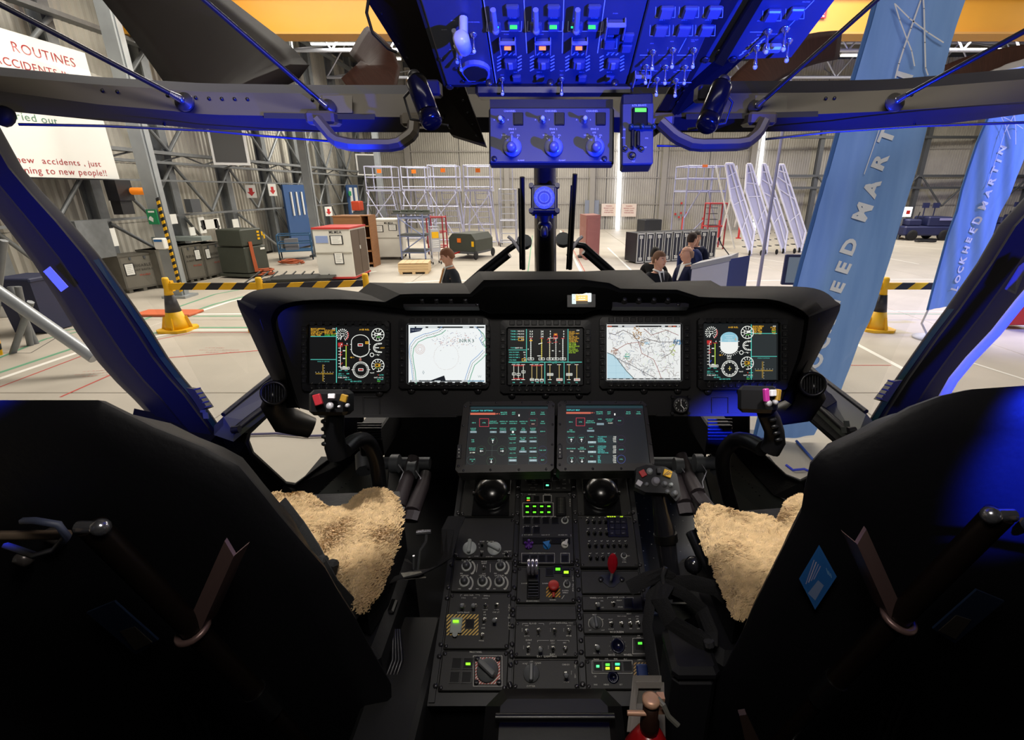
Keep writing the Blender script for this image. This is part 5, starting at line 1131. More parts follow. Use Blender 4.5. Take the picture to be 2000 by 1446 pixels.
m=MB(T=PD.M(1081,1157,.008));m.lathe((0,0,0),(0,0,1),[(.007,0),(.007,.010),(.004,.012)],12);m.lathe((0,.004,.016),(0,.2,1),[(.0110,0),(.0125,.003),(.0125,.007),(.010,.009)],18);m.box((0,-.011,.008),(.006,.012,.006),bev=.001);m.build('emergency_knob',redm,p.o,'red emergency knob')
p.put(KNB,1107,1144,'test_knob',k=.7);p.T(1106,1136,'TEST',2);p.T(1024,1142,'DOWN',2.2);p.T(1065,1142,'DOWN',2.2);p.T(1041,1176.5,'DOWN EMERG',2.4);p.T(1104,1156,'DOWN',2.4);p.T(1104,1160,'EMERG',2.2);p.T(1080,1174,'NORMAL',2);p.cv.line([(1097,1172),(1102,1165)],.9,'d6d4ca');p.cv.text(1122-3,1128,'LDG GEAR',3.2,'d6d4ca',vert=True);p.screws();p.done()
p=pcol('M',1184,1212,n=.003);p.done()
p=pcol('M',1215,1286)
for x,y,k in((1029,1235,TOG),(1052,1234,TOGT),(1083,1234,TOGT),(1111,1234,TOG),(1032,1269,TOGB),(1056,1270,TOGG),(1080,1269,TOGB),(1104,1269,TOG)):p.put(k,x,y,'toggle_switch')
p.cv.line([(1021,1223),(1021,1220),(1031,1220)],.6,'d0cec6');p.cv.line([(1052,1220),(1062,1220),(1062,1223)],.6,'d0cec6');p.cv.line([(1074,1222),(1074,1219),(1084,1219)],.6,'d0cec6');p.cv.line([(1110,1219),(1119,1219),(1119,1222)],.6,'d0cec6');p.cv.line([(1050,1256),(1050,1253),(1072,1253)],.6,'d0cec6');p.cv.line([(1088,1253),(1111,1253),(1111,1256)],.6,'d0cec6')
for x,y,t,h in((1041,1220,'FLOOD',2.8),(1097,1219,'ANTI-COLL',2.8),(1029,1224,'FWD',2),(1111,1224,'BOTH',2),(1029,1244.5,'BOTH',2.4),(1052,1244,'IR',2.4),(1083,1244,'IR',2.4),(1111,1244,'UPPER',2.4),(1033,1252.5,'IDENT',2.8),(1033,1258,'ON',2.2),(1079,1253.5,'NAV',2.8),(1080,1258.5,'STDY',2),(1103,1257.5,'BRT',2.3),(1032,1280,'KEY',2.4),(1056,1279,'IR',2.4),(1079,1280,'FLASH',2.3),(1103,1280,'DIM',2.4),(1068,1284,'EXT  LIGHTING',3.6)):p.T(x,y,t,h)
for x,y in((1020,1230),(1075,1230),(1101,1230),(1023,1264),(1071,1264)):p.cv.text(x,y,'OFF',2.0,'d6d4ca',vert=True)
p.screws(k=.6);p.done()
p=pcol('M',1290,1349);p.put(KPG,1038,1318,'selector_knob',0,1.0)
for a in(60,90,120):p.cv.line([(1038+17*cos(radians(a)),1316-17*sin(radians(a))),(1038+21*cos(radians(a)),1316-21*sin(radians(a)))],.7,'d6d4ca')
for x,y,t,h in((1026,1298,'HOIST',2.4),(1038,1294,'OFF',2.4),(1051,1297,'SONAR',2.4),(1037,1342,'CUTTER',3.0),(1105,1300,'CARGO',2.8),(1105,1329,'PL/',2.4),(1106,1334,'CREW',2.6)):p.T(x,y,t,h)
p.put(TOGG,1105,1319,'toggle_switch');p.cv.text(1116,1313,'OFF',2.2,'d6d4ca',vert=True);p.cv.text(1123.5,1297,'EXT  LD',3.6,'d6d4ca',vert=True);p.screws();p.done()
# right column
p=pcol('R',930,1010);dome(p,1174,973);p.screws();p.done()
p=pcol('R',1013,1113,n=.014)
for y,xs3 in((1024,(1147,1158.5,1170,1181)),(1046,(1148,1160,1171.5,1183)),(1070,(1150,1162,1174,1185.5,1197,1208.5,1220)),(1094,(1152,1164.5,1176,1187.5,1199))):
 for x in xs3:p.put(BRK,x,y,'toggle_breaker',k=1.15);p.cv.line([(x,y-7),(x+2,y-9)],.7,'d6d4ca');p.cv.disc(x-1,y-8,.8,'d6d4ca',6)
m=MB(T=PD.M(1205,1035,p.n));m.box((0,0,.0005),(.052,.054,.003),bev=.001);m.build('keypad',blk,p.o)
for i in range(3):
 for j in range(3):
  x,y=1194+i*11,1024+j*11;m=MB(T=PD.M(x,y,p.n+.002));m.box((0,0,.0008),(.0125,.0135,.0016),bev=.0005);m.build('key',key_m,p.o)
  p.cv2=Canvas(PD,p.n+.0042);p.cv2.text(x,y+2,(('MNL','MSG','DISP'),('C/G','','MIN'),('OFF','','BAT'))[j][i]or '.',1.6,'d0cec6');p.cv2.build('key_print',PRINT,p.o)
p.lt.rect(1185,1013,1218,1018,'14160a');p.lt.text(1193,1015.3,'WARN',2.8,'c8f020',bold=True,sx=1.2);p.lt.text(1213,1015.3,'OK',2.8,'c8f020',bold=True)
p.put(KNB,1217,1091,'selector_knob',k=.6);p.T(1226,1091,'BAT',1.9);p.T(1218,1099,'CKTS',1.9);p.T(1218,1103,'(PWR)',1.8);p.screws(k=.6);p.done()
p=pcol('R',1117,1162)
m=MB(T=PD.M(1193,1136,p.n));m.prism([(-.030,.004,0),(-.022,.012,0),(.022,.012,0),(.030,.004,0),(.006,-.016,0),(-.006,-.016,0)],(0,0,.003));m.build('handle_base',mat('base_dark','35373a',.4,.4),p.o)
for x in(1173,1214):p.put(screw,x,1135,'screw',k=1.2,n=.003)
a=PD.on(1193,1136,.01);b=W(1196,1118,1.10);c_=W(1197,1084,1.09)
m=MB();m.cyl(a,b,.004,.003,n=8);m.build('handle_stem',slv,p.o)
ax=(c_-b);sd=RT;m=MB();rows=[]
for t,w_,th in((-.05,.004,.003),(.15,.009,.004),(.5,.0115,.005),(.8,.010,.0045),(1.0,.006,.003),(1.08,.002,.001)):
 q=b+ax*t;rows.append([q+sd*(w_*cos(k*pi/4))+FW*(th*sin(k*pi/4))for k in range(8)])
m.loft(rows,closed=True,caps=True);m.sm=True;m.build('red_handle',mat('red_gloss','b01828',.25),p.o,'red upright leaf-shaped handle')
p.done()
p=pcol('R',1166,1195)
p.put(TOGG,1166,1184,'toggle_switch');p.put(TOGB,1197,1182,'toggle_switch');p.put(SQ,1227,1181,'push_button',k=1.2)
for x,y,t,h in((1165,1170,'WHEEL LOCK',2.7),(1208,1169,'DECK LOCK',2.7),(1175,1176,'ON',2.2),(1176,1189,'OFF',2.2),(1209,1175,'READY',2.1),(1211,1188,'STOW',2.2)):p.T(x,y,t,h)
p.cv.line([(1186,1172),(1186,1169),(1194,1169)],.6,'d0cec6');p.cv.line([(1223,1169),(1236,1169),(1236,1172)],.6,'d0cec6');p.done()
p=pcol('R',1199,1240)
p.put(KPG,1163,1219,'wiper_knob',.1,.8);p.cv.arc(1163,1220,14,.8,'d6d4ca',-30,210,16)
for x,y in((1193,1221),(1213,1221),(1230,1221),(1245,1220)):p.put(TOGB if x<1200 else TOG,x,y,'toggle_switch')
for x,y,t,h in((1161,1203,'WIPE',2.5),(1152,1213,'INT',2),(1175,1212,'LOW',2),(1152,1233,'OFF',2),(1177,1233,'FAST',2),(1192,1212,'PILOT',2),(1193,1231,'CO-PLT',2),(1214,1206,'TEST + PORT',1.9),(1228,1201,'HEAT',2.4),(1229,1211,'ON',2),(1244,1206,'STBD',2),(1244,1211,'ON',2),(1231,1230,'OFF',2),(1246,1230,'OFF',2),(1204,1236.5,'W/SCREEN',3.5)):p.T(x,y,t,h)
p.done()
p=pcol('R',1243,1286)
p.put(TOGG,1165,1266,'toggle_switch');m=MB(T=PD.M(1206,1264,p.n));m.lathe((0,0,0),(0,0,1),[(.0150,0),(.0150,.003),(.012,.004),(.0105,.001)],24);m.build('position_dial',mat('dial_blue','10132a',.2),p.o)
for i in range(12):a=radians(i*30);p.cv.line([(1206+15*cos(a),1264+15*sin(a)),(1206+17*cos(a),1264+17*sin(a))],.5,'a8a8a0')
p.cv.box(1235,1249,1262,1279,.8,'d6d4ca');p.put(SQ,1249,1262,'push_button',k=1.4);p.lt.n=.009;p.lt.rect(1245,1257,1253,1261.5,'50e838')
for x,y,t,h in((1204,1245.5,'POSITION',2.4),(1165,1278,'CASTOR',2.3),(1194,1281,'NOSE',3.4),(1226,1281,'WHEEL',3.4),(1247,1243.5,'E/A',2),(1247,1248,'STEER',2.2)):p.T(x,y,t,h)
p.done()
p=pcol('R',1289,1349)
p.cv.box(1156,1292,1234,1317,.8,'d6d4ca')
for x in(1167,1186,1205,1225):p.put(SQ,x,1304,'push_button',k=1.15)
p.lt.n=.009
for x,y,c,w_ in((1167,1304,'50f090',3),(1186,1301,'58f040',4),(1186,1308,'d8e820',4),(1205,1300,'40f0a0',4.5),(1205,1308,'d8e820',4)):p.lt.rect(x-w_,y-2.4,x+w_,y+2.4,c)
for x,y,t in((1164,1289.5,'ERASE'),(1184,1289.5,'CVR'),(1202,1289.5,'FDR'),(1221,1289.5,'ELT'),(1162,1323,'CB'),(1163,1339,'BAS'),(1184,1339,'HEAD'),(1212,1339,'SET')):p.T(x,y,t,2.6)
m=MB(T=PD.M(1197,1325,p.n));m.lathe((0,0,0),(0,0,1),[(.012,0),(.012,.002),(.006,.002),(.006,-.002)],18);m.build('socket',mat('dial_blue','10132a'),p.o)
hazard(p,1237,1296,1268,1334,'c8a060','2a2418',w=3.2)
m=MB(T=PD.M(1253,1316,p.n));m.box((0,0,.005),(.024,.030,.010),bev=.003);m.build('deploy_guard',mat('guard_blue','22386e',.25),p.o,'dark blue guarded button');p.T(1250,1291,'DEPLOY',2.2);p.screws(k=.7);p.done()
# ------------------------------------------------------------------ armrest box, extinguisher, side box
t=thing('armrest_box',W(1080,1446,.93)-V3((0,0,.2)),'padded black armrest box behind the centre console','armrest')
c=W(1082,1418,.90);m=MB();m.box(c-V3((0,.02,.06)),(.255,.19,.17),Matrix.Rotation(radians(14),4,'X'),bev=.03);m.build('body',mat('armrest','161617',.45,bump=.03,nscale=90),t)
m=MB();m.tube([W(968,1402,.86),W(1200,1402,.86)],.007,8);m.build('lip',blk,t)
t=thing('fire_extinguisher',W(1270,1440,.82)-V3((0,0,.25)),'red fire extinguisher with copper valve beside the armrest box','fire extinguisher')
a=W(1272,1366,.80);dwn=V3((0,-.10,-1)).normalized();r_=.040
m=MB();m.lathe(a+dwn*.062,dwn,[(.012,0),(.022,.008),(r_,.045),(r_,.20),(.03,.22)],22);m.build('bottle',mat('extinguisher_red','a01418',.25),t)
cop=mat('copper','e6b394',.4,.3)
m=MB();m.lathe(a-dwn*.004,dwn,[(.0095,0),(.0145,.003),(.0145,.010),(.012,.012)],20);m.build('valve_cap',cop,t)
m=MB();m.lathe(a+dwn*.012,dwn,[(.013,0),(.013,.03),(.016,.034),(.014,.066)],14);m.build('valve_neck',mat('valve_dark','3a241c',.35,.5),t)
m=MB();m.cyl(W(1225,1393,.80),W(1262,1394,.80),.0042,n=8);m.build('nozzle',cop,t)
m=MB();m.tube([W(1285,1365,.80),W(1296,1378,.79),W(1306,1400,.79),W(1325,1418,.79)],.0045,6,flat=(.5,FW));m.build('trigger_lever',mat('lever_grey','8a8880',.4,.4),t)
m=MB();m.box(W(1290,1362,.81),(.012,.012,.008));m.box(W(1290,1384,.81),(.012,.012,.012));m.build('valve_lug',cop,t)
t2=thing('extinguisher_bracket',W(1268,1400,.86)-V3((0,0,.2)),'pale grey metal bracket behind the fire extinguisher','bracket')
m=MB();P=[W(1240,1333,.90),W(1297,1333,.90),W(1300,1446,.87),W(1228,1446,.87)];P2=[W(1247,1345,.90),W(1291,1345,.90),W(1290,1385,.885),W(1242,1385,.885)]
m.loft([P,P2,[q+FW*.02 for q in P2],[q+FW*.02 for q in P]],closed=True);m.build('bracket_frame',mat('bracket_pale','a09a94',.4,.2),t2)
m=MB();m.prism([q+FW*.014 for q in P2],FW*.004);m.build('bracket_plate',mat('bracket_dk','5a5650',.5),t2)
for(x,y,d,sz,nm,lab)in((1345,1290,.98,(.085,.10,.26),'harness_box','small black box standing between the console and the right seat'),):
 t=thing(nm,W(x,y,d)-V3((0,0,.2)),lab,'box');m=MB();m.box(W(x,y,d)-V3((0,0,.12)),sz,bev=.012);m.build('case',mat('box_black','1c1c20',.45),t);m=MB();m.box(W(x,y-4,d)+V3((0,0,.015)),(sz[0]*1.06,sz[1]*1.05,.03),bev=.01);m.build('lid',mat('box_black','1c1c20'),t)
# =================================================================== OVERHEAD CONSOLE
oh_m=mat('overhead_grey','44474e',.45,ns=.06,nscale=60);oh_d=mat('overhead_dark','1c1d22',.4);ink='e4e6f0'
OB,OT_=W(1095,170,.95),W(1095,0,.745)
OH=Fr(OB,(1,0,0),OT_-OB)
OT=thing('overhead_console',OB,'overhead switch console flooded with deep blue light','overhead console')
bt=OH.uv;U=lambda x,y:OH.uv(x,y)[0];Vv=lambda y:OH.uv(1095,y)[1]
m=MB(T=OH.mat());m.prism([(U(866,165),0,0),(U(1345,165),0,0),(U(1345,165)+.03,.34,0),(U(866,165)-.0,.34,0)],(0,0,-.05));m.build('console_tray',oh_d,OT)
def opanel(u0,u1,y0,y1,nm='switch_panel',n=.004,lab=None):
 return CP(OH,OT,(u0,u1,Vv(y1),Vv(y0)),n=n,m_=oh_m,name=nm,label=None)if False else CP(OH,OT,(u0,u1,Vv(y1),Vv(y0)),lab,n,oh_m,nm)
uL,u1,u2,uR=U(872,160),U(968,160),U(1223,160),U(1338,160)
def _sqo(m):
 m.m=0;m.box((0,0,.003),(.018,.018,.006),bev=.0015);m.m=1;m.box((0,0,.0063),(.014,.014,.0006))
SQO=mk(_sqo,[mat('oh_button','4a4d58',.3),mat('oh_button_face','5a5e6e',.25)])
def _grd(m):
 m.m=0;m.box((0,0,.003),(.020,.020,.006),bev=.001);m.m=1
 for sx in(-1,1):m.box((sx*.0115,0,.006),(.002,.026,.012),bev=.0008)
 m.box((0,.012,.010),(.024,.003,.006),bev=.001)
GRD=mk(_grd,[mat('oh_button','4a4d58'),mat('oh_guard','9a9cae',.2,.3)])
def _tw(m):_tog(m,1.1);m.m=2;m.sphere((0,-.0075,.0245),.0034,8)
TW=mk(_tw,[slv,slv,mat('tip_white','dcdce6',.3)])
def brack(cv,x,y,w_,h,c=ink):cv.line([(x-w_,y-h*.4),(x-w_-1,y+h),(x+w_-1,y+h),(x+w_,y-h*.4)],1.1,c)
# left strip
p=opanel(uL,u1-.002,-60,163,lab='overhead strip with a D-shaped dial and white lever')
p.put(TW,925,62,'toggle_switch');p.put(TW,897,100,'toggle_switch',.3);p.put(TW,892,84,'toggle_switch')
m=MB(T=OH.M(905,28,.006));m.cyl((0,0,0),(0,-.004,.035),.007,n=10);m.lathe((-.002,-.022,.036),(0,1,.1),[(.010,0),(.013,.004),(.013,.03),(.009,.036)],14);m.build('lever_knob',mat('lever_white','c8c8dc',.25),p.o,'white knurled lever knob')
m=MB(T=OH.M(893,75,.006));m.tube([(0,.03,.004),(0,-.03,.004)],.004,8);m.build('guard_bar',mat('oh_guard','9a9cae'),p.o)
m=MB(T=OH.M(930,132,.004));P=[(.026*cos(radians(a)),.022*sin(radians(a))+.004,0)for a in range(-10,191,20)]+[(-.018,-.022,0),(.020,-.022,0)];m.prism([V3(q)for q in P],(0,0,.008));m.build('dial_shroud',mat('oh_guard','9a9cae'),p.o)
m=MB(T=OH.M(931,132,.0125));P=[(.021*cos(radians(a)),.017*sin(radians(a))+.004,0)for a in range(-10,191,20)]+[(-.014,-.016,0),(.015,-.016,0)];m.prism([V3(q)for q in P],(0,0,.002));m.build('dial_face',oh_d,p.o)
for x,y,t in((885,35,'INTR'),(925,38,'ZOOM PANEL'),(868,53,'DOTS'),(902,75,'VSTAB'),(883,92,'ALTN'),(920,101,'TRIMR'),(957,129,'OPT')):p.T(x,y,t,2.6,ink)
for x,y in((862,112),(904,155),(890,130)):p.put(screw,x,y,'screw',k=.9)
p.done()
# main panel
p=opanel(u1,u2,-60,163,lab='main overhead panel with three green lit and three orange lit buttons')
for L in([(941,-30),(970,162)],[(1022,-30),(1029,99)],[(1102,-30),(1098,99)],[(1185,-30),(1167,99)]):p.cv.line(L,1.6,ink)
for i,x in enumerate((1001,1081,1160)):
 p.put(SQO,x,12,'push_button',k=1.15);p.put(SQO,x+2-i*2.5,42,'push_button',k=1.05,label='green lit button');p.lt.n=.0115
 p.put(SQO,x-34,45,'push_button',k=1.05);brack(p.cv,x-16,42,34,14)
 m=MB(T=OH.M(x-34,30,.004));m.tube([(0,.03,.012),(0,-.008,.014)],.0045,8);m.sphere((0,-.010,.014),.006,10);m.build('fuel_lever',mat('oh_guard','9a9cae'),p.o)
 p.T(x-35,31,'DUMP',2.6,ink);p.T(x+1,30,'CLOSED',2.6,ink)
for x,y in((1003,40),(1080.5,40),(1156,40)):p.lt.rect(x-7,y-4,x+7,y+3.5,'38f860')
for x in(972,1117):p.lt.rect(x-2,38,x+2,42,'20e890')
for x in(992,1060,1131):
 p.put(GRD,x,79,'guarded_button',k=1.1,label='orange lit guarded button');p.T(x-3,62,'PUSH',2.6,ink)
for x,y in((991.5,82),(1059.5,82),(1130.5,82)):p.lt.rect(x-6.5,y-4,x+6.5,y+3.5,'ff8a50')
p.put(GRD,1201,44,'guarded_button',k=1.25);p.T(1202,21,'PUSH',2.6,ink);p.put(SQO,1190,78,'push_button',k=1.1);brack(p.cv,1190,76,15,14);p.T(1193,65.5,'GUARD',2.6,ink);p.put(SQO,1227,65,'push_button',k=1.0);p.put(SQO,1223,86,'push_button',k=1.0)
for i,x in enumerate((997,1061,1130,1197)):
 for sx in(-1,1):
  for k in range(5):a=(x+sx*20-3,105+k*6.5);p.cv.line([(a[0]-2.5,a[1]+3),(a[0]+4.5,a[1]-1)],2.2,ink)
 for k in range(-1,2):p.cv.line([(x+k*9-3,103),(x+k*9+1,99.5)],2.0,ink)
 p.T(x-3,98,'ENG %s'%('1','2','3','AP')[i],2.8,ink);p.put(SQO,x,116,'fire_button',k=1.25);m=MB(T=OH.M(x,116,.0115));m.box((0,0,.001),(.008,.016,.004),bev=.001);m.build('fire_guard',mat('oh_guard','9a9cae'),p.o)
for i,x in enumerate((1009,1054.5,1137,1191)):p.put(SQO,x,146,'push_button',k=.9);p.T(x-1,136.5,'EXT %d'%(i+1),2.4,ink)
for x,y in((981,150),(1097,150)):p.put(TW,x,y,'toggle_switch');p.T(x,y-8,'BAT',2.4,ink)
p.T(1097,134,'TEST',2.4,ink);p.done()
p=opanel(u2+.002,uR,-60,163,lab='overhead strip with six framed square buttons and rows of toggles')
for x,y in((1301,15),(1347,15),(1394,15),(1290,51),(1335,51),(1379,51)):p.put(SQO,x,y,'push_button',k=1.2);brack(p.cv,x-1,y-1,19,15)
for x,t in((1293,'JWR 1'),(1337,'JWR 2'),(1383,'JWR 3')):p.T(x,34,t,2.6,ink)
for x,y in((1275,96),(1314,92),(1355,92),(1262,125),(1300,126),(1338,126),(1283,150),(1320,152)):
 p.put(TW,x,y,'toggle_switch',k=1.05);p.cv.text(x-10,y-4,'ON',2.2,ink,vert=True);p.T(x-2,y-16,'GEN',2.4,ink)
for y,t in((103,'BOOST PUMPS'),(133,'BANK'),(157,'AUX BUS')):p.T(1300,y,t,2.8,ink);p.cv.line([(1250,y),(1278,y)],1.2,ink);p.cv.line([(1322,y),(1350,y)],1.2,ink)
p.put(GRD,1253,144,'guarded_button',k=1.2);p.cv.line([(1340,70),(1325,98)],1.2,ink);p.T(1357,73,'ICE DET',2.6,ink);p.done()
# black separator and the outer right panel
q=[OH.on(1480,-30),OH.on(1498,-30),OH.on(1412,117),OH.on(1396,110)];m=MB();m.prism(q,OH.n*.012);m.build('separator_bar',blk,OT)
q=[OH.on(1345,165,-.002),OH.on(1398,118,-.002),OH.on(1490,-40,-.002),OH.on(1430,-40,-.002)];m=MB();m.prism(q,OH.n*-.03);m.build('edge_plate',oh_m,OT)
a_,b_,c_,d_=OH.uv(1412,117),OH.uv(1545,112),OH.uv(1660,-40),OH.uv(1512,-40)
m=MB(T=OH.mat());m.prism([V3((*q,0))for q in(a_,b_,c_,d_)],(0,0,-.02));po=m.build('outer_switch_panel',oh_m,OT,'outer slanted panel of circuit switches')
cv=Canvas(OH,.0006)
for x,y in((1508,26),(1553,22)):inst('push_button',SQO,OH.M(x,y,0,0,1.2),po);brack(cv,x,y,18,14)
for x,y in((1478,92),(1500,60),(1534,55),(1540,78)):inst('toggle_switch',TW,OH.M(x,y,0,0,1.2),po)
for k in range(6):cv.line([(1444+k*6,108-k*6),(1452+k*6,103-k*6)],2,ink);cv.line([(1456+k*6,110-k*6),(1464+k*6,105-k*6)],2,ink)
for x,y,t in((1483,40,'AVS'),(1520,40,'MAIN'),(1482,68,'FLT'),(1513,66,'STBY-INV'),(1575,3,'MASTER')):cv.text(x,y,t,2.8,ink)
cv.line([(1465,62),(1490,62)],1.2,ink);cv.line([(1537,55),(1590,0)],1.2,ink);cv.build('panel_print',PRINT,po)
m=MB(T=OH.M(1508,85,.0));m.box((0,0,.008),(.03,.014,.012),bev=.003);m.build('white_guard',mat('oh_guard','9a9cae'),po)
for x,y in((1404,100),(1378,115),(1322,168),(1272,165),(878,168),(1432,114)):inst('screw',screw,OH.M(x,y,.001,0,1.4),OT)
# front lip and throttle box
m=MB();m.box(W(1082,180,.955),(.30,.05,.022),bev=.006);m.build('front_lip',oh_d,OT)
EF=Fr(W(1077,268,.92),RT,UP+FW*-.06);S=EF.sc(1077,268)
EB=thing('engine_control_box',W(1077,320,.92),'blue-lit box with three engine control knobs hanging below the overhead console','control box')
u0,v0=EF.uv(957,319);u1_,v1=EF.uv(1198,212)
m=MB(T=EF.mat());m.box(((u0+u1_)/2,(v0+v1)/2,-.012),(u1_-u0+.004,v1-v0+.004,.022),bev=.003);m.box(((u0+u1_)/2,v1+.004,-.03),(u1_-u0,.03,.05));m.build('housing',oh_d,EB)
p=CP(EF,EB,(u0,u1_,v0,v1),None,.004,mat('box_face','3a3d45',.45),'face_panel')
def _ek(m):
 m.m=0;m.lathe((0,0,0),(0,0,1),[(.017,0),(.0175,.006),(.0165,.010),(.012,.014)],24);m.m=1
 m.lathe((0,-.004,.008),(0,-.25,1),[(.0085,0),(.0090,.026),(.0085,.034),(.006,.036)],18);m.m=0;m.box((0,.004,.013),(.005,.024,.014),bev=.0015)
EK=mk(_ek,[mat('engine_knob','8e90a0',.25,.2),mat('engine_knob_tip','5a5c68',.3)])
for i,x in enumerate((981,1061,1141)):
 p.put(TW,x-1,237,'toggle_switch',k=1.3);p.T(x+15,219,'CHANNEL',3.4,ink);p.T(x-15,236,'A',2.6,ink);p.T(x+12,236,'B',2.6,ink)
 m=MB(T=EF.M(x+32,235,.004));m.box((0,0,.001),(.018,.023,.004),bev=.001);m.box((0,0,.0035),(.014,.019,.001));m.build('indicator_window',blk,p.o)
 X=x+20;p.T(X,254,'ENG %d'%(i+1),3.6,ink);p.T(X-1,261,'OFF',2.8,ink);p.T(X-16,266,'VENT',2.6,ink);p.T(X+12,266,'IDL',2.6,ink);p.T(X+17,315,'FLIGHT',2.6,ink)
 p.cv.line([(X-13,271),(X-9,277)],.9,ink);p.cv.line([(X-1,265),(X-1,273)],.9,ink);p.cv.line([(X+11,269),(X+8,276)],.9,ink)
 p.put(EK,X,291,'engine_knob')
for x in(966,1180):p.put(screw,x,312,'screw')
p.done()
for x in(958,1075,1198):inst('screw',screw,EF.M(x,173,.02,0,1.3),EB)
RB=thing('rotor_brake_box',W(1245,325,.90),'narrow blue-lit rotor brake unit with a green lit window','control box')
RF=Fr(W(1246,268,.89),RT+FW*-.05,UP+FW*-.05);u0,v0=RF.uv(1214,323);u1_,v1=RF.uv(1276,180)
m=MB(T=RF.mat());m.box(((u0+u1_)/2,(v0+v1)/2,-.02),(u1_-u0,v1-v0,.038),bev=.003);m.build('housing',oh_d,RB)
p=CP(RF,RB,(u0,u1_,v0,RF.uv(1246,203)[1]),None,.004,MATS['box_face'],'face_panel')
m=MB(T=RF.M(1249,232,.004));m.box((0,0,.001),(.028,.034,.006),bev=.002);m.build('window',win,p.o)
p.lt.n=.0085;p.lt.rect(1239,215.5,1261,223,'58f040');p.T(1248,208,'RTR BRAKE',3.4,ink);p.T(1219,255,'PK',2.8,ink);p.T(1217,271,'ON',2.6,ink);p.T(1262,272,'ON',2.6,ink);p.T(1220,288,'OFF',2.6,ink);p.T(1259,290,'OFF',2.6,ink);p.T(1237,317,'FLY',2.4,ink)
m=MB();m.cyl(RF.on(1229,254,.012),RF.on(1278,254,.012),.0035,n=8)
for x in(1231,1252,1274):m.sphere(RF.on(x,254,.014),.005,10)
m.build('brake_bar',mat('brake_bar','2a3a38',.3,.3),p.o)
for x,y,r in((1220,294,.005),(1252,294,.005),(1234,307,.007)):m=MB(T=RF.M(x,y,.004));m.lathe((0,0,0),(0,0,1),[(r,0),(r,.003),(r*.6,.001)],12);m.build('hex_socket',blk,p.o)
m=MB(T=RF.M(1238,277,.004));m.box((-.004,0,.006),(.006,.032,.014),bev=.002);m.box((.006,0,.005),(.007,.028,.012),bev=.002);m.build('brake_slot',blk,p.o)
p.done()
# =================================================================== SEATS, CONTROLS
from mathutils import noise
seat_m=mat('seat_shell','0e0e12',.55,spec=.3,bump=.08,nscale=90);tube_m=mat('strut_brown','120c09',.35,.3);clamp_m=mat('clamp_bronze','6b5552',.35,.5);chrome=mat('bolt_steel','a8a8ae',.2,.9)
strap_m=mat('webbing','141416',.8,bump=.2,nscale=400);skin_m=mat('sheepskin','c9ad88',.95,ns=.18,nscale=90,bump=1.0,spec=.1);hair_m=mat('sheepskin_pile','dbbd90',.9,ns=.3,nscale=60,spec=.1)
def inpoly(x,y,P):
 c=False;j=len(P)-1
 for i in range(len(P)):
  if(P[i][1]>y)!=(P[j][1]>y)and x<(P[j][0]-P[i][0])*(y-P[i][1])/(P[j][1]-P[i][1])+P[i][0]:c=not c
  j=i
 return c
def edist(x,y,P):
 d=9
 for i in range(len(P)):
  ax,ay=P[i-1];bx,by=P[i];dx,dy=bx-ax,by-ay;t=max(0,min(1,((x-ax)*dx+(y-ay)*dy)/(dx*dx+dy*dy+1e-12)));d=min(d,hypot(x-ax-dx*t,y-ay-dy*t))
 return d
def sheepskin(P,z0,slope,lab,ridge=None,seed=0):
 P=[(q.x,q.y)for q in P];x0,x1=min(p[0]for p in P),max(p[0]for p in P);y0,y1=min(p[1]for p in P),max(p[1]for p in P)
 t=thing('sheepskin_cover',((x0+x1)/2,(y0+y1)/2,z0-.05),lab,'seat cover','sheepskin seat covers');N=120;st=max(x1-x0,y1-y0)/N;V={};m=MB();vs=[];fs=[]
 def h(x,y):
  d=edist(x,y,P);e=min(1,d/.035);base=z0+slope*(y-y0)+.030*(1-(1-e)**2)-.03
  if ridge:base+=ridge(x,y)
  return base+.004*noise.noise((x*28+seed,y*28,1))+.010*noise.noise((x*75,y*75,seed))+.010*noise.noise((x*7,y*7,3+seed))
 nx,ny=int((x1-x0)/st)+1,int((y1-y0)/st)+1
 for i in range(nx+1):
  for j in range(ny+1):
   x,y=x0+i*st,y0+j*st
   if inpoly(x,y,P):V[i,j]=len(vs);vs.append(V3((x,y,h(x,y))))
 for(i,j)in list(V):
  q=[(i,j),(i+1,j),(i+1,j+1),(i,j+1)]
  if all(k in V for k in q):fs.append([V[k]for k in q])
 m.sm=True;m.add(vs,fs);m.build('pelt',skin_m,t)
 rg=random.Random(5+seed);hv=[];hf=[]
 for k in range(38000):
  v=vs[rg.randrange(len(vs))];p=v+V3((rg.uniform(-st,st)*.7,rg.uniform(-st,st)*.7,-.001));a=3.2*noise.noise((p.x*14,p.y*14,seed))+rg.gauss(0,.45);L=rg.uniform(.004,.009)
  d=V3((cos(a)*.7,sin(a)*.7,.75))*L;w_=V3((-sin(a),cos(a),0))*.0009;n0=len(hv);hv+=[p-w_,p+w_,p+d*.6+w_*.7,p+d+V3((0,0,-.002))];hf.append((n0,n0+1,n0+2,n0+3))
 m=MB();m.add(hv,hf);o=m.build('pile',hair_m,t,fix=False);tag(o,kind='stuff')
zs=1.885
PSL=[(470,985),(520,962),(575,962),(605,958),(626,975),(662,986),(688,970),(702,956),(740,953),(774,962),(786,985),(785,1012),(774,1062),(752,1108),(735,1150),(716,1170),(697,1180),(650,1135),(575,1060),(500,1010)]
PSR=[(1357,1004),(1366,991),(1400,992),(1445,998),(1490,1004),(1512,1010),(1530,988),(1556,978),(1610,985),(1610,1030),(1560,1080),(1490,1170),(1442,1195),(1418,1150),(1402,1110),(1375,1062)]
sheepskin([G(x,y,zs)for x,y in PSL],zs,.04,'sandy sheepskin cover on the left pilot seat',seed=0)
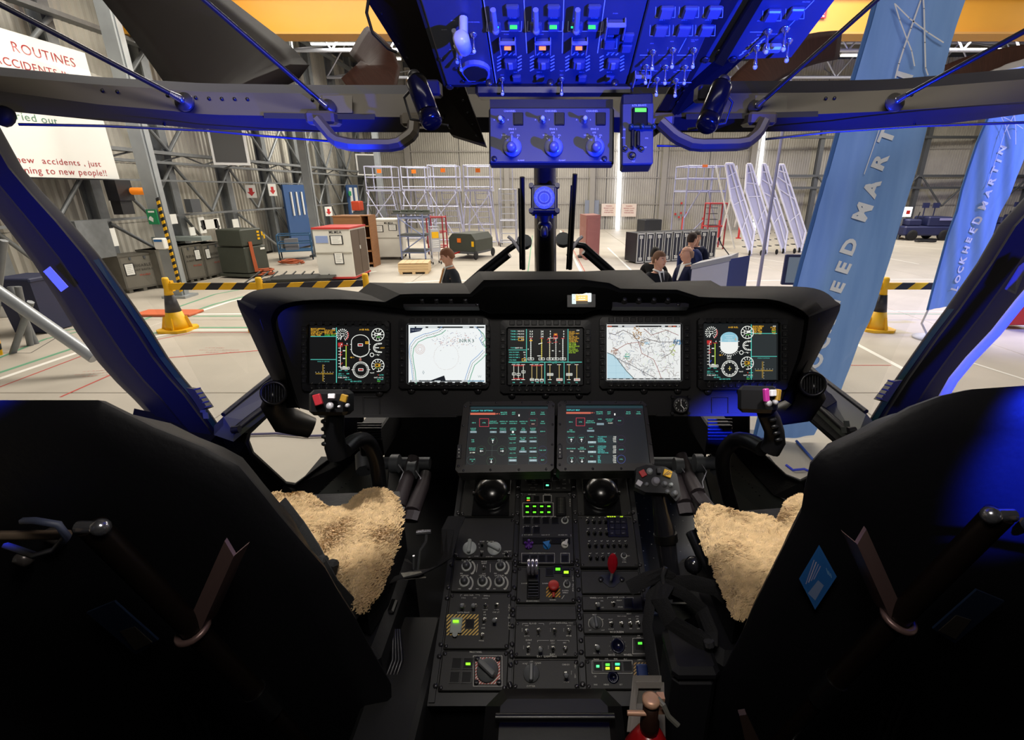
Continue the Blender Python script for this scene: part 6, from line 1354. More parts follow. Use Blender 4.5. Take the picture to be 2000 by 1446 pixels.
sheepskin([G(x,y,zs)for x,y in PSR],zs,.04,'sandy sheepskin cover on the right pilot seat, ridged along its front',ridge=lambda x,y:.03*max(0,min(1,(y-.96)/.05))-.0,seed=4)
def seat(name_lab,out,org,lean,pan_px,s):
 F=Fr(org,(1,0,0),(0,-lean,1));t=thing('pilot_seat',(org[0],org[1],1.2),name_lab,'seat','pilot seats');O=[F.uv(*p)for p in out]
 cx=sum(p[0]for p in O)/len(O);cy=sum(p[1]for p in O)/len(O);sc=lambda k:[(cx+(u-cx)*k,cy+(v-cy)*k)for u,v in O]
 # densify
 def dens(P):
  q=[]
  for i in range(len(P)):
   a,b=P[i],P[(i+1)%len(P)];q+=[a,((a[0]+b[0])/2,(a[1]+b[1])/2)]
  return q
 m=MB();m.sm=True;R=[]
 for k,n in((.58,-.12),(.62,-.11),(.86,-.03),(.96,-.01),(.985,.0),(.97,.008),(.80,.022),(.4,.030)):R.append([F.pt(u,v,n)for u,v in dens(sc(k))])
 m.loft(R,closed=True,caps=True);o=m.build('seat_back',seat_m,t)
 try:o.data.set_sharp_from_angle(angle=radians(50))
 except Exception:pass
 P=[G(x,y,1.85)for x,y in pan_px];m=MB();m.prism(P,(0,0,-.10));m.build('seat_pan',seat_m,t)
 m=MB();c=sum((q.x for q in P))/len(P);m.box((c,.86,1.47),(.28,.30,.54),bev=.02);m.build('seat_base',seat_m,t)
 return t,F
LO=[(190,776),(214,788),(300,830),(400,870),(470,908),(520,968),(545,1000),(600,1065),(640,1110),(668,1160),(700,1210),(730,1270),(770,1340),(775,1560),(-500,1560),(-560,1200),(-480,960),(-300,840),(-150,785),(0,776)]
RO=[(2150,745),(2000,748),(1900,755),(1840,768),(1780,790),(1700,835),(1600,880),(1578,905),(1568,950),(1560,1000),(1530,1060),(1500,1120),(1465,1190),(1440,1250),(1395,1340),(1370,1560),(2600,1560),(2700,1150),(2550,900),(2350,780)]
SL,FL=seat('left black pilot seat seen from behind, its top edge lit blue',LO,(-.65,.70,1.6),.14,[(500,970),(780,960),(788,1010),(750,1110),(712,1165),(650,1140),(520,1020)],-1)
SR,FR=seat('right black pilot seat seen from behind with a blue diamond sticker',RO,(.65,.70,1.6),.14,[(1360,1005),(1560,990),(1600,1030),(1480,1165),(1442,1180),(1405,1110)],1)
def fittings(F,t,mir):
 X=(lambda x:x)if not mir else(lambda x:2130-x)
 dy=0 if not mir else-22
 P=lambda x,y,n:F.on(X(x),y+dy,n)
 m=MB();m.cyl(P(302,915,.11),P(560,1262,.09),.0155,n=18);m.cyl(P(560,1262,.09),P(720,1480,.08),.0125,n=18);m.build('strut_tube',tube_m,t)
 m=MB();m.cyl(P(548,1246,.091),P(578,1287,.089),.018,n=18);m.build('strut_collar',blk,t)
 m=MB();m.cyl(P(285,912,.115),P(322,912,.115),.008,n=12);m.sphere(P(322,912,.115),.011,14);m.build('pivot_bolt',chrome,t)
 m=MB();m.tube([P(60,985,.10),P(105,945,.12),P(150,910,.13),P(285,908,.13)],.0060,8);m.build('release_bar',mat('bar_bronze','8d7a68',.35,.6),t)
 m=MB();m.tube([P(x,y,n)for x,y,n in((140,962,.1),(215,957,.12),(262,935,.13),(296,900,.14),(285,878,.14),(250,872,.14),(215,884,.13))],.0045,6);m.build('release_cable',mat('cable_blue','3a4054',.5),t)
 m=MB();q=[P(488,990,.06),P(515,1003,.075),P(468,1118,.10),P(442,1108,.09)];m.prism(q,F.n*.006);m.prism([P(515,1003,.075),P(522,1008,.05),P(474,1122,.07),P(468,1118,.10)],F.n*.004)
 m.build('clamp_plate',clamp_m,t)
 c=P(452,1120,.10);ax=(P(560,1262,.09)-P(302,915,.11)).normalized();a1=ax.cross(F.n).normalized();a2=ax.cross(a1)
 m=MB();m.tube([c+a1*(.020*cos(a))+a2*(.020*sin(a))for a in[k*2*pi/20 for k in range(20)]],.005,8,closed=True);m.build('clamp_ring',clamp_m,t)
 for x,y,r in((151,1008,.014),(93,1052,.012)):  # second disc is added in place of a blue glint
  m=MB();m.lathe(P(x,y,.035),F.n,[(r,0),(r,.008),(r*.7,.014)],14);m.build('boss_and_glint',mat('boss_grey','55504e',.3,.5),t)
 m=MB();m.prism([P(210,1152,.04),P(262,1130,.04),P(342,1205,.04),P(300,1233,.04)],F.n*.003);m.build('data_label',mat('label_navy','1c2c48',.5),t)
 m=MB();m.prism([P(272,1187,.0432),P(300,1178,.0432),P(332,1208,.0432),P(300,1224,.0432)],F.n*.001);m.build('label_panel',mat('label_grey','4a443e',.5),t)
 for k in range(3):
  m=MB();m.tube([P(380+k*26,1300+k*30,.05),P(420+k*20,1380+k*20,.06),P(440+k*10,1480,.06)],.006,6);m.build('harness_cable',blk,t)
fittings(FL,SL,False);fittings(FR,SR,True)
# blue diamond sticker
cv=Canvas(FR,.032);D=[(1580,1033),(1614,1094),(1574,1158),(1543,1098)];cv.ppoly(D,'2f74c4');cx_,cy_=1578,1096;cv.ppoly([(cx_+(x-cx_)*.90,cy_+(y-cy_)*.90)for x,y in D],'2a6fbe');cv.ppoly([(1579,1101),(1590,1111),(1574,1140),(1560,1126)],'8aa0cc')
for k in range(4):cv.line([(1556+k*5,1108-k*0-k*3),(1571+k*4,1062+k*4)],2.0,'a0a8d8' if k!=1 else 'd0c8e0')
for k in range(3):cv.line([(1594+k*4,1078+k*5),(1598+k*3,1090+k*3)],1.4,'7fb0e0')
cv.build('diamond_sticker',PRINT,SR,'blue diamond-shaped sticker')
# bolts and lever low on the right seat
for x,y,n in((1510,1338,.10),(1548,1405,.10)):
 m=MB();m.cyl(FR.on(x,y+6,n),FR.on(x+14,y-2,n+.01),.009,n=12);m.sphere(FR.on(x,y+6,n),.011,12);m.build('pivot_bolt',chrome,SR)
m=MB();m.prism([FR.on(1423,1332,.05),FR.on(1436,1330,.05),FR.on(1472,1400,.07),FR.on(1450,1440,.08),FR.on(1440,1420,.08)],FR.n*.01);m.build('side_lever',mat('lever_brown','4a3a34',.4,.3),SR)
m=MB();m.sphere(W(1470,1165,1.10),.045,16,(.62,.5,1.0));m.sphere(W(1495,1178,1.08),.05,16,(.8,.5,.8));m.build('headrest_pad',mat('pad_dark','1a1a20',.8,bump=.3,nscale=300),SR)
# harness reel and straps on the left seat
t=thing('harness_reel',W(645,1290,.93),'round black harness reel on the inner side of the left seat','reel')
m=MB();a=W(603,1224,.93);b=W(664,1219,.92);m.lathe(a,b-a,[(.050,0),(.057,.004),(.057,.024),(.053,.026),(.057,.028),(.057,(b-a).length-.004),(.052,(b-a).length),(.046,(b-a).length+.001)],32);m.build('drum',mat('reel_black','1c1c20',.35),t)
m=MB();m.cyl(W(560,1242,.95),W(605,1238,.95),.006,n=8);m.cyl(W(588,1212,.95),W(604,1210,.95),.005,n=8);m.build('spindle',chrome,t)
t=thing('seat_harness',W(660,1180,.98),'black webbing harness with buckle lying along the left seat edge','harness')
m=MB();m.tube([W(545,985,1.05),W(585,1035,1.04),W(615,1080,1.0),W(650,1150,.95),W(700,1205,.93)],.024,8,flat=(.12,(FW+UP*.3)));m.build('strap',strap_m,t)
for x in(628,648):m=MB();m.box(W(x,1108+(x-628)*.4,.985),(.022,.02,.055),Matrix.Rotation(.25,4,'Y'),bev=.006);m.build('buckle_roll',strap_m,t)
m=MB();m.tube([W(622,1134,.96),W(645,1142,.96),W(660,1150,.96)],.006,6);m.build('buckle',mat('buckle_dark','2a2a2e',.25,.6),t)
t=thing('lap_belt',W(800,1130,1.1)-V3((0,0,.02)),'black lap belt with white label between left seat and console','belt')
m=MB();m.tube([W(735,1168,1.10),W(750,1140,1.10),W(790,1124,1.10),W(830,1118,1.08),W(858,1105,1.06),W(872,1085,1.05),W(880,1035,1.08),W(892,1010,1.12)],.022,8,flat=(.1,UP));m.build('webbing',strap_m,t)
m=MB();m.prism([W(783,1121,1.085),W(822,1118,1.075),W(832,1129,1.07),W(791,1133,1.08)],UP*.002);m.build('sewn_label',mat('label_worn','b8b4a8',.6,ns=.5,nscale=60),t)
m=MB();m.tube([W(745,1130,1.09),W(750,1112,1.1),W(756,1094,1.11)],.004,6);m.build('adjuster',chrome,t)
m=MB();m.sphere(W(755,1095,1.10),.008,10);m.build('amber_tab',mat('amber','d88a18',.5),t)
t=thing('release_handle',W(815,1120,1.15),'thin steel T-shaped release handle left of the centre console','handle')
m=MB();m.tube([W(833,1043,1.14),W(832,1058,1.14),W(821,1075,1.14),W(817,1112,1.15)],.0035,8);m.cyl(W(808,1086,1.14),W(808,1112,1.15),.003,n=6);m.build('stem',chrome,t)
m=MB();m.cyl(W(814,1041,1.14),W(842,1039,1.14),.0055,n=8);m.build('grip',chrome,t)
t=thing('cable_loom',W(760,1400,1.0)-V3((0,0,.1)),'bundle of thin black cables curving down inside of left seat','cables')
for k in range(4):m=MB();m.tube([W(780-k*4,1230,1.08),W(785-k*6,1290,1.04),W(765-k*7,1350,1.0),W(728-k*8,1410,.98)],.004,6);m.build('cable',mat('cable_black','1e1e22',.3),t)
t=thing('cable_connector',W(770,1190,1.1)-V3((0,0,.05)),'small black connector block above the curved cables','connector');m=MB();m.box(W(752,1195,1.1),(.05,.04,.04),bev=.004);m.build('body',blk,t)
# ------------------------------------------------------------------ cyclic sticks
grip_m=mat('grip_black','0e0e10',.4,spec=.25);white_b=mat('button_white','c9c6cc',.4);red_b=mat('button_red','8c1f28',.4)
def cyclic(path,grip,hc,hs,face,lab,mir):
 t=thing('cyclic_stick',W(*path[0])-V3((0,0,.12)),lab,'control stick','cyclic control sticks')
 pts=[W(*p)for p in path];q=[]
 for i in range(len(pts)-1):
  p0,p1,p2,p3=pts[max(i-1,0)],pts[i],pts[i+1],pts[min(i+2,len(pts)-1)]
  for f in(0,.25,.5,.75):q.append(.5*((2*p1)+(p2-p0)*f+(2*p0-5*p1+4*p2-p3)*f*f+(3*p1-p0-3*p2+p3)*f**3))
 q.append(pts[-1]);q.insert(0,pts[0]-V3((0,0,.25)));m=MB();m.tube(q,.0185,14);m.build('bent_tube',mat('stick_black','111113',.35),t)
 g=[W(*p)for p in grip];m=MB();m.tube(g,[.021,.022,.020,.021,.019][:len(g)],12);m.build('grip',grip_m,t)
 for k in range(4):p=g[1].lerp(g[-1],.1+k*.22);m=MB();m.sphere(p+RT*(-.016 if not mir else .0)+FW*(-.012 if not mir else-.02),.009,10,(1,.7,.6));m.build('finger_ridge',grip_m,t)
 m=MB();R=Matrix.Rotation(radians(-20),4,'X')@Matrix.Rotation(radians(0 if not mir else-28),4,'Z');m.box(W(*hc),hs,R,bev=.008);hb=m.build('switch_head',grip_m,t)
 F=Fr(W(*face[0]),face[1],face[2])
 def b(x,y,w_,h_,mm,rot=0,rd=False,lb=None):
  m=MB(T=F.M(x,y,0,rot));S=F.sc(x,y)
  if rd:m.lathe((0,0,0),(0,0,1),[(w_*S,0),(w_*S,.005),(w_*S*.8,.008)],14)
  else:m.box((0,0,.003),(w_*S,h_*S,.008),bev=.0015)
  m.build('button',mm,hb,lb)
 return b
b=cyclic([(748,1010,1.34),(742,950,1.30),(733,893,1.25),(716,862,1.20),(694,862,1.15),(672,880,1.10)],[(660,893,1.07),(655,872,1.06),(653,850,1.05),(652,825,1.04),(654,806,1.03)],(648,786,1.02),(.080,.045,.052),(W and(648,786,.985),RT,UP),'left cyclic stick, its grip hanging below the left flight display',False)
b(622,781,15,22,red_b,.3,lb='red guarded button');b(649,774,13,10,white_b);b(673,778,13,15,mat('button_amber','8a6a20',.4),-.3,lb='amber striped button');b(646,793,7,7,mat('button_grey','8c8a90',.4),0,True);b(664,794,2.4,3,white_b,0,True);b(680,792,4,4,mat('button_grey','8c8a90'),0,True)
b=cyclic([(1432,1000,1.34),(1416,945,1.30),(1412,893,1.25),(1432,862,1.20),(1462,862,1.14),(1490,876,1.09)],[(1503,881,1.07),(1513,862,1.06),(1512,842,1.05),(1505,822,1.04),(1496,804,1.03)],(1480,780,1.03),(.075,.05,.055),((1500,778,.985),RT+FW*.5,UP),'right cyclic stick, its bent tube edged with blue light',True)
b(1494,772,8,18,mat('button_magenta','a02880',.4),.1,lb='magenta button');b(1507,768,10,9,white_b);b(1517,772,7,16,mat('button_amber','8a6a20'),-.2);b(1498,788,4.5,5,mat('button_grey','8c8a90'),0,True);b(1511,786,3.4,4,mat('button_grey','8c8a90'),0,True)
# collective
t=thing('collective_lever',W(1320,1150,1.15)-V3((0,0,.1)),'collective lever with red and yellow buttons right of the console','control lever')
m=MB();m.tube([W(1284,960,1.12),W(1290,1000,1.13),W(1298,1040,1.13),W(1306,1100,1.13),W(1318,1170,1.10)],[.014,.017,.024,.021,.021],14);m.build('lever_tube',mat('lever_gloss','1c1c20',.2),t)
m=MB();m.cyl(W(1299,1042,1.13),W(1301,1058,1.13),.027,n=18);m.build('twist_collar',blk,t)
F=Fr(W(1281,938,1.10),RT+UP*.03,UP+FW*.5);m=MB();m.prism([F.on(x,y,0)for x,y in((1243,914),(1262,908),(1300,912),(1322,926),(1330,968),(1320,980),(1306,964),(1262,962),(1240,952))],F.n*-.03);hb=m.build('switch_head',grip_m,t)
def bb(x,y,w_,h_,mm,rot=0,rd=False,hh=.006,lb=None):
 S=F.sc(x,y);m=MB(T=F.M(x,y,0,rot))
 if rd:m.lathe((0,0,0),(0,0,1),[(w_*S*1.3,0),(w_*S*1.3,.002),(w_*S,.003),(w_*S,hh),(w_*S*.8,hh+.002)],16)
 else:m.box((0,0,hh/2),(w_*S,h_*S,hh),bev=.001)
 return m.build('button',mm,hb,lb)
bb(1255,926,12,13,mat('red_lit','c02a2c',.4),.45,lb='red square button');bb(1269,921,5,5,knob_l,0,True);bb(1285,922,8,11,blk,0,hh=.012);bb(1303,926,16,14,yellow,-.4,lb='yellow and black striped button')
cv=Canvas(F,.0065)
for k in(-4,0,4):cv.line([(1298+k,930-k*.2),(1308+k*.6,924+k*.6)],1.2,'1a1a1a')
cv.build('stripe_print',PRINT,hb)
bb(1248,945,11,11,white_b,-.6);bb(1263,947,3.4,3,knob_g,0,True);bb(1281,941,7,7,mat('button_grey','8c8a90'),0,True,.010);bb(1298,946,4.5,4,knob_g,0,True,.008);bb(1310,948,3.4,3,knob_l,0,True,.008);bb(1303,961,3.6,3,knob_g,0,True);bb(1317,965,5,5,knob_g,0,True,.012)
# pedals
for i,(a,b_,c_,d_)in enumerate((((808,893,1.62),(798,930,1.58),(778,990,1.5),(770,1020,1.48)),((832,925,1.60),(826,950,1.56),(806,1000,1.48),(800,1018,1.46)),((1330,888,1.62),(1342,925,1.58),(1362,965,1.5),(1385,995,1.46)),((1322,925,1.6),(1328,950,1.56),(1338,985,1.50),(1343,1005,1.48)))):
 t=thing('rudder_pedal',W(*d_)-V3((0,0,.02)),('outer' if i in(0,2)else 'inner')+' rudder pedal arm on its cross tube, %s of the console'%('left' if i<2 else 'right'),'pedal','rudder pedals')
 m=MB();m.tube([W(*a),W(*b_),W(*c_)],[.018,.021,.025],10);m.build('arm',mat('pedal_grey','2c2629',.45,.2),t)
 m=MB();m.tube([W(*c_),W(*d_)],.028,8,flat=(.5,UP));m.build('foot_plate',mat('pedal_grey','4a4146'),t)
for x,y in((772,906),(806,918),(1325,912),(1364,905)):
 m=MB();m.cyl(W(x-8,y,1.6),W(x+8,y,1.6),.03,n=12);o=m.build('pivot_bearing',steel_d);tag(o,'dark pivot bearing on pedal tube at %s'%{772:'outer left',806:'inner left',1325:'inner right',1364:'outer right'}[x],'bearing')
 m=MB();m.tube([W(x+6,y+2,1.57),W(x+16,y+16,1.56),W(x+8,y+36,1.56),W(x+10,y+48,1.56)],.002,5);o2=m.build('brake_hose',mat('hose_grey','8c8c94',.4));tag(o2,'thin grey hose hanging from pedal bearing, %s'%{772:'far left',806:'beside left console edge',1325:'beside right console edge',1364:'far right'}[x],'hose')
# perforated floor board right of the console
fb=MB();P=[G(1232,925,1.21),G(1335,930,1.21),G(1400,1200,1.21),G(1270,1200,1.21)];fb.prism(P,(0,0,-.008));fb=fb.build('floor_board',mat('floor_blue','111a30',.35),CO)
m=MB()
for i in range(22):
 for j in range(7):
  p=P[0].lerp(P[1],j/6.5+.03).lerp(P[3].lerp(P[2],j/6.5+.03),i/22+.01)
  if(i+j)%2==0:m.lathe(p,(0,0,1),[(.0028,0),(.0018,.001)],6)
tag(m.build('floor_studs',mat('stud','a8a8b0',.3,.6),CO),kind='stuff')
# hanging harness by the right seat
t=thing('shoulder_harness',W(1320,1250,1.0)-V3((0,0,.05)),'tangled black shoulder straps hanging beside the right seat','harness')
for P,r in(([(1228,1150,1.02),(1262,1132,1.02),(1296,1122,1.03),(1312,1132,1.03)],.016),([(1300,1142,1.03),(1350,1138,1.03),(1400,1150,1.02),(1432,1178,1.0),(1450,1200,.98)],.018),
              ([(1300,1140,1.02),(1288,1170,1.0),(1310,1215,.98),(1350,1240,.97),(1382,1258,.96)],.020),([(1388,1260,.96),(1390,1235,.97),(1372,1190,.99),(1335,1160,1.0),(1305,1146,1.02)],.014),
              ([(1292,1130,1.03),(1272,1165,1.02),(1264,1220,1.0),(1270,1280,.97),(1280,1330,.94)],.012)):
 m=MB();m.tube([W(*p)for p in P],r,8,flat=(.12,FW*.8+RT*.5));m.build('strap',strap_m,t)
m=MB();m.tube([W(1300,1108,1.02),W(1294,1125,1.02),W(1296,1140,1.02)],.005,6);m.build('buckle',chrome,t)
m=MB();m.tube([W(1384,1252,.95),W(1386,1262,.95)],.010,8);m.build('end_fitting',chrome,t)
t=thing('gear_quadrant',W(1330,1200,1.05)-V3((0,0,.05)),'small grey toothed quadrant behind the hanging straps','quadrant')
m=MB();c=W(1322,1180,1.06);P=[c+RT*(.05*cos(a)*(1+.06*(k%2)))-UP*(.035*sin(a)*(1+.06*(k%2)))for k,a in enumerate([i*pi/22 for i in range(23)])];m.prism(P,FW*.008);m.build('toothed_plate',mat('quad_grey','4c4e4a',.4,.5,ns=.3,nscale=80),t)
m=MB();m.sphere(W(1354,1104,1.12),.020,14);m.cyl(W(1354,1104,1.12),W(1358,1150,1.12),.006,n=8);o=m.build('ball_lever',mat('ball_black','131316',.15));tag(o,'short lever with glossy black ball beside right seat pan','lever')
m=MB();m.tube([W(1350,1040,1.2),W(1378,1100,1.15),W(1420,1170,1.08),W(1450,1210,1.05)],.014,8);o=m.build('seat_rail',mat('rail_dark','15161a',.3));tag(o,'dark rail along the inner edge of the right seat pan','rail')
m=MB();P=[W(1374,1010,1.3),W(1388,1006,1.3),W(1440,1130,1.2),W(1420,1140,1.2)]
# =================================================================== HANGAR THINGS
def gf(xa,ya,xb,yb): # frame of a front face standing on the floor between two ground points
 A,B=G(xa,ya),G(xb,yb);return Fr(A,B-A,(0,0,1)),(B-A).length
def gtop(x,y,yt):g=G(x,y);return VY(x,yt,g.y).z
ply=mat('crate_grey','6d695f',.6,ns=.12,nscale=3);crate_e=mat('crate_edge','57544c',.5);paper=mat('paper','e8e8e2',.6);frame_b=mat('frame_black','1a1a1a',.5)
def paperlabel(F,u,v,w_,h_,par,orange_=False,lines=5):
 m=MB(T=F.mat(u,v,.004));m.box((0,0,.004),(w_*1.22,h_*1.16,.008));o=m.build('document_frame',frame_b if not orange_ else mat('frame_orange','d8452a',.5),par)
 m=MB(T=F.mat(u,v,.010));m.box((0,0,.003),(w_,h_,.004));m.build('document',paper,o)
 cv=Canvas(F,.0165)
 for k in range(lines):cv.poly([(u-w_*.36,v+h_*(.36-k*.16)),(u+w_*(.36-.1*(k%3)),v+h_*(.36-k*.16)),(u+w_*(.36-.1*(k%3)),v+h_*(.33-k*.16)),(u-w_*.36,v+h_*(.33-k*.16))],'90908c')
 cv.build('document_print',PRINT,o)
def ptext(F,u,v,t,h,c,par,bold=True,al='c',n=.01,sx=1.0):
 g,w_=text_polys(t,h,bold and h<.12,4 if h>.12 else 1,sx);ox={'c':-w_/2,'l':0,'r':-w_}[al];m=MB();m.col=lin(c)
 for vs,fs in g:
  if vs:m.add([F.pt(u+a+ox,v+b-h/2,n)for a,b in vs],fs)
 return m.build('lettering',PRINT,par,fix=False)
def crate(xa,ya,xb,yb,dep,h,lab,labels,txt=True):
 F,w_=gf(xa,ya,xb,yb);t=thing('storage_crate',F.pt(w_/2,0,-dep/2),lab,'crate','grey storage crates along the wall')
 m=MB(T=F.mat());m.box((w_/2,h*.5+.05,-dep/2),(w_,h-.1,dep));m.build('body',ply,t)
 m=MB(T=F.mat());m.box((w_/2,h-.02,-dep/2),(w_+.03,.04,dep+.03));m.build('lid',crate_e,t)
 for u in(.02,w_-.02):m=MB(T=F.mat());m.box((u,h*.5+.04,.004),(.05,h-.12,.014));m.build('corner_batten',crate_e,t)
 m=MB(T=F.mat());m.box((w_/2,.11,.004),(w_,.05,.014));m.build('bottom_batten',crate_e,t)
 for u in(.1,w_/2,w_-.1):m=MB(T=F.mat());m.box((u,.04,-dep/2),(.1,.08,dep));m.build('skid',crate_e,t)
 for u,v,w2,h2,o in labels:paperlabel(F,u*w_,v*h,w2,h2,t,o)
 for u in(.3,.7):m=MB(T=F.mat());m.box((w_*u,h-.10,.012),(.05,.07,.02));m.build('latch',steel_d,t)
 if txt:ptext(F,w_*.55,h*.70,'REUSABLE',.07,'3a3832',t);ptext(F,w_*.55,h*.58,'DO NOT DESTROY',.05,'3a3832',t);ptext(F,w_*.6,h*.44,'FRAGILE',.045,'a04838',t)
crate(250,574,318,562,.6,.98,'nearest grey storage crate with a white framed label, left of steel post',[(.22,.62,.2,.28,False)])
crate(322,564,369,554,.6,1.05,'grey storage crate half hidden behind the hazard striped steel post',[(.55,.70,.16,.26,False)],False)
crate(371,553,407,546,.6,1.07,'grey storage crate with one label, between post and right-hand crate',[(.72,.72,.16,.26,False)])
crate(408,546,445,537,.6,1.05,'rightmost grey storage crate in the row, label at its upper left',[(.22,.72,.16,.26,False)])
m=MB();P=G(345,540);m.box((P.x+.1,P.y+.5,1.13),(1.6,.5,.12));o=m.build('folded_sheet',mat('sheet_grey','8e9894',.5,bump=.4,nscale=8));tag(o,'crumpled translucent sheet lying on top of the grey crates','sheet')
def cabinet(xa,ya,xb,yb,xc,yc,h,lab,mlm,side_m,red_base):
 F,w_=gf(xa,ya,xb,yb);A,B,C_=G(xa,ya),G(xb,yb),G(xc,yc);dep=(C_-B).length;sd=C_-B
 t=thing('equipment_cabinet',(A+C_)/2,lab,'cabinet','white equipment cabinets');wm=mat('cab_white','d8d6cc',.5,ns=.06,nscale=3);rd=mat('cab_red','b8322c',.5)
 z0,z1=.12,h
 m=MB();m.prism([A+V3((0,0,z0)),B+V3((0,0,z0)),C_+V3((0,0,z0)),A+sd+V3((0,0,z0))],(0,0,z1-z0));m.build('body',wm,t)
 if side_m:
  S=Fr(B,sd,(0,0,1))
  for k in(0,1):m=MB(T=S.mat());m.box((dep*(.27+.46*k),(z0+z1)/2,.006),(dep*.43,(z1-z0)*.9,.02));dr=m.build('side_door',side_m,t)
  m=MB(T=S.mat());m.box((dep*.5,h*.62,.02),(.03,.1,.03));m.build('handle',white_p,dr)
 m=MB(T=F.mat());m.box((w_/2,h*.56,.006),(w_,.03,.02));m.build('seam_rail',mat('cab_trim','a8a498',.5),t)
 for z in((z0+.03,h)if red_base else(h,)):
  m=MB();o_=.02;m.prism([A+V3((-o_,-o_,z-.03)),B+V3((o_,-o_,z-.03)),C_+V3((o_,o_,z-.03)),A+sd+V3((-o_,o_,z-.03))],(0,0,.05));m.build('rim',rd if mlm else wm,t)
 paperlabel(F,w_*(.62 if mlm else .22),h*.79,.30,.22,t);paperlabel(F,w_*(.62 if mlm else .75),h*(.46 if mlm else .82),.22 if mlm else .26,.3 if mlm else .2,t)
 if mlm:
  m=MB(T=F.mat());m.box((w_*.22,h*.80,.004),(.34,.2,.01));m.build('blue_label',mat('label_blue','8a9cc8',.5),t)
 ptext(F,w_*.62,h*.93,'MLM2A' if mlm else 'MLM3A',.07,'2a2a2a',t)
 for p in(A,B,C_,A+sd):
  c=p.lerp((A+C_)/2,.12);m=MB();m.cyl(c+V3((-.03,0,.06)),c+V3((.03,0,.06)),.06,n=12);m.box(c+V3((0,0,.1)),(.08,.08,.04));m.build('castor',rubber,t)
cabinet(626,553,695,552,724,538,1.56,'tall white cabinet with red rims and brown side doors',True,mat('cab_brown','5c4d42',.5,ns=.1,nscale=4),True)
cabinet(735,508,786,508,796,500,1.50,'plain white cabinet with two framed labels behind the red-rimmed one',False,None,False)
for xa,ya,xb,h,lab in((624,528,690,1.64,'low brown wooden crate top behind the white cabinet'),):
 F,w_=gf(xa,ya,xb,ya);F.o=F.o+V3((0,1.9,0));t=thing('wooden_crate',F.pt(w_/2,0,-.5),lab,'crate');wd_m=mat('crate_wood','9a6a42',.6,ns=.2,nscale=3,stretch=(1,1,8))
 m=MB(T=F.mat());m.box((w_*.42,h/2,-.6),(w_*1.05,h,1.0));m.build('body',wd_m,t);m=MB(T=F.mat());m.box((w_*.42,h+.02,-.6),(w_*1.1,.05,1.04));m.build('lid',wd_m,t)
F,w_=gf(716,522,731,522);t=thing('open_shelf_crate',F.pt(w_/2,0,-.4),'tall brown open-backed shelf beside the white cabinets','shelf');h=1.75
for u in(0,w_):m=MB(T=F.mat());m.box((u,h/2,-.35),(.04,h,.7));m.build('side_panel',wd_m,t)
for v in(.12,.55,1.0,1.4,1.75):m=MB(T=F.mat());m.box((w_/2,v,-.35),(w_,.03,.7));m.build('shelf',wd_m,t)
m=MB(T=F.mat());m.box((w_/2,h/2,-.69),(w_,h,.02));m.build('back_panel',wd_m,t)
# steel shelf trolley
def frame_bars(t,F,w_,d_,h,r,mm,shelves=(),nm='post'):
 for u in(0,w_):
  for z in(0,-d_):m=MB(T=F.mat());m.cyl((u,0,z),(u,h,z),r,n=6);m.build(nm,mm,t)
 for v in shelves:
  for z in(0,-d_):m=MB(T=F.mat());m.cyl((0,v,z),(w_,v,z),r,n=6);m.build('rail',mm,t)
  for u in(0,w_):m=MB(T=F.mat());m.cyl((u,v,0),(u,v,-d_),r,n=6);m.build('rail',mm,t)
def wheels(t,F,w_,d_,r=.07):
 for u in(0,w_):
  for z in(0,-d_):m=MB(T=F.mat());m.lathe((u-.02,r,z),(1,0,0),[(r*.6,0),(r,.01),(r,.03),(r*.6,.04)],14);m.build('wheel',rubber,t)
blue_st=mat('trolley_blue','8e9ac4',.4,.3)
F,w_=gf(786,512,832,512);t=thing('shelf_trolley',F.pt(w_/2,0,-.6),'open steel shelf trolley with grey trays beside plain white cabinet','trolley')
frame_bars(t,F,w_,1.1,1.75,.03,blue_st,(.35,.95,1.6));wheels(t,F,w_,1.1)
for v,k in((.37,1.0),(.97,1.2),(1.76,1.5)):m=MB(T=F.mat());m.box((w_/2,v,-.55),(w_*k,.05,1.15));m.build('tray',mat('tray_grey','4a4e4c',.5),t)
for a,b_ in(((0,.35),(w_,.95)),((0,1.6),(w_,.95))):m=MB(T=F.mat());m.cyl((a[0],a[1],0),(b_[0],b_[1],0),.02,n=6);m.build('brace',blue_st,t)
for k in range(5):m=MB(T=F.mat());m.box((-.15+k*.28,1.83,-.4-.1*(k%2)),(.22,.09+.02*(k%3),.3),bev=.02);tag(m.build('folded_cover',mat('cover_olive','4c5248',.7)),'dark folded cover lying on the steel trolley, %s along'%('first','second','third','fourth','fifth')[k],'cover','folded covers on the trolley')
# red and blue trolley behind
F,w_=gf(838,497,868,497);t=thing('red_trolley',F.pt(w_/2,0,-.5),'red and blue framed trolley behind the steel shelf trolley','trolley');frame_bars(t,F,w_,.8,1.55,.03,mat('frame_red','a83038',.5),(.3,.9,1.5));wheels(t,F,w_,.8)
# yellow topped sign cart
F,w_=gf(846,517,862,516);t=thing('sign_cart',F.pt(w_/2,0,-.2),'narrow white cart with a yellow notice behind the walking man','cart')
m=MB(T=F.mat());m.box((w_/2,.85,-.15),(w_*1.05,.8,.3));m.build('body',alu,t);m=MB(T=F.mat());m.box((w_/2,1.05,.01),(w_*.8,.22,.02));m.build('yellow_notice',yellow,t)
for k in range(4):m=MB(T=F.mat());m.box((w_/2,.84-k*.07,.01),(w_*.8,.03,.02));m.build('drawer_slot',white_p,t)
frame_bars(t,F,w_,.3,1.35,.015,alu,(1.33,));wheels(t,F,w_,.3,.05)
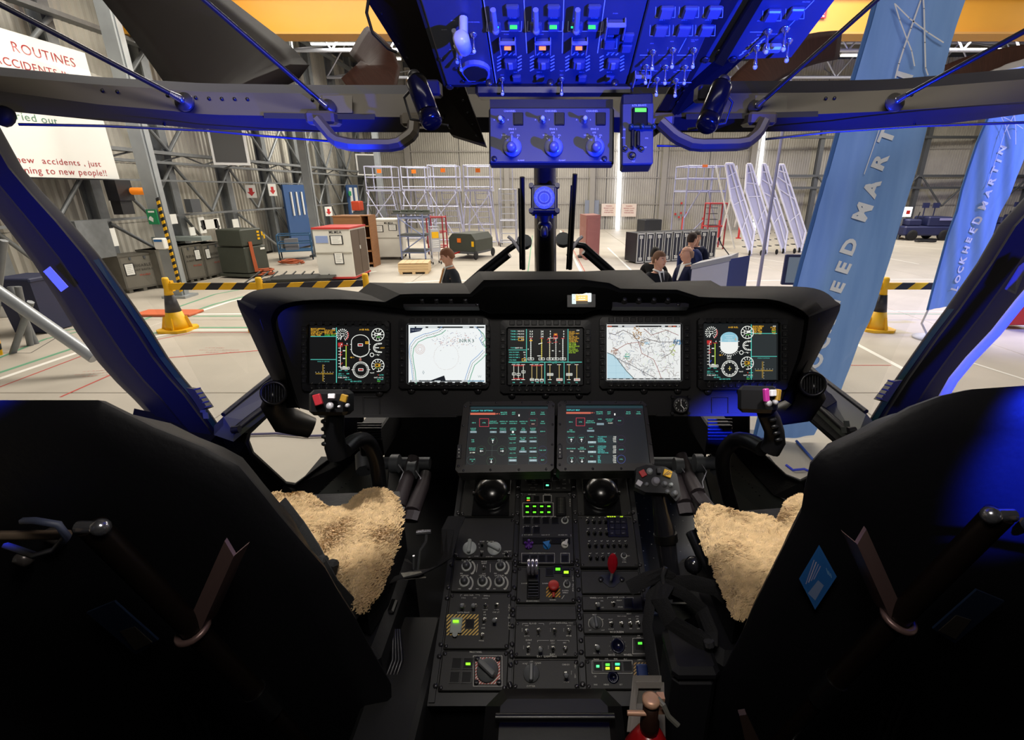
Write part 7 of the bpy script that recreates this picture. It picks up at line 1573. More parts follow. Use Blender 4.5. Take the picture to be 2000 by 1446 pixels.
# work platforms: four aluminium stands
def platform(xa,xb,ypf,yr,Y,lab,wheel=True,steps=True):
 A=VY(xa,ypf,Y);B=VY(xb,ypf,Y);z=A.z;w_=B.x-A.x;hr=VY(xa,yr,Y).z-z;F=Fr(V3((A.x,Y,0)),(1,0,0),(0,0,1));d_=1.3
 t=thing('work_platform',F.pt(w_/2,0,-d_/2),lab,'work platform','aluminium work platforms');am=mat('platform_alu','c4c6e0',.35,.4)
 m=MB(T=F.mat());m.box((w_/2,z,-d_/2),(w_+.1,.10,d_));m.build('deck',am,t)
 for u in(0,w_):
  for zz in(0,-d_):m=MB(T=F.mat());m.cyl((u,z,zz),(u,z+hr,zz),.03,n=6);m.build('guard_post',am,t)
 for v in(z+hr,z+hr*.55,z+.15):
  m=MB(T=F.mat());m.cyl((0,v,0),(w_,v,0),.025,n=6);m.build('guard_rail',am,t)
  m=MB(T=F.mat());m.cyl((0,v,-d_),(w_,v,-d_),.025,n=6);m.build('guard_rail',am,t)
  if v>z+.2:
   for u in(0,w_):m=MB(T=F.mat());m.cyl((u,v,0),(u,v,-d_),.025,n=6);m.build('guard_rail',am,t)
 for(u0,v0,u1,v1,zz)in((.1,z,-.25,.12,.1),(w_-.1,z,w_+.3,.12,.1),(.1,z,-.1,.12,-d_),(w_-.1,z,w_+.1,.12,-d_)):
  m=MB(T=F.mat());m.cyl((u0,v0,min(zz,0)),(u1,v1,zz),.04,n=6);m.build('leg',am,t)
 for v in(.18,1.0,1.8):m=MB(T=F.mat());m.cyl((-.2+v*.08,v,.05),(w_+.2-v*.08,v,.05),.03,n=6);m.build('cross_tube',am,t)
 for a,b_ in(((.0,z-.1),(w_*.9,.2)),((w_,z-.1),(.1,1.0))):m=MB(T=F.mat());m.cyl((*a,.04),(*b_,.08),.028,n=6);m.build('brace',am,t)
 for u in(.25*w_,.75*w_):m=MB(T=F.mat());m.cyl((u,z,-d_),(u,.2,-d_-1.2),.03,n=6);m.build('stair_rail',am,t)
 for k in range(8):m=MB(T=F.mat());f=(k+.5)/8;m.box((w_/2,z*(1-f)+.2*f,-d_-1.2*f),(w_*.5,.03,.2));m.build('step',am,t)
 for u in(-.28,w_+.33):
  m=MB(T=F.mat());m.lathe((u-.025,.1,.1),(1,0,0),[(.06,0),(.1,.012),(.1,.038),(.06,.05)],14);m.build('castor',mat('castor_red','5a3a3a',.5),t)
 return F,w_,z,hr,t
for a in((716,768,372,325,27.5,'leftmost aluminium work platform, beside the leaning steel post'),(786,832,371,326,27.0,'second aluminium work platform from the left, above white cabinets'),(838,892,372,323,26.0,'third aluminium work platform from left with crossed braces'),(907,958,372,323,25.0,'rightmost aluminium work platform standing on splayed castored legs')):
 F,w_,z,hr,t=platform(*a);m=MB(T=F.mat());m.box((w_*.55,z+hr*.8,.03),(.22,.18,.02));m.build('orange_tag',orange,t)
F0=Fr((VY(975,400,24.5).x,24.5,0),(1,0,0),(0,0,1));t=thing('access_steps',F0.pt(.4,0,-.4),'narrow aluminium access steps right of the work platforms','steps')
frame_bars(t,F0,.75,1.0,2.6,.03,alu,(.2,1.2,2.6));wheels(t,F0,.75,1.0,.1)
for k in range(8):m=MB(T=F0.mat());m.box((.37,.3+k*.3,-.1-k*.1),(.7,.03,.18));m.build('step',alu,t)
for u in(.1,.65):m=MB(T=F0.mat());m.cyl((u,2.6,0),(u,3.6,0),.025,n=6);m.build('handrail',alu,t)
# green towed power cart
F,w_=gf(879,505,930,508);t=thing('towed_cart',F.pt(w_/2,0,-.8),'dark green towed generator cart with sloping hood and orange lamp','cart');og=mat('olive','3b3f36',.6,ns=.1,nscale=5)
m=MB(T=F.mat());P=[(0,.30),(w_,.30),(w_,.75),(w_*.85,.98),(w_*.15,.98),(0,.80)];m.prism([(u,v,0)for u,v in P],(0,0,-1.4));m.build('hood',og,t)
m=MB(T=F.mat());m.box((w_*.4,.72,.02),(.16,.16,.03));m.build('orange_lamp',orange,t);m=MB(T=F.mat());m.box((w_/2,.26,-.7),(w_,.08,1.5));m.build('chassis',steel_d,t);wheels(t,F,w_,1.4,.17)
m=MB(T=F.mat());m.box((w_*.9,.6,.01),(.1,.2,.02));m.build('yellow_panel',yellow,t);m=MB(T=F.mat());m.cyl((w_*.4,.28,0),(w_*.45,.24,.8),.03,n=6);m.build('tow_bar',redm,t)
# ground power unit and orange cables
F,w_=gf(489,545,530,536);t=thing('ground_power_unit',F.pt(w_/2,0,-.5),'dark green ground power unit with yellow warning marks and orange cables','power unit')
m=MB(T=F.mat());m.box((w_/2,.55,-.5),(w_,.8,1.0),bev=.03);m.build('lower_case',og,t);m=MB(T=F.mat());m.box((w_/2-.05,1.22,-.45),(w_*.95,.5,.9),bev=.03);m.build('upper_case',og,t)
m=MB(T=F.mat());m.box((w_/2,.10,-.5),(w_*1.1,.08,1.1));m.build('base_frame',og,t)
for k in range(3):m=MB(T=F.mat());m.box((w_*.72,1.36-k*.1,.01),(.09,.06,.015));m.build('warning_plate',yellow,t)
for u,v in((w_*.9,1.3),(w_*.98,1.2)):m=MB(T=F.mat());m.box((u,v,.01),(.05,.12,.015));m.build('warning_plate',yellow,t)
m=MB(T=F.mat());m.box((w_*.8,.85,.01),(.18,.06,.012));m.build('white_plate',paper,t)
oc=mat('cable_orange','a8522c',.5)
m=MB(T=F.mat());
for k in range(3):m=MB(T=F.mat());m.tube([(w_*.22+k*.04,1.1,.03),(w_*.20+k*.04,.7,.06),(w_*.18+k*.05,.2,.10)],.022,6);m.build('cable',oc,t)
def coil(px,py,r,lab,n_=5,c=oc):
 g=G(px,py);m=MB();pts=[]
 for i in range(n_*24):a=i*2*pi/24;rr_=r*(.75+.25*sin(i*.7));pts.append(g+V3((rr_*cos(a),rr_*.8*sin(a),.04+.05*i/24*.8)))
 m.tube(pts,.028,6);o=m.build('cable_coil',c);return tag(o,lab,'cable')
coil(496,538,.62,'large coil of orange cable on the floor before the green power unit');coil(570,516,.45,'smaller coil of reddish cable right of the green power unit',3);coil(463,520,.5,'loose dark cable heap on the floor beside last grey crate',3,rubber)
# blue trolleys
bt_=mat('cart_blue','2c5a80',.5)
for xa,ya,xb,yb,lab in((474,511,500,509,'small blue cage trolley left of the green power unit'),(548,510,612,507,'long blue cage trolley loaded with a grey box, right of the power unit')):
 F,w_=gf(xa,ya,xb,yb);t=thing('cage_trolley',F.pt(w_/2,0,-.5),lab,'trolley','blue cage trolleys');frame_bars(t,F,w_,.9,.95,.025,bt_,(.35,.65,.95));wheels(t,F,w_,.9,.14)
 m=MB(T=F.mat());m.box((w_/2,.35,-.45),(w_,.05,.9));m.build('deck',bt_,t)
 if xa>500:m=MB(T=F.mat());m.box((w_*.4,.58,-.4),(w_*.4,.42,.5));tag(m.build('grey_box',mat('boxgrey','7a7c80',.5)),'grey slatted box sitting in the long blue trolley','box')
# orange welder on stand, blue door, panels on the wall
F,w_=gf(651,478,668,478);F.o+=V3((0,3,0));t=thing('orange_compressor',F.pt(w_/2,0,-.3),'orange-red machine on a stand behind the leaning post','machine')
m=MB(T=F.mat());m.box((w_*.6,1.75,-.3),(w_*1.1,.5,.6),bev=.04);m.build('case',mat('machine_red','c8482a',.5),t);m=MB(T=F.mat());m.box((w_*.6,.75,-.3),(w_*.9,1.45,.5));m.build('stand',steel_d,t)
for xa,yb_,w2,h2,zc,lab,mm in((588,478,1.3,2.7,1.45,'dark blue sliding door with pale bars on left wall','door'),):
 g=G(xa,yb_);m=MB();g=V3((-11.3,24.0,0));m.box((g.x,g.y,zc),(.08,w2*2.2,h2));o=m.build('blue_door',mat('door_blue','2a4a78',.5));tag(o,lab,'door')
 for k in range(4):m=MB();m.cyl((g.x+.08,g.y-.9+k*.5,1.5),(g.x+.08,g.y-.9+k*.5,2.5),.05,n=6);m.build('pale_bar',white_p,o)
t=thing('window_panel',(-11.4,31,1.2),'blue framed panel with pale strips by the far left corner','panel');m=MB();m.box((-11.4,31,2.0),(.08,1.7,1.7));m.build('frame',mat('door_blue','2a4a78'),t)
for k in(-.4,.4):m=MB();m.box((-11.34,31+k,2.0),(.04,.35,1.4));m.build('strip',white_p,t)
# things hung on the left wall
WX=-11.25
def wall(px,py):return VX(px,py,WX)
WF=Fr((WX,20,0),(0,1,0),(0,0,1))
def wallbox(name,px,py,w_,h_,d_,mm,lab,cat,group=None):
 p=wall(px,py);m=MB();m.box((p.x+d_/2,p.y,p.z),(d_,w_,h_));o=m.build(name,mm);tag(o,lab,cat,group);return o,p
sgn=VX(228,350,WX);F=Fr(V3((WX+.05,sgn.y,sgn.z)),(0,1,0),(0,0,1));H_=VX(160,112,WX).z-sgn.z+.1;Wd=5.6
t=thing('safety_banner',(WX,sgn.y-Wd/2,sgn.z),'big white wall sign with red and green safety slogans','sign')
m=MB(T=F.mat());m.box((-Wd/2,H_/2,0),(Wd,H_,.05));m.build('board',mat('sign_white','e9e9e4',.5),t)
hh=lambda y:VX(150,y,WX).z-sgn.z
ru='a52a30'
ptext(F,-.45,hh(318),'new  accidents , just',.13,ru,t,True,'r',.03,1.25);ptext(F,-.35,hh(336),'happening to new people!!',.14,ru,t,True,'r',.03,1.15)
ptext(F,-1.3,hh(243),'ly carried out',.15,'5a8a70',t,False,'r',.03,1.25)
ptext(F,-.35,VX(130,116,WX).z-sgn.z-.05,'AND  ROUTINES',.19,ru,t,True,'r',.03,1.1);ptext(F,-.7,VX(110,128,WX).z-sgn.z-.18,'ACCIDENTS !!',.155,ru,t,True,'r',.03,1.1)
for px,py,lab in((409,376,'white arrow sign with a red down arrow, left of the pair'),(485,374,'white red-arrow sign high on the bracing above green power unit'),(527,371,'narrow white red-arrow sign just right of the higher one'),(603,415,'white red-arrow sign beside the blue door'),(638,413,'white red-arrow sign right of the leaning post')):
 if px==409:continue
 g=wall(px,py);F=Fr((WX+.1,g.y,g.z),(.9,.6,0)if px!=527 else(.5,.9,0),(0,0,1));m=MB(T=F.mat());m.box((0,0,0),(.34,.46,.02));o=m.build('arrow_sign',white_p);tag(o,lab,'sign','red arrow signs')
 cv=Canvas(F,.012);cv.poly([(-.06,.12),(.06,.12),(.06,-.02),(.13,-.02),(0,-.17),(-.13,-.02),(-.06,-.02)],'c02a2a');cv.build('arrow_print',PRINT,o)
for px,py,w_,h_,tilt,lab in((418,284,1.1,1.25,.0,'dark flat heater panel with white edge tilted under the beam, left'),(702,322,1.3,1.2,0,'pale floodlight box tilted on the truss near the far corner')):
 g=wall(px,py);F=Fr((WX+.5,g.y,g.z),(1,.35,0),(-.1,.0,1));t=thing('heater_box' if px==418 else 'floodlight_box',F.o-V3((0,0,h_/2)),lab,'lamp' if px>500 else 'heater')
 m=MB(T=F.mat());m.box((0,0,0),(w_,h_,.06));m.build('frame',white_p,t);m=MB(T=F.mat());m.box((0,0,.04),(w_*.86,h_*.86,.02));m.build('face',mat('panel_face_grey','4c4c4a',.5),t)
 m=MB();m.cyl(F.pt(0,-h_/2,0),(WX,g.y+.3,g.z-h_/2-.1),.03,n=6);m.build('bracket',steel,t)
o,p=wallbox('control_box',222,372,.5,.5,.3,black,'black control box with orange beacon, under the big white sign','box');m=MB();m.cyl((p.x+.35,p.y+.15,p.z-.02),(p.x+.75,p.y+.15,p.z-.02),.09,n=12);tag(m.build('beacon',mat('beacon_orange','e07a1a',em=.6)),'orange beacon lamp sticking out of the black control box','lamp')
wallbox('junction_box',231,405,.4,.35,.25,black,'black junction box below the box with the orange beacon','box');wallbox('switch_box',371,402,.45,.4,.2,steel_d,'grey isolator switch box on column left of the arrow signs','box')
wallbox('distribution_board',165,468,.9,.9,.3,steel,'grey electrical distribution board behind the left pillar','board')
for px,py,w_,h_,lab in((338,428,.28,.28,'white notice on the wall above the grey crates'),(394,440,.3,.5,'white notice with black down arrow near the bracing'),(410,438,.8,.3,'long pale notice between two black arrow notices'),(424,440,.3,.45,'second black arrow notice, right of the long one'),(375,452,.25,.25,'tilted blank white notice under the arrow notices'),(460,438,.35,.35,'crumpled white notice on wall left of power unit'),(208,465,.6,.45,'dirty white notice behind the wheeled stand'),(683,378,.4,.25,'small green exit notice far along the left wall')):
 o,p=wallbox('wall_notice',px,py,w_,h_,.02,paper if px!=683 else mat('sign_green','1f8a57'),lab,'notice','notices on the left wall')
 if px in(394,424):
  F=Fr((p.x+.03,p.y,p.z),(0,1,0),(0,0,1));cv=Canvas(F);cv.poly([(-.05,.15),(.05,.15),(.05,-.02),(.1,-.02),(0,-.18),(-.1,-.02),(-.05,-.02)],'1c1c1c');cv.build('arrow_print',PRINT,o)
# wheeled stand with orange tag
g=G(248,560);t=thing('wheeled_stand',g,'steel stand carrying blue-hubbed wheels and an orange framed notice','stand')
m=MB();m.cyl(g,g+V3((0,0,1.9)),.05,n=8);m.build('post',steel,t);m=MB();m.box(g+V3((0,0,.04)),(.7,.6,.08),bev=.02);m.build('foot',concrete,t)
for dx in(-.25,.25):m=MB();m.cyl(g+V3((dx-.08,-.15,.78)),g+V3((dx+.08,-.15,.78)),.17,n=20);w2=m.build('wheel',rubber,t);m=MB();m.cyl(g+V3((dx-.09,-.15,.78)),g+V3((dx+.09,-.15,.78)),.1,n=14);m.build('hub',mat('hub_blue','2a6a9a',.5),w2)
m=MB();m.cyl(g+V3((-.4,-.15,.78)),g+V3((.4,-.15,.78)),.03,n=8);m.build('axle',steel_d,t)
F=Fr(g+V3((-.05,-.1,1.35)),(1,0,.25),(-.25,0,1));m=MB(T=F.mat());m.box((0,0,0),(.34,.34,.02));pl=m.build('orange_frame',mat('frame_orange','d8452a'),t);m=MB(T=F.mat());m.box((0,0,.012),(.22,.22,.01));m.build('paper',paper,pl)
m=MB();m.sphere(G(205,545)+V3((0,1,.95)),.28,20,(1,.3,1));m.cyl(G(205,545)+V3((0,1,0)),G(205,545)+V3((0,1,.7)),.03);o=m.build('fan',mat('fan_grey','7e8a8a',.4));tag(o,'round grey fan disc behind the left pillar','fan')
# side window view left: steel trestle, bin
g=G(60,660);t=thing('steel_trestle',g,'galvanised steel trestle with hazard tape seen through the left side window','trestle')
for a,b_ in(((-20,700),(8,470)),((60,675),(35,560)),((25,690),(60,590)),((70,672),(20,560))):
 A=G(*a);m=MB();B=VY(b_[0],b_[1],A.y);m.cyl(A,B,.05,n=6);m.build('leg',steel,t)
A=VY(-60,530,7.2);B=VY(185,700,7.0);m=MB();m.cyl(A,B,.085,n=12);m.build('sloping_tube',mat('galv_light','a2a7aa'),t)
m=MB()
for k in range(8):p=G(8,690).lerp(VY(-12,600,G(8,690).y),k/8);q=G(8,690).lerp(VY(-12,600,G(8,690).y),(k+1)/8);m.m=k%2;m.cyl(p+V3((.02,-.1,0)),q+V3((.02,-.1,0)),.05,n=6)
m.build('hazard_tape',[yellow,black],t)
g=G(62,652);t=thing('waste_bin',g,'dark blue wheeled bin behind the steel trestle','bin');m=MB();m.box(g+V3((0,.3,.5)),(.62,.6,.96),taper=1.15);m.build('tub',mat('bin_blue','1c2240',.5),t);m=MB();m.box(g+V3((0,.3,1.02)),(.76,.74,.08),bev=.02);m.build('lid',mat('bin_blue','1c2240'),t)
m=MB();m.box(G(-20,640)+V3((-1.2,.9,.75)),(1.6,.1,1.5));o=m.build('white_screen',white_p);tag(o,'pale cloth screen at the edge of left side window','screen')
# cones and barriers
def cone(px,py,h,lab,top=.06,base=.30):
 g=G(px,py)+V3((0,base,0));t=thing('traffic_cone',g,lab,'traffic cone','traffic cones')
 m=MB();m.prism([g+V3((base*cos(a)*1.15,base*sin(a)*1.15,0))for a in[pi/4+k*pi/2+d_ for k in range(4)for d_ in(-.22,.22)]],(0,0,.05));m.build('base',yellow,t)
 m=MB();m.lathe(g+V3((0,0,.05)),(0,0,1),[(base*.72,0),(base*.62,.10),(base*.45,h*.33)],20);m.build('lower_cone',yellow,t)
 for k in range(4):a=k*pi/2+.3;m=MB();m.box(g+V3((base*.62*cos(a),base*.62*sin(a),.16)),(.16,.03,.24),Matrix.Rotation(a,4,'Z'),taper=.2);m.build('fin',yellow,t)
 m=MB();m.lathe(g+V3((0,0,.05+h*.33)),(0,0,1),[(base*.45,0),(base*.27,h*.33)],20);m.build('black_sleeve',mat('sleeve','22222a',.5),t)
 m=MB();m.lathe(g+V3((0,0,.05+h*.66)),(0,0,1),[(base*.26,0),(base*.2,h*.12),(base*.2,h*.14),(top,h*.30),(top*.8,h*.34)],16);m.build('top_post',yellow,t)
 return g
c1=cone(327,653,.98,'yellow and black traffic cone left of the instrument panel');c2=cone(508,652,.98,'traffic cone whose yellow tip shows above the panel hood');c3=cone(715,640,.98,'traffic cone hidden behind the hood, at the barrier joint')
c4=cone(1727,652,.98,'faded orange and blue traffic cone right of the big banner')
def board(A,B,z,lab):
 t=thing('barrier_board',(A+B)/2+V3((0,0,z-.06)),lab,'barrier','striped barrier boards');d_=(B-A);L=d_.length;d_=d_/L;F=Fr(A+V3((0,0,z)),d_,(0,0,1));n_=max(4,int(L/.22));m=MB(T=F.mat());s=L/n_
 for k in range(n_):
  m.m=k%2;sh=.07;a0,a1=k*s,(k+1)*s
  m.prism([V3((max(0,a0-sh),-.065,.015)),V3((min(L,a1-sh),-.065,.015)),V3((min(L,a1+sh),.065,.015)),V3((min(L,a0+sh)if k else 0,.065,.015))],(0,0,-.03))
 m.build('striped_board',[yellow,mat('stripe_black','1c1c26',.5)],t)
 for e in(A,B):m=MB();m.box(e+V3((0,.05,z)),(.06,.08,.2));m.build('clip',yellow,t)
board(c1+V3((.05,0,0)),c2,.86,'yellow and black striped barrier board from cone to panel hood');board(c2,c3,.84,'striped barrier board continuing behind the panel hood')
board(G(1560,652)+V3((0,.3,0)),c4,.86,'striped barrier board behind the big banner');board(c4,G(1880,652)+V3((0,.3,0)),.86,'striped barrier board right of the faded cone')
m=MB();P=G(330,614);m.box((P.x,P.y,.03),(1.25,.5,.05),bev=.01);o=m.build('floor_ramp',mat('ramp_orange','c8643a',.6));tag(o,'flat orange and yellow cable ramp on the floor behind the cone','ramp')
# black folded frame on the floor, pine crate
g=G(560,556);t=thing('folded_stage',g,'black folded metal staging lying flat on the floor','staging')
for k in range(7):m=MB();m.box(g+V3((.1*k,0,.05+.03*k)),(2.2-.1*k,.9,.025),Matrix.Rotation(.03*k,4,'Z'));m.build('deck_layer',mat('stage_black','2a2b28',.5),t)
for k in range(9):m=MB();m.cyl(g+V3((-1+k*.27,-.55,.06)),g+V3((-1+k*.27,.5,.3)),.02,n=6);m.build('bar',mat('stage_black','2a2b28'),t)
F,w_=gf(779,536,838,535);t=thing('pine_crate',F.pt(w_/2,0,-.4),'low pale pine crate on the floor left of the walking man','crate');pine=mat('pine','d8b98a',.6,ns=.12,nscale=4,stretch=(1,1,10))
for k in range(3):m=MB(T=F.mat());m.box((w_/2,.11+k*.085,.005),(w_,.078,.02));m.build('plank',pine,t)
for k in range(5):m=MB(T=F.mat());m.box((w_*(k+.5)/5,.345,-.4),(w_/5-.01,.02,.85));m.build('lid_plank',pine,t)
m=MB(T=F.mat());m.box((w_/2,.19,-.42),(w_*.98,.28,.8));m.build('box',pine,t)
for k in(.08,.5,.92):m=MB(T=F.mat());m.box((w_*k,.035,-.4),(.1,.07,.85));m.build('skid',pine,t)
# far wall: cupboard, posters, door, flight cases
F,w_=gf(1131,507,1150,508);A,B,C_=G(1131,500),G(1143,508),G(1170,505);t=thing('brown_cupboard',(A+C_)/2,'tall reddish brown wooden cupboard right of the wiper','cupboard');bw_m=mat('cupboard_brown','9a6358',.5,ns=.12,nscale=3)
hC=1.62;m=MB();m.prism([A,B,C_,A+(C_-B)],(0,0,hC));m.build('body',bw_m,t);m=MB();m.prism([p+V3((0,0,hC))for p in(A,B,C_,A+(C_-B))],(0,0,.05));m.build('top',bw_m,t)
S=Fr(B,C_-B,(0,0,1));m=MB(T=S.mat());m.box(((C_-B).length/2,hC/2,.01),((C_-B).length*.9,hC*.9,.02));m.build('door',bw_m,t);m=MB();m.box((A+C_)/2+V3((0,0,.03)),(.9,.5,.06));m.build('plinth',black,t)
def onback(name,x0,y0,x1,y1,mm,lab,cat,txt=None,group=None):
 a,b_=on_back(x0,y1),on_back(x1,y0);a=a+bn*.22;b_=b_+bn*.22;F=Fr(a,bd,(0,0,1));w_=(b_-a).dot(bd);h_=b_.z-a.z;m=MB(T=F.mat());m.box((w_/2,h_/2,0),(w_,h_,.04));o=m.build(name,mm);tag(o,lab,cat,group)
 if txt:
  for k,tt in enumerate(txt):ptext(F,w_/2,h_*(.82-k*.17),tt,h_*.085,'a05050',o,True,n=.025,sx=.8)
 return o
pk=mat('poster_pink','d8c8bc',.6)
onback('wall_poster',1174,398,1204,422,pk,'pale poster of red print left of the bright door gap','poster',('WARNING','HANGAR DOORS','STAND CLEAR','WHEN MOVING'),'posters on the far wall')
onback('wall_poster',1213,398,1243,423,pk,'pale poster of red print right of the bright door gap','poster',('WARNING','HANGAR DOORS','STAND CLEAR','WHEN MOVING'),'posters on the far wall')
onback('side_door',1141,391,1170,447,mat('door_grey','7b8290',.5),'grey personnel door in the far wall behind cupboard','door')
for k,(x,y)in enumerate(((1318,418),(1329,416),(1340,416),(1325,424),(1333,425),(1330,397))):onback('red_marker',x-2,y-2,x+2,y+2,redm,'tiny red marker on the far wall, one of a cluster','marker',None,'red markers on the far wall')
case_b=mat('case_black','1d1f26',.45);case_s=mat('case_silver','c0c2ba',.3,.7)
for k in range(9):
 xa=1241+k*17.3;xb=xa+16.2;F,w_=gf(xa,516-k*1.2,xb,515-k*1.2);h_=1.08;t=thing('flight_case',F.pt(w_/2,0,-.4),('first','second','third','fourth','fifth','sixth','seventh','eighth','last')[k]+' upright black and silver flight case from the left of the row','flight case','upright flight cases')
 m=MB(T=F.mat());m.box((w_/2,h_/2+.04,-.4),(w_*.96,h_-.04,.8));m.build('case',case_b,t)
 for u in(.03,w_-.03):m=MB(T=F.mat());m.box((u,h_/2+.04,.01),(.035,h_,.03));m.build('edge_profile',case_s,t)
 for v in(.06,h_):m=MB(T=F.mat());m.box((w_/2,v,.01),(w_*.96,.045,.03));m.build('edge_profile',case_s,t)
 m=MB(T=F.mat());m.box((w_/2,h_*.5,.012),(.035,h_*.66,.02));m.build('hinge_strip',case_s,t)
 for v in(.17,h_-.12):m=MB(T=F.mat());m.box((w_/2,v,.018),(.15,.13,.025),bev=.02);m.build('butterfly_latch',case_s,t)
for k,(x,y,h_)in enumerate(((1225,506,.5),(1233,512,.55),(1228,504,1.0))):
 F,w_=gf(x,y,x+13,y);z=.5 if k==2 else 0;t=thing('small_case',F.pt(w_/2,z,-.3),('small case at the left end of the row, lower front','small case tucked against the first upright case','small case stacked on top at the left end of the row')[k],'flight case','small flight cases');m=MB(T=F.mat());m.box((w_/2,z+.25,-.3),(w_,.46,.6));m.build('case',case_b,t)
 for v in(.04,.46):m=MB(T=F.mat());m.box((w_/2,z+v,.01),(w_,.04,.02));m.build('edge_profile',case_s,t)
F,w_=gf(1258,464,1291,463);t=thing('black_box_case',F.pt(w_/2,0,-.5),'large plain black box behind the row of flight cases','case');m=MB(T=F.mat());m.box((w_/2,.5,-.5),(w_,.95,1.0),bev=.03);m.build('case',case_b,t);m=MB(T=F.mat());m.box((w_*.2,.14,.6),(w_*1.1,.06,.5));m.build('white_plank',white_p,t)
# scaffold tower right, red posts, ladders with panels
am=mat('scaffold','a2a4c0',.4,.3)
A=VY(1341,373,25);F=Fr((A.x,25,0),(1,.12,0),(0,0,1));t=thing('scaffold_tower',F.pt(1,0,-.8),'lilac grey scaffold tower with railed deck before the far wall','scaffold');w_=1.95;z=A.z
frame_bars(t,F,w_,1.6,z+1.1,.035,am,(.1,z-.05,z+.55,z+1.1));m=MB(T=F.mat());m.box((w_/2,z,-.8),(w_,.08,1.6));m.build('deck',am,t)
for k in range(1,5):m=MB(T=F.mat());m.cyl((w_*k/5,z,0),(w_*k/5,z+1.1,0),.018,n=6);m.build('baluster',am,t)
for a,b_ in(((0,1.3),(w_*.35,z)),((w_*.55,z),(w_*.85,.9)),((w_*.85,.9),(w_*.9,.1)),((0,.2),(w_*.5,1.2))):m=MB(T=F.mat());m.cyl((*a,.03),(*b_,.03),.035,n=6);m.build('brace',am,t)
m=MB(T=F.mat());m.box((w_*.4,z+1.1,.03),(.25,.12,.03));m.build('orange_tag',orange,t)
t=thing('red_frame_stand',VY(1400,450,23),'red framed stand with dark steps inside the scaffold','stand');g=G(1384,470);F=Fr((VY(1384,430,23.5).x,23.5,0),(1,0,0),(0,0,1));frame_bars(t,F,.8,.7,2.0,.035,mat('frame_red','a83038'),(1.0,2.0))
for k in range(7):m=MB(T=F.mat());m.box((.25+.0*k,.3+k*.25,-.1-k*.07),(.5,.03,.2));m.build('step',steel_d,t)
for k,(x,y)in enumerate(((1331,452),(1370,450),(1402,458),(1442,460))):
 g=G(x,y+6);m=MB();m.cyl(g,g+V3((0,0,.95)),.06,n=10);m.cyl(g,g+V3((0,0,.05)),.15,n=12);o=m.build('red_bollard',mat('bollard_red','c03a3a',.5));tag(o,('leftmost of the red bollards before the far wall','red bollard behind the two men at the lectern','red bollard beside the scaffold tower','rightmost red bollard, in front of the leaning panels')[k],'bollard','red bollards')
PAN=[[(1425,319),(1440,319),(1470,452),(1458,500),(1430,388)],[(1468,320),(1476,320),(1501,440),(1488,497),(1460,370)],[(1498,320),(1505,320),(1534,452),(1522,497),(1491,360)],[(1532,321),(1541,321),(1569,452),(1553,495),(1522,352)]]
for k,P in enumerate(PAN):
 Y0=21.5+k*.35;pts=[VY(x,y,Y0)for x,y in P];pts=[V3((p.x,p.y+(p.z-1.5)*.25,p.z))for p in pts];c=sum(pts,V3())/5
 t=thing('leaning_stair_unit',V3((c.x,c.y,0)),('first','second','third','fourth')[k]+' white mesh-clad stair unit from the left, leaning beside the scaffold','stair unit','leaning white stair units');wm=mat('stair_white','f2f2f4',.4,.1)
 m=MB();m.prism(pts,(0,.03,0));m.build('mesh_panel',mat('mesh_panel','cfcfd8',.6),t)
 for i in range(5):m=MB();m.cyl(pts[i]-V3((0,.04,0)),pts[(i+1)%5]-V3((0,.04,0)),.05,n=6);m.build('frame_tube',wm,t)
 L_=lambda f:(pts[0].lerp(pts[4],min(1,f/.55))if f<.55 else pts[4].lerp(pts[3],(f-.55)/.45));R_=lambda f:pts[1].lerp(pts[2],f)
 for f in(.2,.4,.6,.8):m=MB();m.cyl(L_(f)-V3((0,.05,0)),R_(f-.08)-V3((0,.05,0)),.03,n=6);m.build('cross_bar',wm,t)
 m=MB();a=pts[0].lerp(pts[1],.5);b_=pts[3].lerp(pts[2],.45);m.cyl(a-V3((0,.06,0)),b_-V3((0,.06,0)),.035,n=6);m.build('middle_tube',wm,t)
 q=pts[2];fx=V3((q.x,q.y,0));fp=V3((pts[3].x,pts[3].y-.1,.1))
 for a,b_ in((pts[2],V3((pts[3].x+.25,pts[3].y+.6,.1))),(pts[3],fp),(pts[0]+V3((-.1,.9,0)),V3((pts[3].x-.1,pts[3].y+1.6,.1))),(pts[4],pts[4]+V3((.2,1.2,-1.6)))):m=MB();m.cyl(a,b_,.035,n=6);m.build('support_leg',wm,t)
 for i in range(5):m=MB();m.box(V3((pts[3].x+.1,pts[3].y+.5+i*.12,.3+i*.25)),(.55,.2,.03));m.build('step',steel_d,t)
 for dx in(-.1,.4):m=MB();m.lathe(V3((pts[3].x+dx,pts[3].y-.05,.11)),(1,0,0),[(.07,0),(.11,.01),(.11,.04),(.07,.05)],16);m.build('castor',rubber,t)
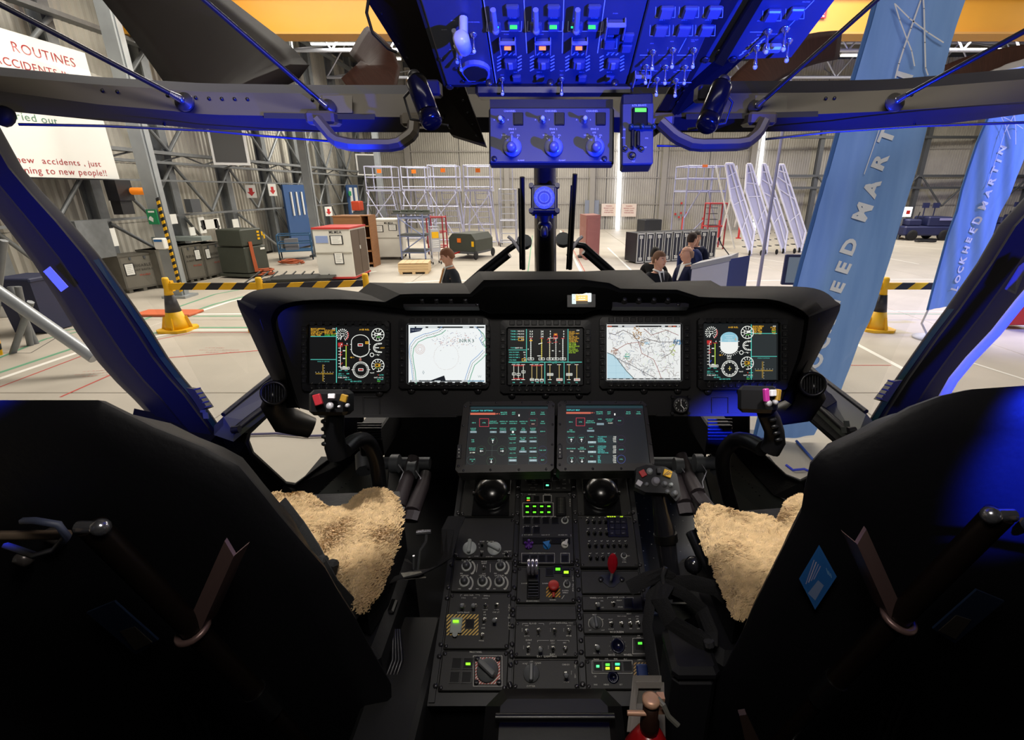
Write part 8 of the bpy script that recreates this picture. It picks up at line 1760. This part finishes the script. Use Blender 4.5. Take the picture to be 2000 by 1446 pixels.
# blue floodlit tug vehicles on the right
def tug(px,py,Y,s,lab):
 g=G(px,py);g=VY(px,py,g.y);g.z=0;t=thing('tow_tractor',g,lab,'vehicle','parked tow tractors');tm=mat('tug_navy','20264e',.5);L=2.6*s
 m=MB();m.box(g+V3((0,.6,.50)),(L,1.3,.5),bev=.08);m.build('chassis',tm,t);m=MB();m.box(g+V3((.55*s,.6,.98)),(L*.5,1.2,.5),bev=.06);m.build('engine_cover',tm,t);m=MB();m.box(g+V3((-.75*s,.6,.92)),(L*.28,1.1,.34),bev=.06);m.build('seat_box',tm,t)
 for dx in(-.85,.85):
  for dy in(0,1.2):m=MB();m.lathe(g+V3((dx*s,dy-.1,.28)),(0,1,0),[(.15,0),(.28,.02),(.28,.18),(.15,.2)],18);m.build('wheel',rubber,t)
 m=MB();m.cyl(g+V3((-.35*s,.6,1.0)),g+V3((-.25*s,.6,1.45)),.03,n=6);m.build('steering_column',black,t);m=MB();m.box(g+V3((.8*s,-.02,1.1)),(.7,.02,.12));m.build('number_plate',mat('plate_lilac','8a8ab8',.5),t)
 for dx in(-.2,.35):m=MB();m.cyl(g+V3((dx*s,.4,1.2)),g+V3((dx*s,.4,1.75)),.03,n=6);m.box(g+V3((dx*s,.35,1.8)),(.3,.12,.26));m.build('work_lamp',tm,t)
tug(1808,470,0,1.0,'dark blue tow tractor parked between the two tall banners');tug(1985,464,0,1.0,'dark tow tractor half hidden by the right windscreen pillar');coil(1807,474,.5,'flat coil of dark hose on the floor before the tow tractor',2,rubber)
p=VY(1766,414,28);m=MB();m.box(p,(.75,.1,.5));m2=m.build('lit_sign',mat('exit_lit','f4f6ff',em=3));tag(m2,'glowing white box sign above the tow tractor','sign');m=MB();m.box(p+V3((.18,-.06,-.02)),(.2,.02,.2));m.build('red_symbol',redm,m2)
m=MB();m.box(V3((p.x,p.y,p.z/2-.13)),(.06,.06,p.z-.25));m.build('sign_post',steel,m2)
m=MB();g=G(1751,466);m.box(g+V3((0,.3,.02)),(.9,.5,.04));tag(m.build('yellow_mat',mat('mat_yellow','c89a6a',.6)),'small yellow mat on the floor beside the tow tractor','mat')
t=thing('wall_truss_right',(20,30,2),'dark steel gallery truss along the far right wall','truss')
for z in(5.6,3.4,2.7):m=MB();m.box((24,33.2,z),(18,.25,.14));m.build('chord',steel_d,t)
for x in(17,20,23.5,27,30.5):m=MB();m.box((x,33.3,3.5),(.25,.25,7));m.cyl((x,33.1,3.4),(x+1.7,33.1,1.6),.06,n=6);m.cyl((x+3.3,33.1,3.4),(x+1.7,33.1,1.6),.06,n=6);m.build('column',steel_d,t)
# lectern, loudspeaker, screen, pole
Y=6.6;a,b_=VY(1350,540,Y),VY(1421,540,Y-.25);t=thing('lectern',V3(((a.x+b_.x)/2,Y,0)),'white-fronted lectern with gooseneck microphone beside the officers','lectern');F=Fr(V3((a.x,Y,0)),b_-a-V3((0,0,b_.z-a.z)),(0,0,1));w_=hypot(b_.x-a.x,b_.y-a.y)
za,zb=VY(1350,517,Y).z,VY(1423,500,Y-.25).z
m=MB(T=F.mat());m.prism([V3((0,0,0)),V3((w_,0,0)),V3((w_,zb-.06,0)),V3((0,za-.06,0))],(0,0,-.04));m.build('front_panel',mat('lectern_white','c6c6d4',.4),t)
m=MB(T=F.mat());m.prism([V3((-.01,za-.06,.02)),V3((w_+.01,zb-.06,.02)),V3((w_+.01,zb,.02)),V3((-.01,za,.02))],(0,0,-.45));m.build('top',mat('lectern_top','b4b6be',.35,.3),t)
m=MB(T=F.mat());m.prism([V3((w_,0,0)),V3((w_+.16,0,-.35)),V3((w_+.16,zb-.02,-.35)),V3((w_,zb-.04,0))],(.01,0,-.02));m.build('side_panel',mat('lectern_side','3e4a86',.5),t)
m=MB();q=[F.pt(w_*.92,zb,-.1),VY(1409,478,Y-.1),VY(1406,470,Y-.1)];m.tube(q,.007,6);m.sphere(VY(1405,467,Y-.1),.016,8,(1,1,1.6));m.build('microphone',black,t)
t=thing('presentation_screen',VY(1550,560,7.5)-V3((0,0,1)),'flat black-framed display screen half behind the big banner','screen');F=Fr(VY(1528,556,7.5),(1,-.1,0),(0,0,1));h_=VY(1528,497,7.5).z-F.o.z
m=MB(T=F.mat());m.box((.35,h_/2,0),(.75,h_,.06),bev=.01);m.build('bezel',mat('screen_frame','2c3466',.4),t);m=MB(T=F.mat());m.box((.35,h_/2,.032),(.66,h_*.84,.006));m.build('glass',mat('screen_pale','a6bcd8',.3),t)
m=MB(T=F.mat());m.box((.35,-F.o.z/2,-.1),(.08,F.o.z,.08));m.box((.35,-F.o.z+.03,-.1),(.7,.06,.5));m.build('stand',black,t)
g=VY(1480,557,9.0);m=MB();top=VY(1529,262,9.0);m.cyl(V3((g.x,9,0)),V3((top.x,9,top.z+1.5)),.035,.02,n=10);m.cyl(V3((g.x,9,0)),V3((g.x,9,.04)),.25,n=16);o=m.build('banner_pole',mat('pole_lilac','b4b4d8',.35,.4));tag(o,'slim pale pole standing left of the big blue banner','pole')
# banners
bm_=mat('banner_blue','82aaea',.7,ns=.10,nscale=1.3,c2='6f99dd',stretch=(6,1,.5))
def banner(Ledge,Redge,Y,lab,tl,star,th,lineP,base_px,amp):
 n=40;t=thing('tall_banner',V3((G(*base_px).x,G(*base_px).y,0)),lab,'banner','tall blue banners');rows=[]
 def at(E,f):
  k=f*(len(E)-1);i=min(int(k),len(E)-2);q=k-i;return(E[i][0]+(E[i+1][0]-E[i][0])*q,E[i][1]+(E[i+1][1]-E[i][1])*q)
 wv=lambda p:amp*(sin((p.x+p.z*.28)*13)+.6*sin((p.x+p.z*.28)*29-p.z)+.5*sin(p.z*2.3+p.x*4))
 for i in range(n+1):
  f=i/n;a,b2=VY(*at(Ledge,f),Y),VY(*at(Redge,f),Y);r=[]
  for j in range(25):u=j/24;p=a.lerp(b2,u);r.append(p+V3((0,wv(p),0)))
  rows.append(r)
 m=MB();m.sm=True;m.loft(rows);m.build('cloth',bm_,t)
 for i in range(n+1):pass
 m=MB();m.tube([rows[i][0]+V3((-.01,0,0))for i in range(0,n+1,4)],.02,6);m.build('sleeve',mat('banner_hem','34609c',.7),t)
 mid=rows[n//2];yy=Y-amp*2.4-.01
 F=Fr((0,yy,0),(0,0,1),(-1,0,0))
 for ch,x,y in tl:
  p=VY(x,y,yy);F.o=V3((0,yy,0));sl=radians(-16)if Y<6 else radians(-15)
  d_=V3((sin(-sl),0,cos(sl)));F2=Fr(p,d_,V3((-1,0,0))+V3((0,0,sin(-sl))));g_,w2=text_polys(ch,th,2,3,1.15);m=MB();m.col=lin('dfe4f2')
  for vs,fs in g_:m.add([q+V3((0,wv(q)+Y-yy-.012,0))for q in[F2.pt(a-w2/2,b2-th/2,0)for a,b2 in vs]],fs)
  m.build('letter',PRINT,t,fix=False)
 cvf=Fr((0,yy,0),(1,0,0),(0,0,1));cv=Canvas(cvf)
 for P,w2 in star:cv.line(P,w2,'dfe0e8')
 cv.line(lineP[0],lineP[1],'dfe4f2');cv.build('star_emblem',PRINT,t)
 return t,rows
k=lambda P:[(x/3.616+1500,y/3.616)for x,y in P]
ST=[(k([(895,25),(930,140),(985,285),(1015,360),(1035,465)]),2.6),(k([(900,30),(1000,130),(1130,230),(1240,300)]),2.8),(k([(1135,-120),(1080,0),(1010,200),(960,340),(925,450),(900,550)]),3.0),(k([(1090,-120),(1102,60),(1108,300),(1113,480),(1130,530)]),3.0)]
t,rows=banner([(1755,-140),(1712,0),(1640,250),(1588,440),(1555,560),(1500,760),(1472,862)],[(1925,-140),(1885,0),(1812,245),(1763,430),(1700,620),(1640,770),(1590,850)],4.85,'large blue banner with star emblem and white lettering, nearer the panel',
 [(c_,x,y)for c_,x,y in(('N',1766,158),('I',1750,212),('T',1737,262),('R',1722,313),('A',1706,364),('M',1687,413),('D',1663,481),('E',1651,522),('E',1639,560),('H',1628,598),('K',1618,634),('C',1608,670),('O',1598,706),('L',1588,742))],ST,.125,([(1718,252),(1688,340)],1.6),(1520,870),.012)
for a,b2 in((rows[-1][0],rows[-1][0]-V3((0,0,.35))),):m=MB();m.cyl(V3((a.x,a.y,.02)),a,.02,n=8);m.build('pole',steel_d,t);m=MB();m.cyl(V3((a.x,a.y,0)),V3((a.x,a.y,.03)),.22,n=16);m.build('base',steel_d,t)
m=MB();m.cyl(G(1555,865)+V3((0,0,.02)),G(1590,905)+V3((0,0,.02)),.015,n=6);m.build('foot',mat('foot_blue','2a4a9a',.5),t)
k2=lambda P:[(x/3.616+1500,y/3.616)for x,y in P]
S2=[(k2([(1645,820),(1680,890),(1712,980)]),1.3),(k2([(1650,820),(1730,860),(1800,908)]),1.4),(k2([(1745,740),(1735,820),(1690,900),(1665,950)]),1.5),(k2([(1735,760),(1750,900),(1750,1020)]),1.5)]
t,rows=banner([(1958,130),(1926,232),(1893,330),(1868,412),(1838,512),(1810,605)],[(2060,130),(2032,232),(1992,330),(1962,400),(1925,490),(1862,598)],8.8,'smaller blue banner with white lettering, further right, beside the right pillar',
 [(c_,x,y)for c_,x,y in(('N',1963,292),('I',1957,313),('T',1948,331),('R',1941,353),('A',1933,376),('M',1924,401),('D',1914,430),('E',1907,450),('E',1899,469),('H',1893,488),('K',1886,508),('C',1880,527),('O',1874,545),('L',1868,563))],S2,.105,([(1963,258),(1927,366)],1.0),(1790,660),.02)
a=rows[-1][0];g=G(1795,655);m=MB();m.tube([V3((g.x,8.8,.03)),V3((a.x-.05,a.y,a.z-.25)),a],.018,8);m.build('pole',alu,t);m=MB();m.lathe(V3((g.x,8.8,0)),(0,0,1),[(.25,0),(.25,.04),(.08,.08)],18);m.build('base',mat('base_pale','b8bccc',.5),t)
for x,y,s_,lab in((1985,655,1,'red case at the far right side window'),):
 g=G(x,y)+V3((.4,.6,0));m=MB();m.box(g+V3((0,0,.35)),(.6,.5,.5),bev=.02);o=m.build('red_case',redm);tag(o,lab,'case')
m=MB();pts=[G(480,852),G(540,850),G(600,855),G(660,853)];m.tube([p+V3((0,0,.02))for p in pts],.014,6);o=m.build('floor_cable',mat('cable_lilac','5a5678',.5));tag(o,'thin violet cable crossing floor seen through left chin window','cable')
m=MB();m.tube([G(x,y)+V3((0,0,.02))for x,y in((1535,912),(1548,922),(1570,920),(1590,928),(1620,925))],.012,6);o=m.build('floor_cable',mat('cable_blue2','2a3ac0',.5));tag(o,'blue cable curling on floor seen through right chin window','cable')
# =================================================================== PEOPLE
def skinmesh(name,J,Eg,R,mm,parent,sub=2,cut=None,label=None):
 me=bpy.data.meshes.new(name);me.from_pydata([tuple(j)for j in J],Eg,[]);ob=bpy.data.objects.new(name,me);COL.objects.link(ob)
 md=ob.modifiers.new('s','SKIN');md.use_smooth_shade=True
 for v,r in zip(me.skin_vertices[0].data,R):v.radius=r if isinstance(r,tuple)else(r,r)
 me.skin_vertices[0].data[0].use_root=True
 s2=ob.modifiers.new('b','SUBSURF');s2.levels=sub;s2.render_levels=sub
 dg=bpy.context.evaluated_depsgraph_get();ev=ob.evaluated_get(dg);m2=bpy.data.meshes.new_from_object(ev);bpy.data.objects.remove(ob)
 m2.materials.clear();m2.materials.append(mm)
 for p in m2.polygons:p.use_smooth=True
 o=inst(name,m2,WM[parent.name],parent,label);return o
def person(px,pytop,h,yaw,head_yaw,hair,top,trousers,lab,arms,shirt=True,tie=False,bald=False,dist=None,tilt=0.0,skin_c='d8a58c',extra=None,lean=0.0):
 # distance from the height of the head top
 r=ray(px,pytop);Y=dist if dist else None
 if not Y:Y=r.y*((h-CAM.z)/r.z)
 X=VY(px,pytop,Y).x;t=thing('person',(X,Y,0),lab,'person',None,rz=yaw) # local: +x forward
 s=h/1.80;S=lambda x,y,z:V3((x,y,z))*s
 sk=mat('skin_'+skin_c,skin_c,.5,spec=.3)
 lz=lean
 J=[S(0,0,.95),S(0,0,1.10),S(lz*.4,0,1.28),S(lz*.8,0,1.42),S(lz,0,1.50),S(lz+.01,0,1.56),S(lz+.02,0,1.62),S(lz+.015,0,1.70),S(lz+.0,0,1.755),
         S(lz*.8,.13,1.44),S(lz*.8,.19,1.41),S(lz*.8,-.13,1.44),S(lz*.8,-.19,1.41),
         S(0,.09,.90),S(.01,.10,.50),S(-.02,.11,.09),S(.13,.12,.04),S(0,-.09,.90),S(.01,-.10,.50),S(-.02,-.11,.09),S(.13,-.12,.04)]
 E_=[(0,1),(1,2),(2,3),(3,4),(4,5),(5,6),(6,7),(7,8),(3,9),(9,10),(3,11),(11,12),(0,13),(13,14),(14,15),(15,16),(0,17),(17,18),(18,19),(19,20)]
 R=[.12,.11,.13,.11,.055,.055,.072,.088,.060,.07,.055,.07,.055,.09,.055,.04,.035,.09,.055,.04,.035];R=[q*s for q in R]
 R[0]=(.13*s,.11*s);R[2]=(.15*s,.10*s)
 def arm(i0,P):
  k=len(J);el,wr,ha=[S(*p)for p in P];J.extend([el,wr,ha]);E_.extend([(i0,k),(k,k+1),(k+1,k+2)]);R.extend([.042*s,.030*s,.026*s]);return el,wr,ha
 armsP=[arm(10,arms[0]),arm(12,arms[1])]
 Lb=[tuple(j)for j in J]
 skinmesh('body',Lb,E_,R,sk,t)
 # clothes: jacket and trousers over the same joints
 jJ=[S(0,0,.86),S(0,0,1.0),S(0,0,1.12),S(lz*.4,0,1.28),S(lz*.8,0,1.42),S(lz*.9,0,1.48),S(lz*.8,.13,1.445),S(lz*.8,.195,1.41),S(lz*.8,-.13,1.445),S(lz*.8,-.195,1.41)]
 jE=[(0,1),(1,2),(2,3),(3,4),(4,5),(4,6),(6,7),(4,8),(8,9)];jR=[(.155*s,.125*s),(.15*s,.12*s),(.145*s,.115*s),(.17*s,.12*s),(.13*s,.10*s),.075*s,.085*s,.075*s,.085*s,.075*s]
 for i0,(el,wr,ha)in((7,armsP[0]),(9,armsP[1])):
  k=len(jJ);jJ+=[el,el.lerp(wr,.92 if shirt else .15)];jE+=[(i0,k),(k,k+1)];jR+=[.060*s,(.048 if shirt else .055)*s]
 skinmesh('jacket' if shirt else 'polo_shirt',jJ,jE,jR,mat('cloth_'+top,top,.75,spec=.2),t)
 tJ=[S(0,0,.97),S(0,.09,.88),S(.01,.10,.50),S(-.02,.11,.10),S(0,-.09,.88),S(.01,-.10,.50),S(-.02,-.11,.10)]
 skinmesh('trousers',tJ,[(0,1),(1,2),(2,3),(0,4),(4,5),(5,6)],[(.14*s,.12*s),.10*s,.075*s,.062*s,.10*s,.075*s,.062*s],mat('cloth_'+trousers,trousers,.8,spec=.2),t)
 base=WM[t.name]
 for sy in(-1,1):m=MB(T=base);m.box(S(.06,sy*.115,.04),(.28*s,.10*s,.08*s),bev=.03);m.build('shoe',black,t)
 hc=S(lz+.025,0,1.68);Rh=Matrix.Rotation(head_yaw-yaw,4,'Z')@Matrix.Rotation(tilt,4,'Y');HM=base@Matrix.Translation(hc)@Rh@Matrix.Scale(s,4)
 # head: one shaped skull with jaw, brow, nose
 m=MB(T=HM);rows=[]
 for i in range(15):
  th=pi*i/14;z=.118*cos(th)-.005;rr_=sin(th)**.8;ring=[]
  for kx in range(20):
   a=2*pi*kx/20;fx,fy=cos(a),sin(a);wx=.098*rr_;wy=.078*rr_
   if z<-.02:q=(-.02-z)/.10;wy*=1-.30*q;wx*=(1-.10*q)if fx>0 else(1-.45*q)
   ring.append(V3((fx*wx+(.012*max(0,-z*8)if fx>0 else 0),fy*wy,z)))
  rows.append(ring)
 m.sm=True;m.loft(rows,closed=True,caps=False);hd=m.build('head',sk,t)
 m=MB(T=HM);m.lathe((.088,0,.028),(.028,0,-.05),[(.006,0),(.010,.025),(.015,.045),(.008,.055)],8);m.build('nose',sk,hd)
 for sy in(-1,1):
  m=MB(T=HM);m.sphere((.001,sy*.080,-.005),.03,10,(.55,.28,1));m.build('ear',sk,hd)
  m=MB(T=HM);m.sphere((.083,sy*.032,.012),.011,8,(.6,1.2,.7));m.build('eye',mat('eye_white','d8d4d0',.3),hd);m=MB(T=HM);m.sphere((.0885,sy*.032,.012),.0055,8);m.build('iris',mat('iris','2a2220',.2),hd)
  m=MB(T=HM);m.tube([(.086,sy*.015,.03),(.089,sy*.033,.034),(.078,sy*.05,.03)],.0038,5);m.build('eyebrow',mat('brow','6a4a38',.8),hd)
 m=MB(T=HM);m.tube([(.088,-.024,-.052),(.097,0,-.050),(.088,.024,-.052)],.0055,6);m.build('mouth',mat('lips','a86058',.5),hd)
 if not bald or hair:
  m=MB(T=HM);rows=[]
  for i in range(9):
   th=pi*.62*i/8;z=.130*cos(th)-.004;rr_=sin(th)**.8;ring=[]
   for kx in range(20):
    a=2*pi*kx/20;fx,fy=cos(a),sin(a);lim=.055 if fx>.35 else .0 if fx>-.3 else-.07
    zz=max(z,lim if not bald else(.06 if fx>-.2 else-.06));k_=1.10+.03*noise.noise((fx*3,fy*3,z*20));k_=k_ if zz==z else 1.03
    if bald and z>.045:k_=.6
    ring.append(V3((fx*.098*rr_*k_-.004,fy*.078*rr_*k_,zz)))
   rows.append(ring)
  m.sm=True;m.loft(rows,closed=True);m.build('hair',mat('hair_'+hair,hair,.8,bump=.5,nscale=60),hd)
 # hands with fingers
 for(el,wr,ha),sy in zip(armsP,(1,-1)):
  d_=(ha-wr).normalized();sd=V3((0,0,1)).cross(d_);sd=sd.normalized()if sd.length>.1 else V3((0,1,0));nn=d_.cross(sd);hj=[wr.lerp(ha,.6),ha+d_*.03*s];he=[(0,1)];hr=[.026*s,(.040*s,.018*s)]
  for f in range(4):
   k=len(hj);o_=sd*((f-1.5)*.019*s);L=(.066,.076,.070,.056)[f]*s;hj+=[hj[1]+o_+d_*.02*s,hj[1]+o_+d_*(.02*s+L*.6)-nn*.010*s,hj[1]+o_*.9+d_*(.02*s+L)-nn*.028*s];he+=[(1,k),(k,k+1),(k+1,k+2)];hr+=[.0095*s,.0085*s,.0075*s]
  k=len(hj);hj+=[hj[0]+sd*(.034*s*sy)+d_*.02*s,hj[0]+sd*(.048*s*sy)+d_*.05*s-nn*.012*s];he+=[(0,k),(k,k+1)];hr+=[.011*s,.009*s]
  skinmesh('hand',[tuple(q)for q in hj],he,hr,sk,t,1)
 if shirt:
  m=MB(T=base@Matrix.Translation(S(lz*.9,0,1.45)));m.prism([V3((.07,-.05,.08))*s,V3((.07,.05,.08))*s,V3((.155,.014,-.16))*s,V3((.155,-.014,-.16))*s],(.012,0,0));m.tube([(.08*s,.02*s,.07*s),(.05*s,.055*s,.085*s),(-.01*s,.065*s,.095*s),(-.05*s,0,.10*s),(-.01*s,-.065*s,.095*s),(.05*s,-.055*s,.085*s),(.08*s,-.02*s,.07*s)],.014*s,6);m.build('shirt',white_p,t)
  if tie:m=MB(T=base@Matrix.Translation(S(lz*.9,0,1.45)));m.prism([V3((.092,-.018,.06))*s,V3((.092,.018,.06))*s,V3((.168,.020,-.15))*s,V3((.168,-.020,-.15))*s],(.01,0,0));m.build('tie',mat('tie_'+tie,tie,.6),t)
 if extra:extra(t,base,s)
 return t
DOWN=lambda sy:((.02,sy*.24,1.12),(.10,sy*.24,.88),(.12,sy*.24,.82))
FR_=lambda sy,y2=.05:((.04,sy*.25,1.14),(.26,sy*(.12),1.12),(.33,y2,1.14))
def wings(t,base,s):
 m=MB(T=base@Matrix.Translation(V3((.135,.09,1.34))*s));m.box((0,0,0),(.01,.07,.014));m.sphere((.003,0,0),.012,8);m.build('wings_badge',mat('badge','c8c8d0',.3,.8),t)
def papers(t,base,s):
 m=MB(T=base@Matrix.Translation(V3((.40,.06,1.19))*s));m.box((0,0,0),(.02,.09,.17),Matrix.Rotation(.7,4,'Y'));m.build('papers',paper,t)
 for z in(1.2,1.1):m=MB(T=base@Matrix.Translation(V3((.155,.05,z))*s));m.sphere((0,0,0),.012,8);m.build('button',mat('brass','d8c080',.3,.9),t)
D2R=radians
person(1288,476,1.80,D2R(-62),D2R(-50),'6b4a34','10121c','10121c','officer in black suit and tie with pilot wings facing the bald man',[FR_(1,.02),FR_(-1,.10)],True,'101018',dist=7.0,extra=wings)
person(1346,478,1.79,D2R(-158),D2R(-172),'9a7a66','161c3c','161c3c','bald officer in navy uniform holding papers at the lectern',[FR_(1,.0),FR_(-1,-.05)],True,None,bald=True,dist=7.7,extra=papers)
person(1351,462,1.84,D2R(35),D2R(25),'2c1c18','1c2a5c','141828','dark-haired man in navy shirt seen from behind the bald officer',[DOWN(1),((.0,-.27,1.14),(.12,-.30,.92),(.16,-.30,.86))],False,None,dist=9.6)
person(1361,456,1.82,D2R(-95),D2R(-100),'241a18','141c38','141828','man in navy polo with folded arms behind the lectern',[((.08,.24,1.14),(.22,.02,1.16),(.22,-.08,1.18)),((.08,-.24,1.14),(.24,-.02,1.12),(.22,.10,1.14))],False,None,dist=10.2)
person(1279,497,1.68,D2R(60),D2R(60),'1a1412','121216','121216','person in black standing directly behind the officer with pilot wings',[DOWN(1),DOWN(-1)],False,None,dist=8.6)
def lan(t,base,s):
 m=MB(T=base@Matrix.Translation(V3((.15,-.05,1.22))*s));m.box((0,0,0),(.01,.08,.06));m.build('name_badge',white_p,t)
person(881,487,1.80,D2R(-150),D2R(-160),'7a4e34','2c3038','22262e','young man in dark suit and striped tie looking down at his phone',[FR_(1,.02),FR_(-1,.04)],True,'b07838',dist=7.4,tilt=.35,extra=lan,lean=.04)
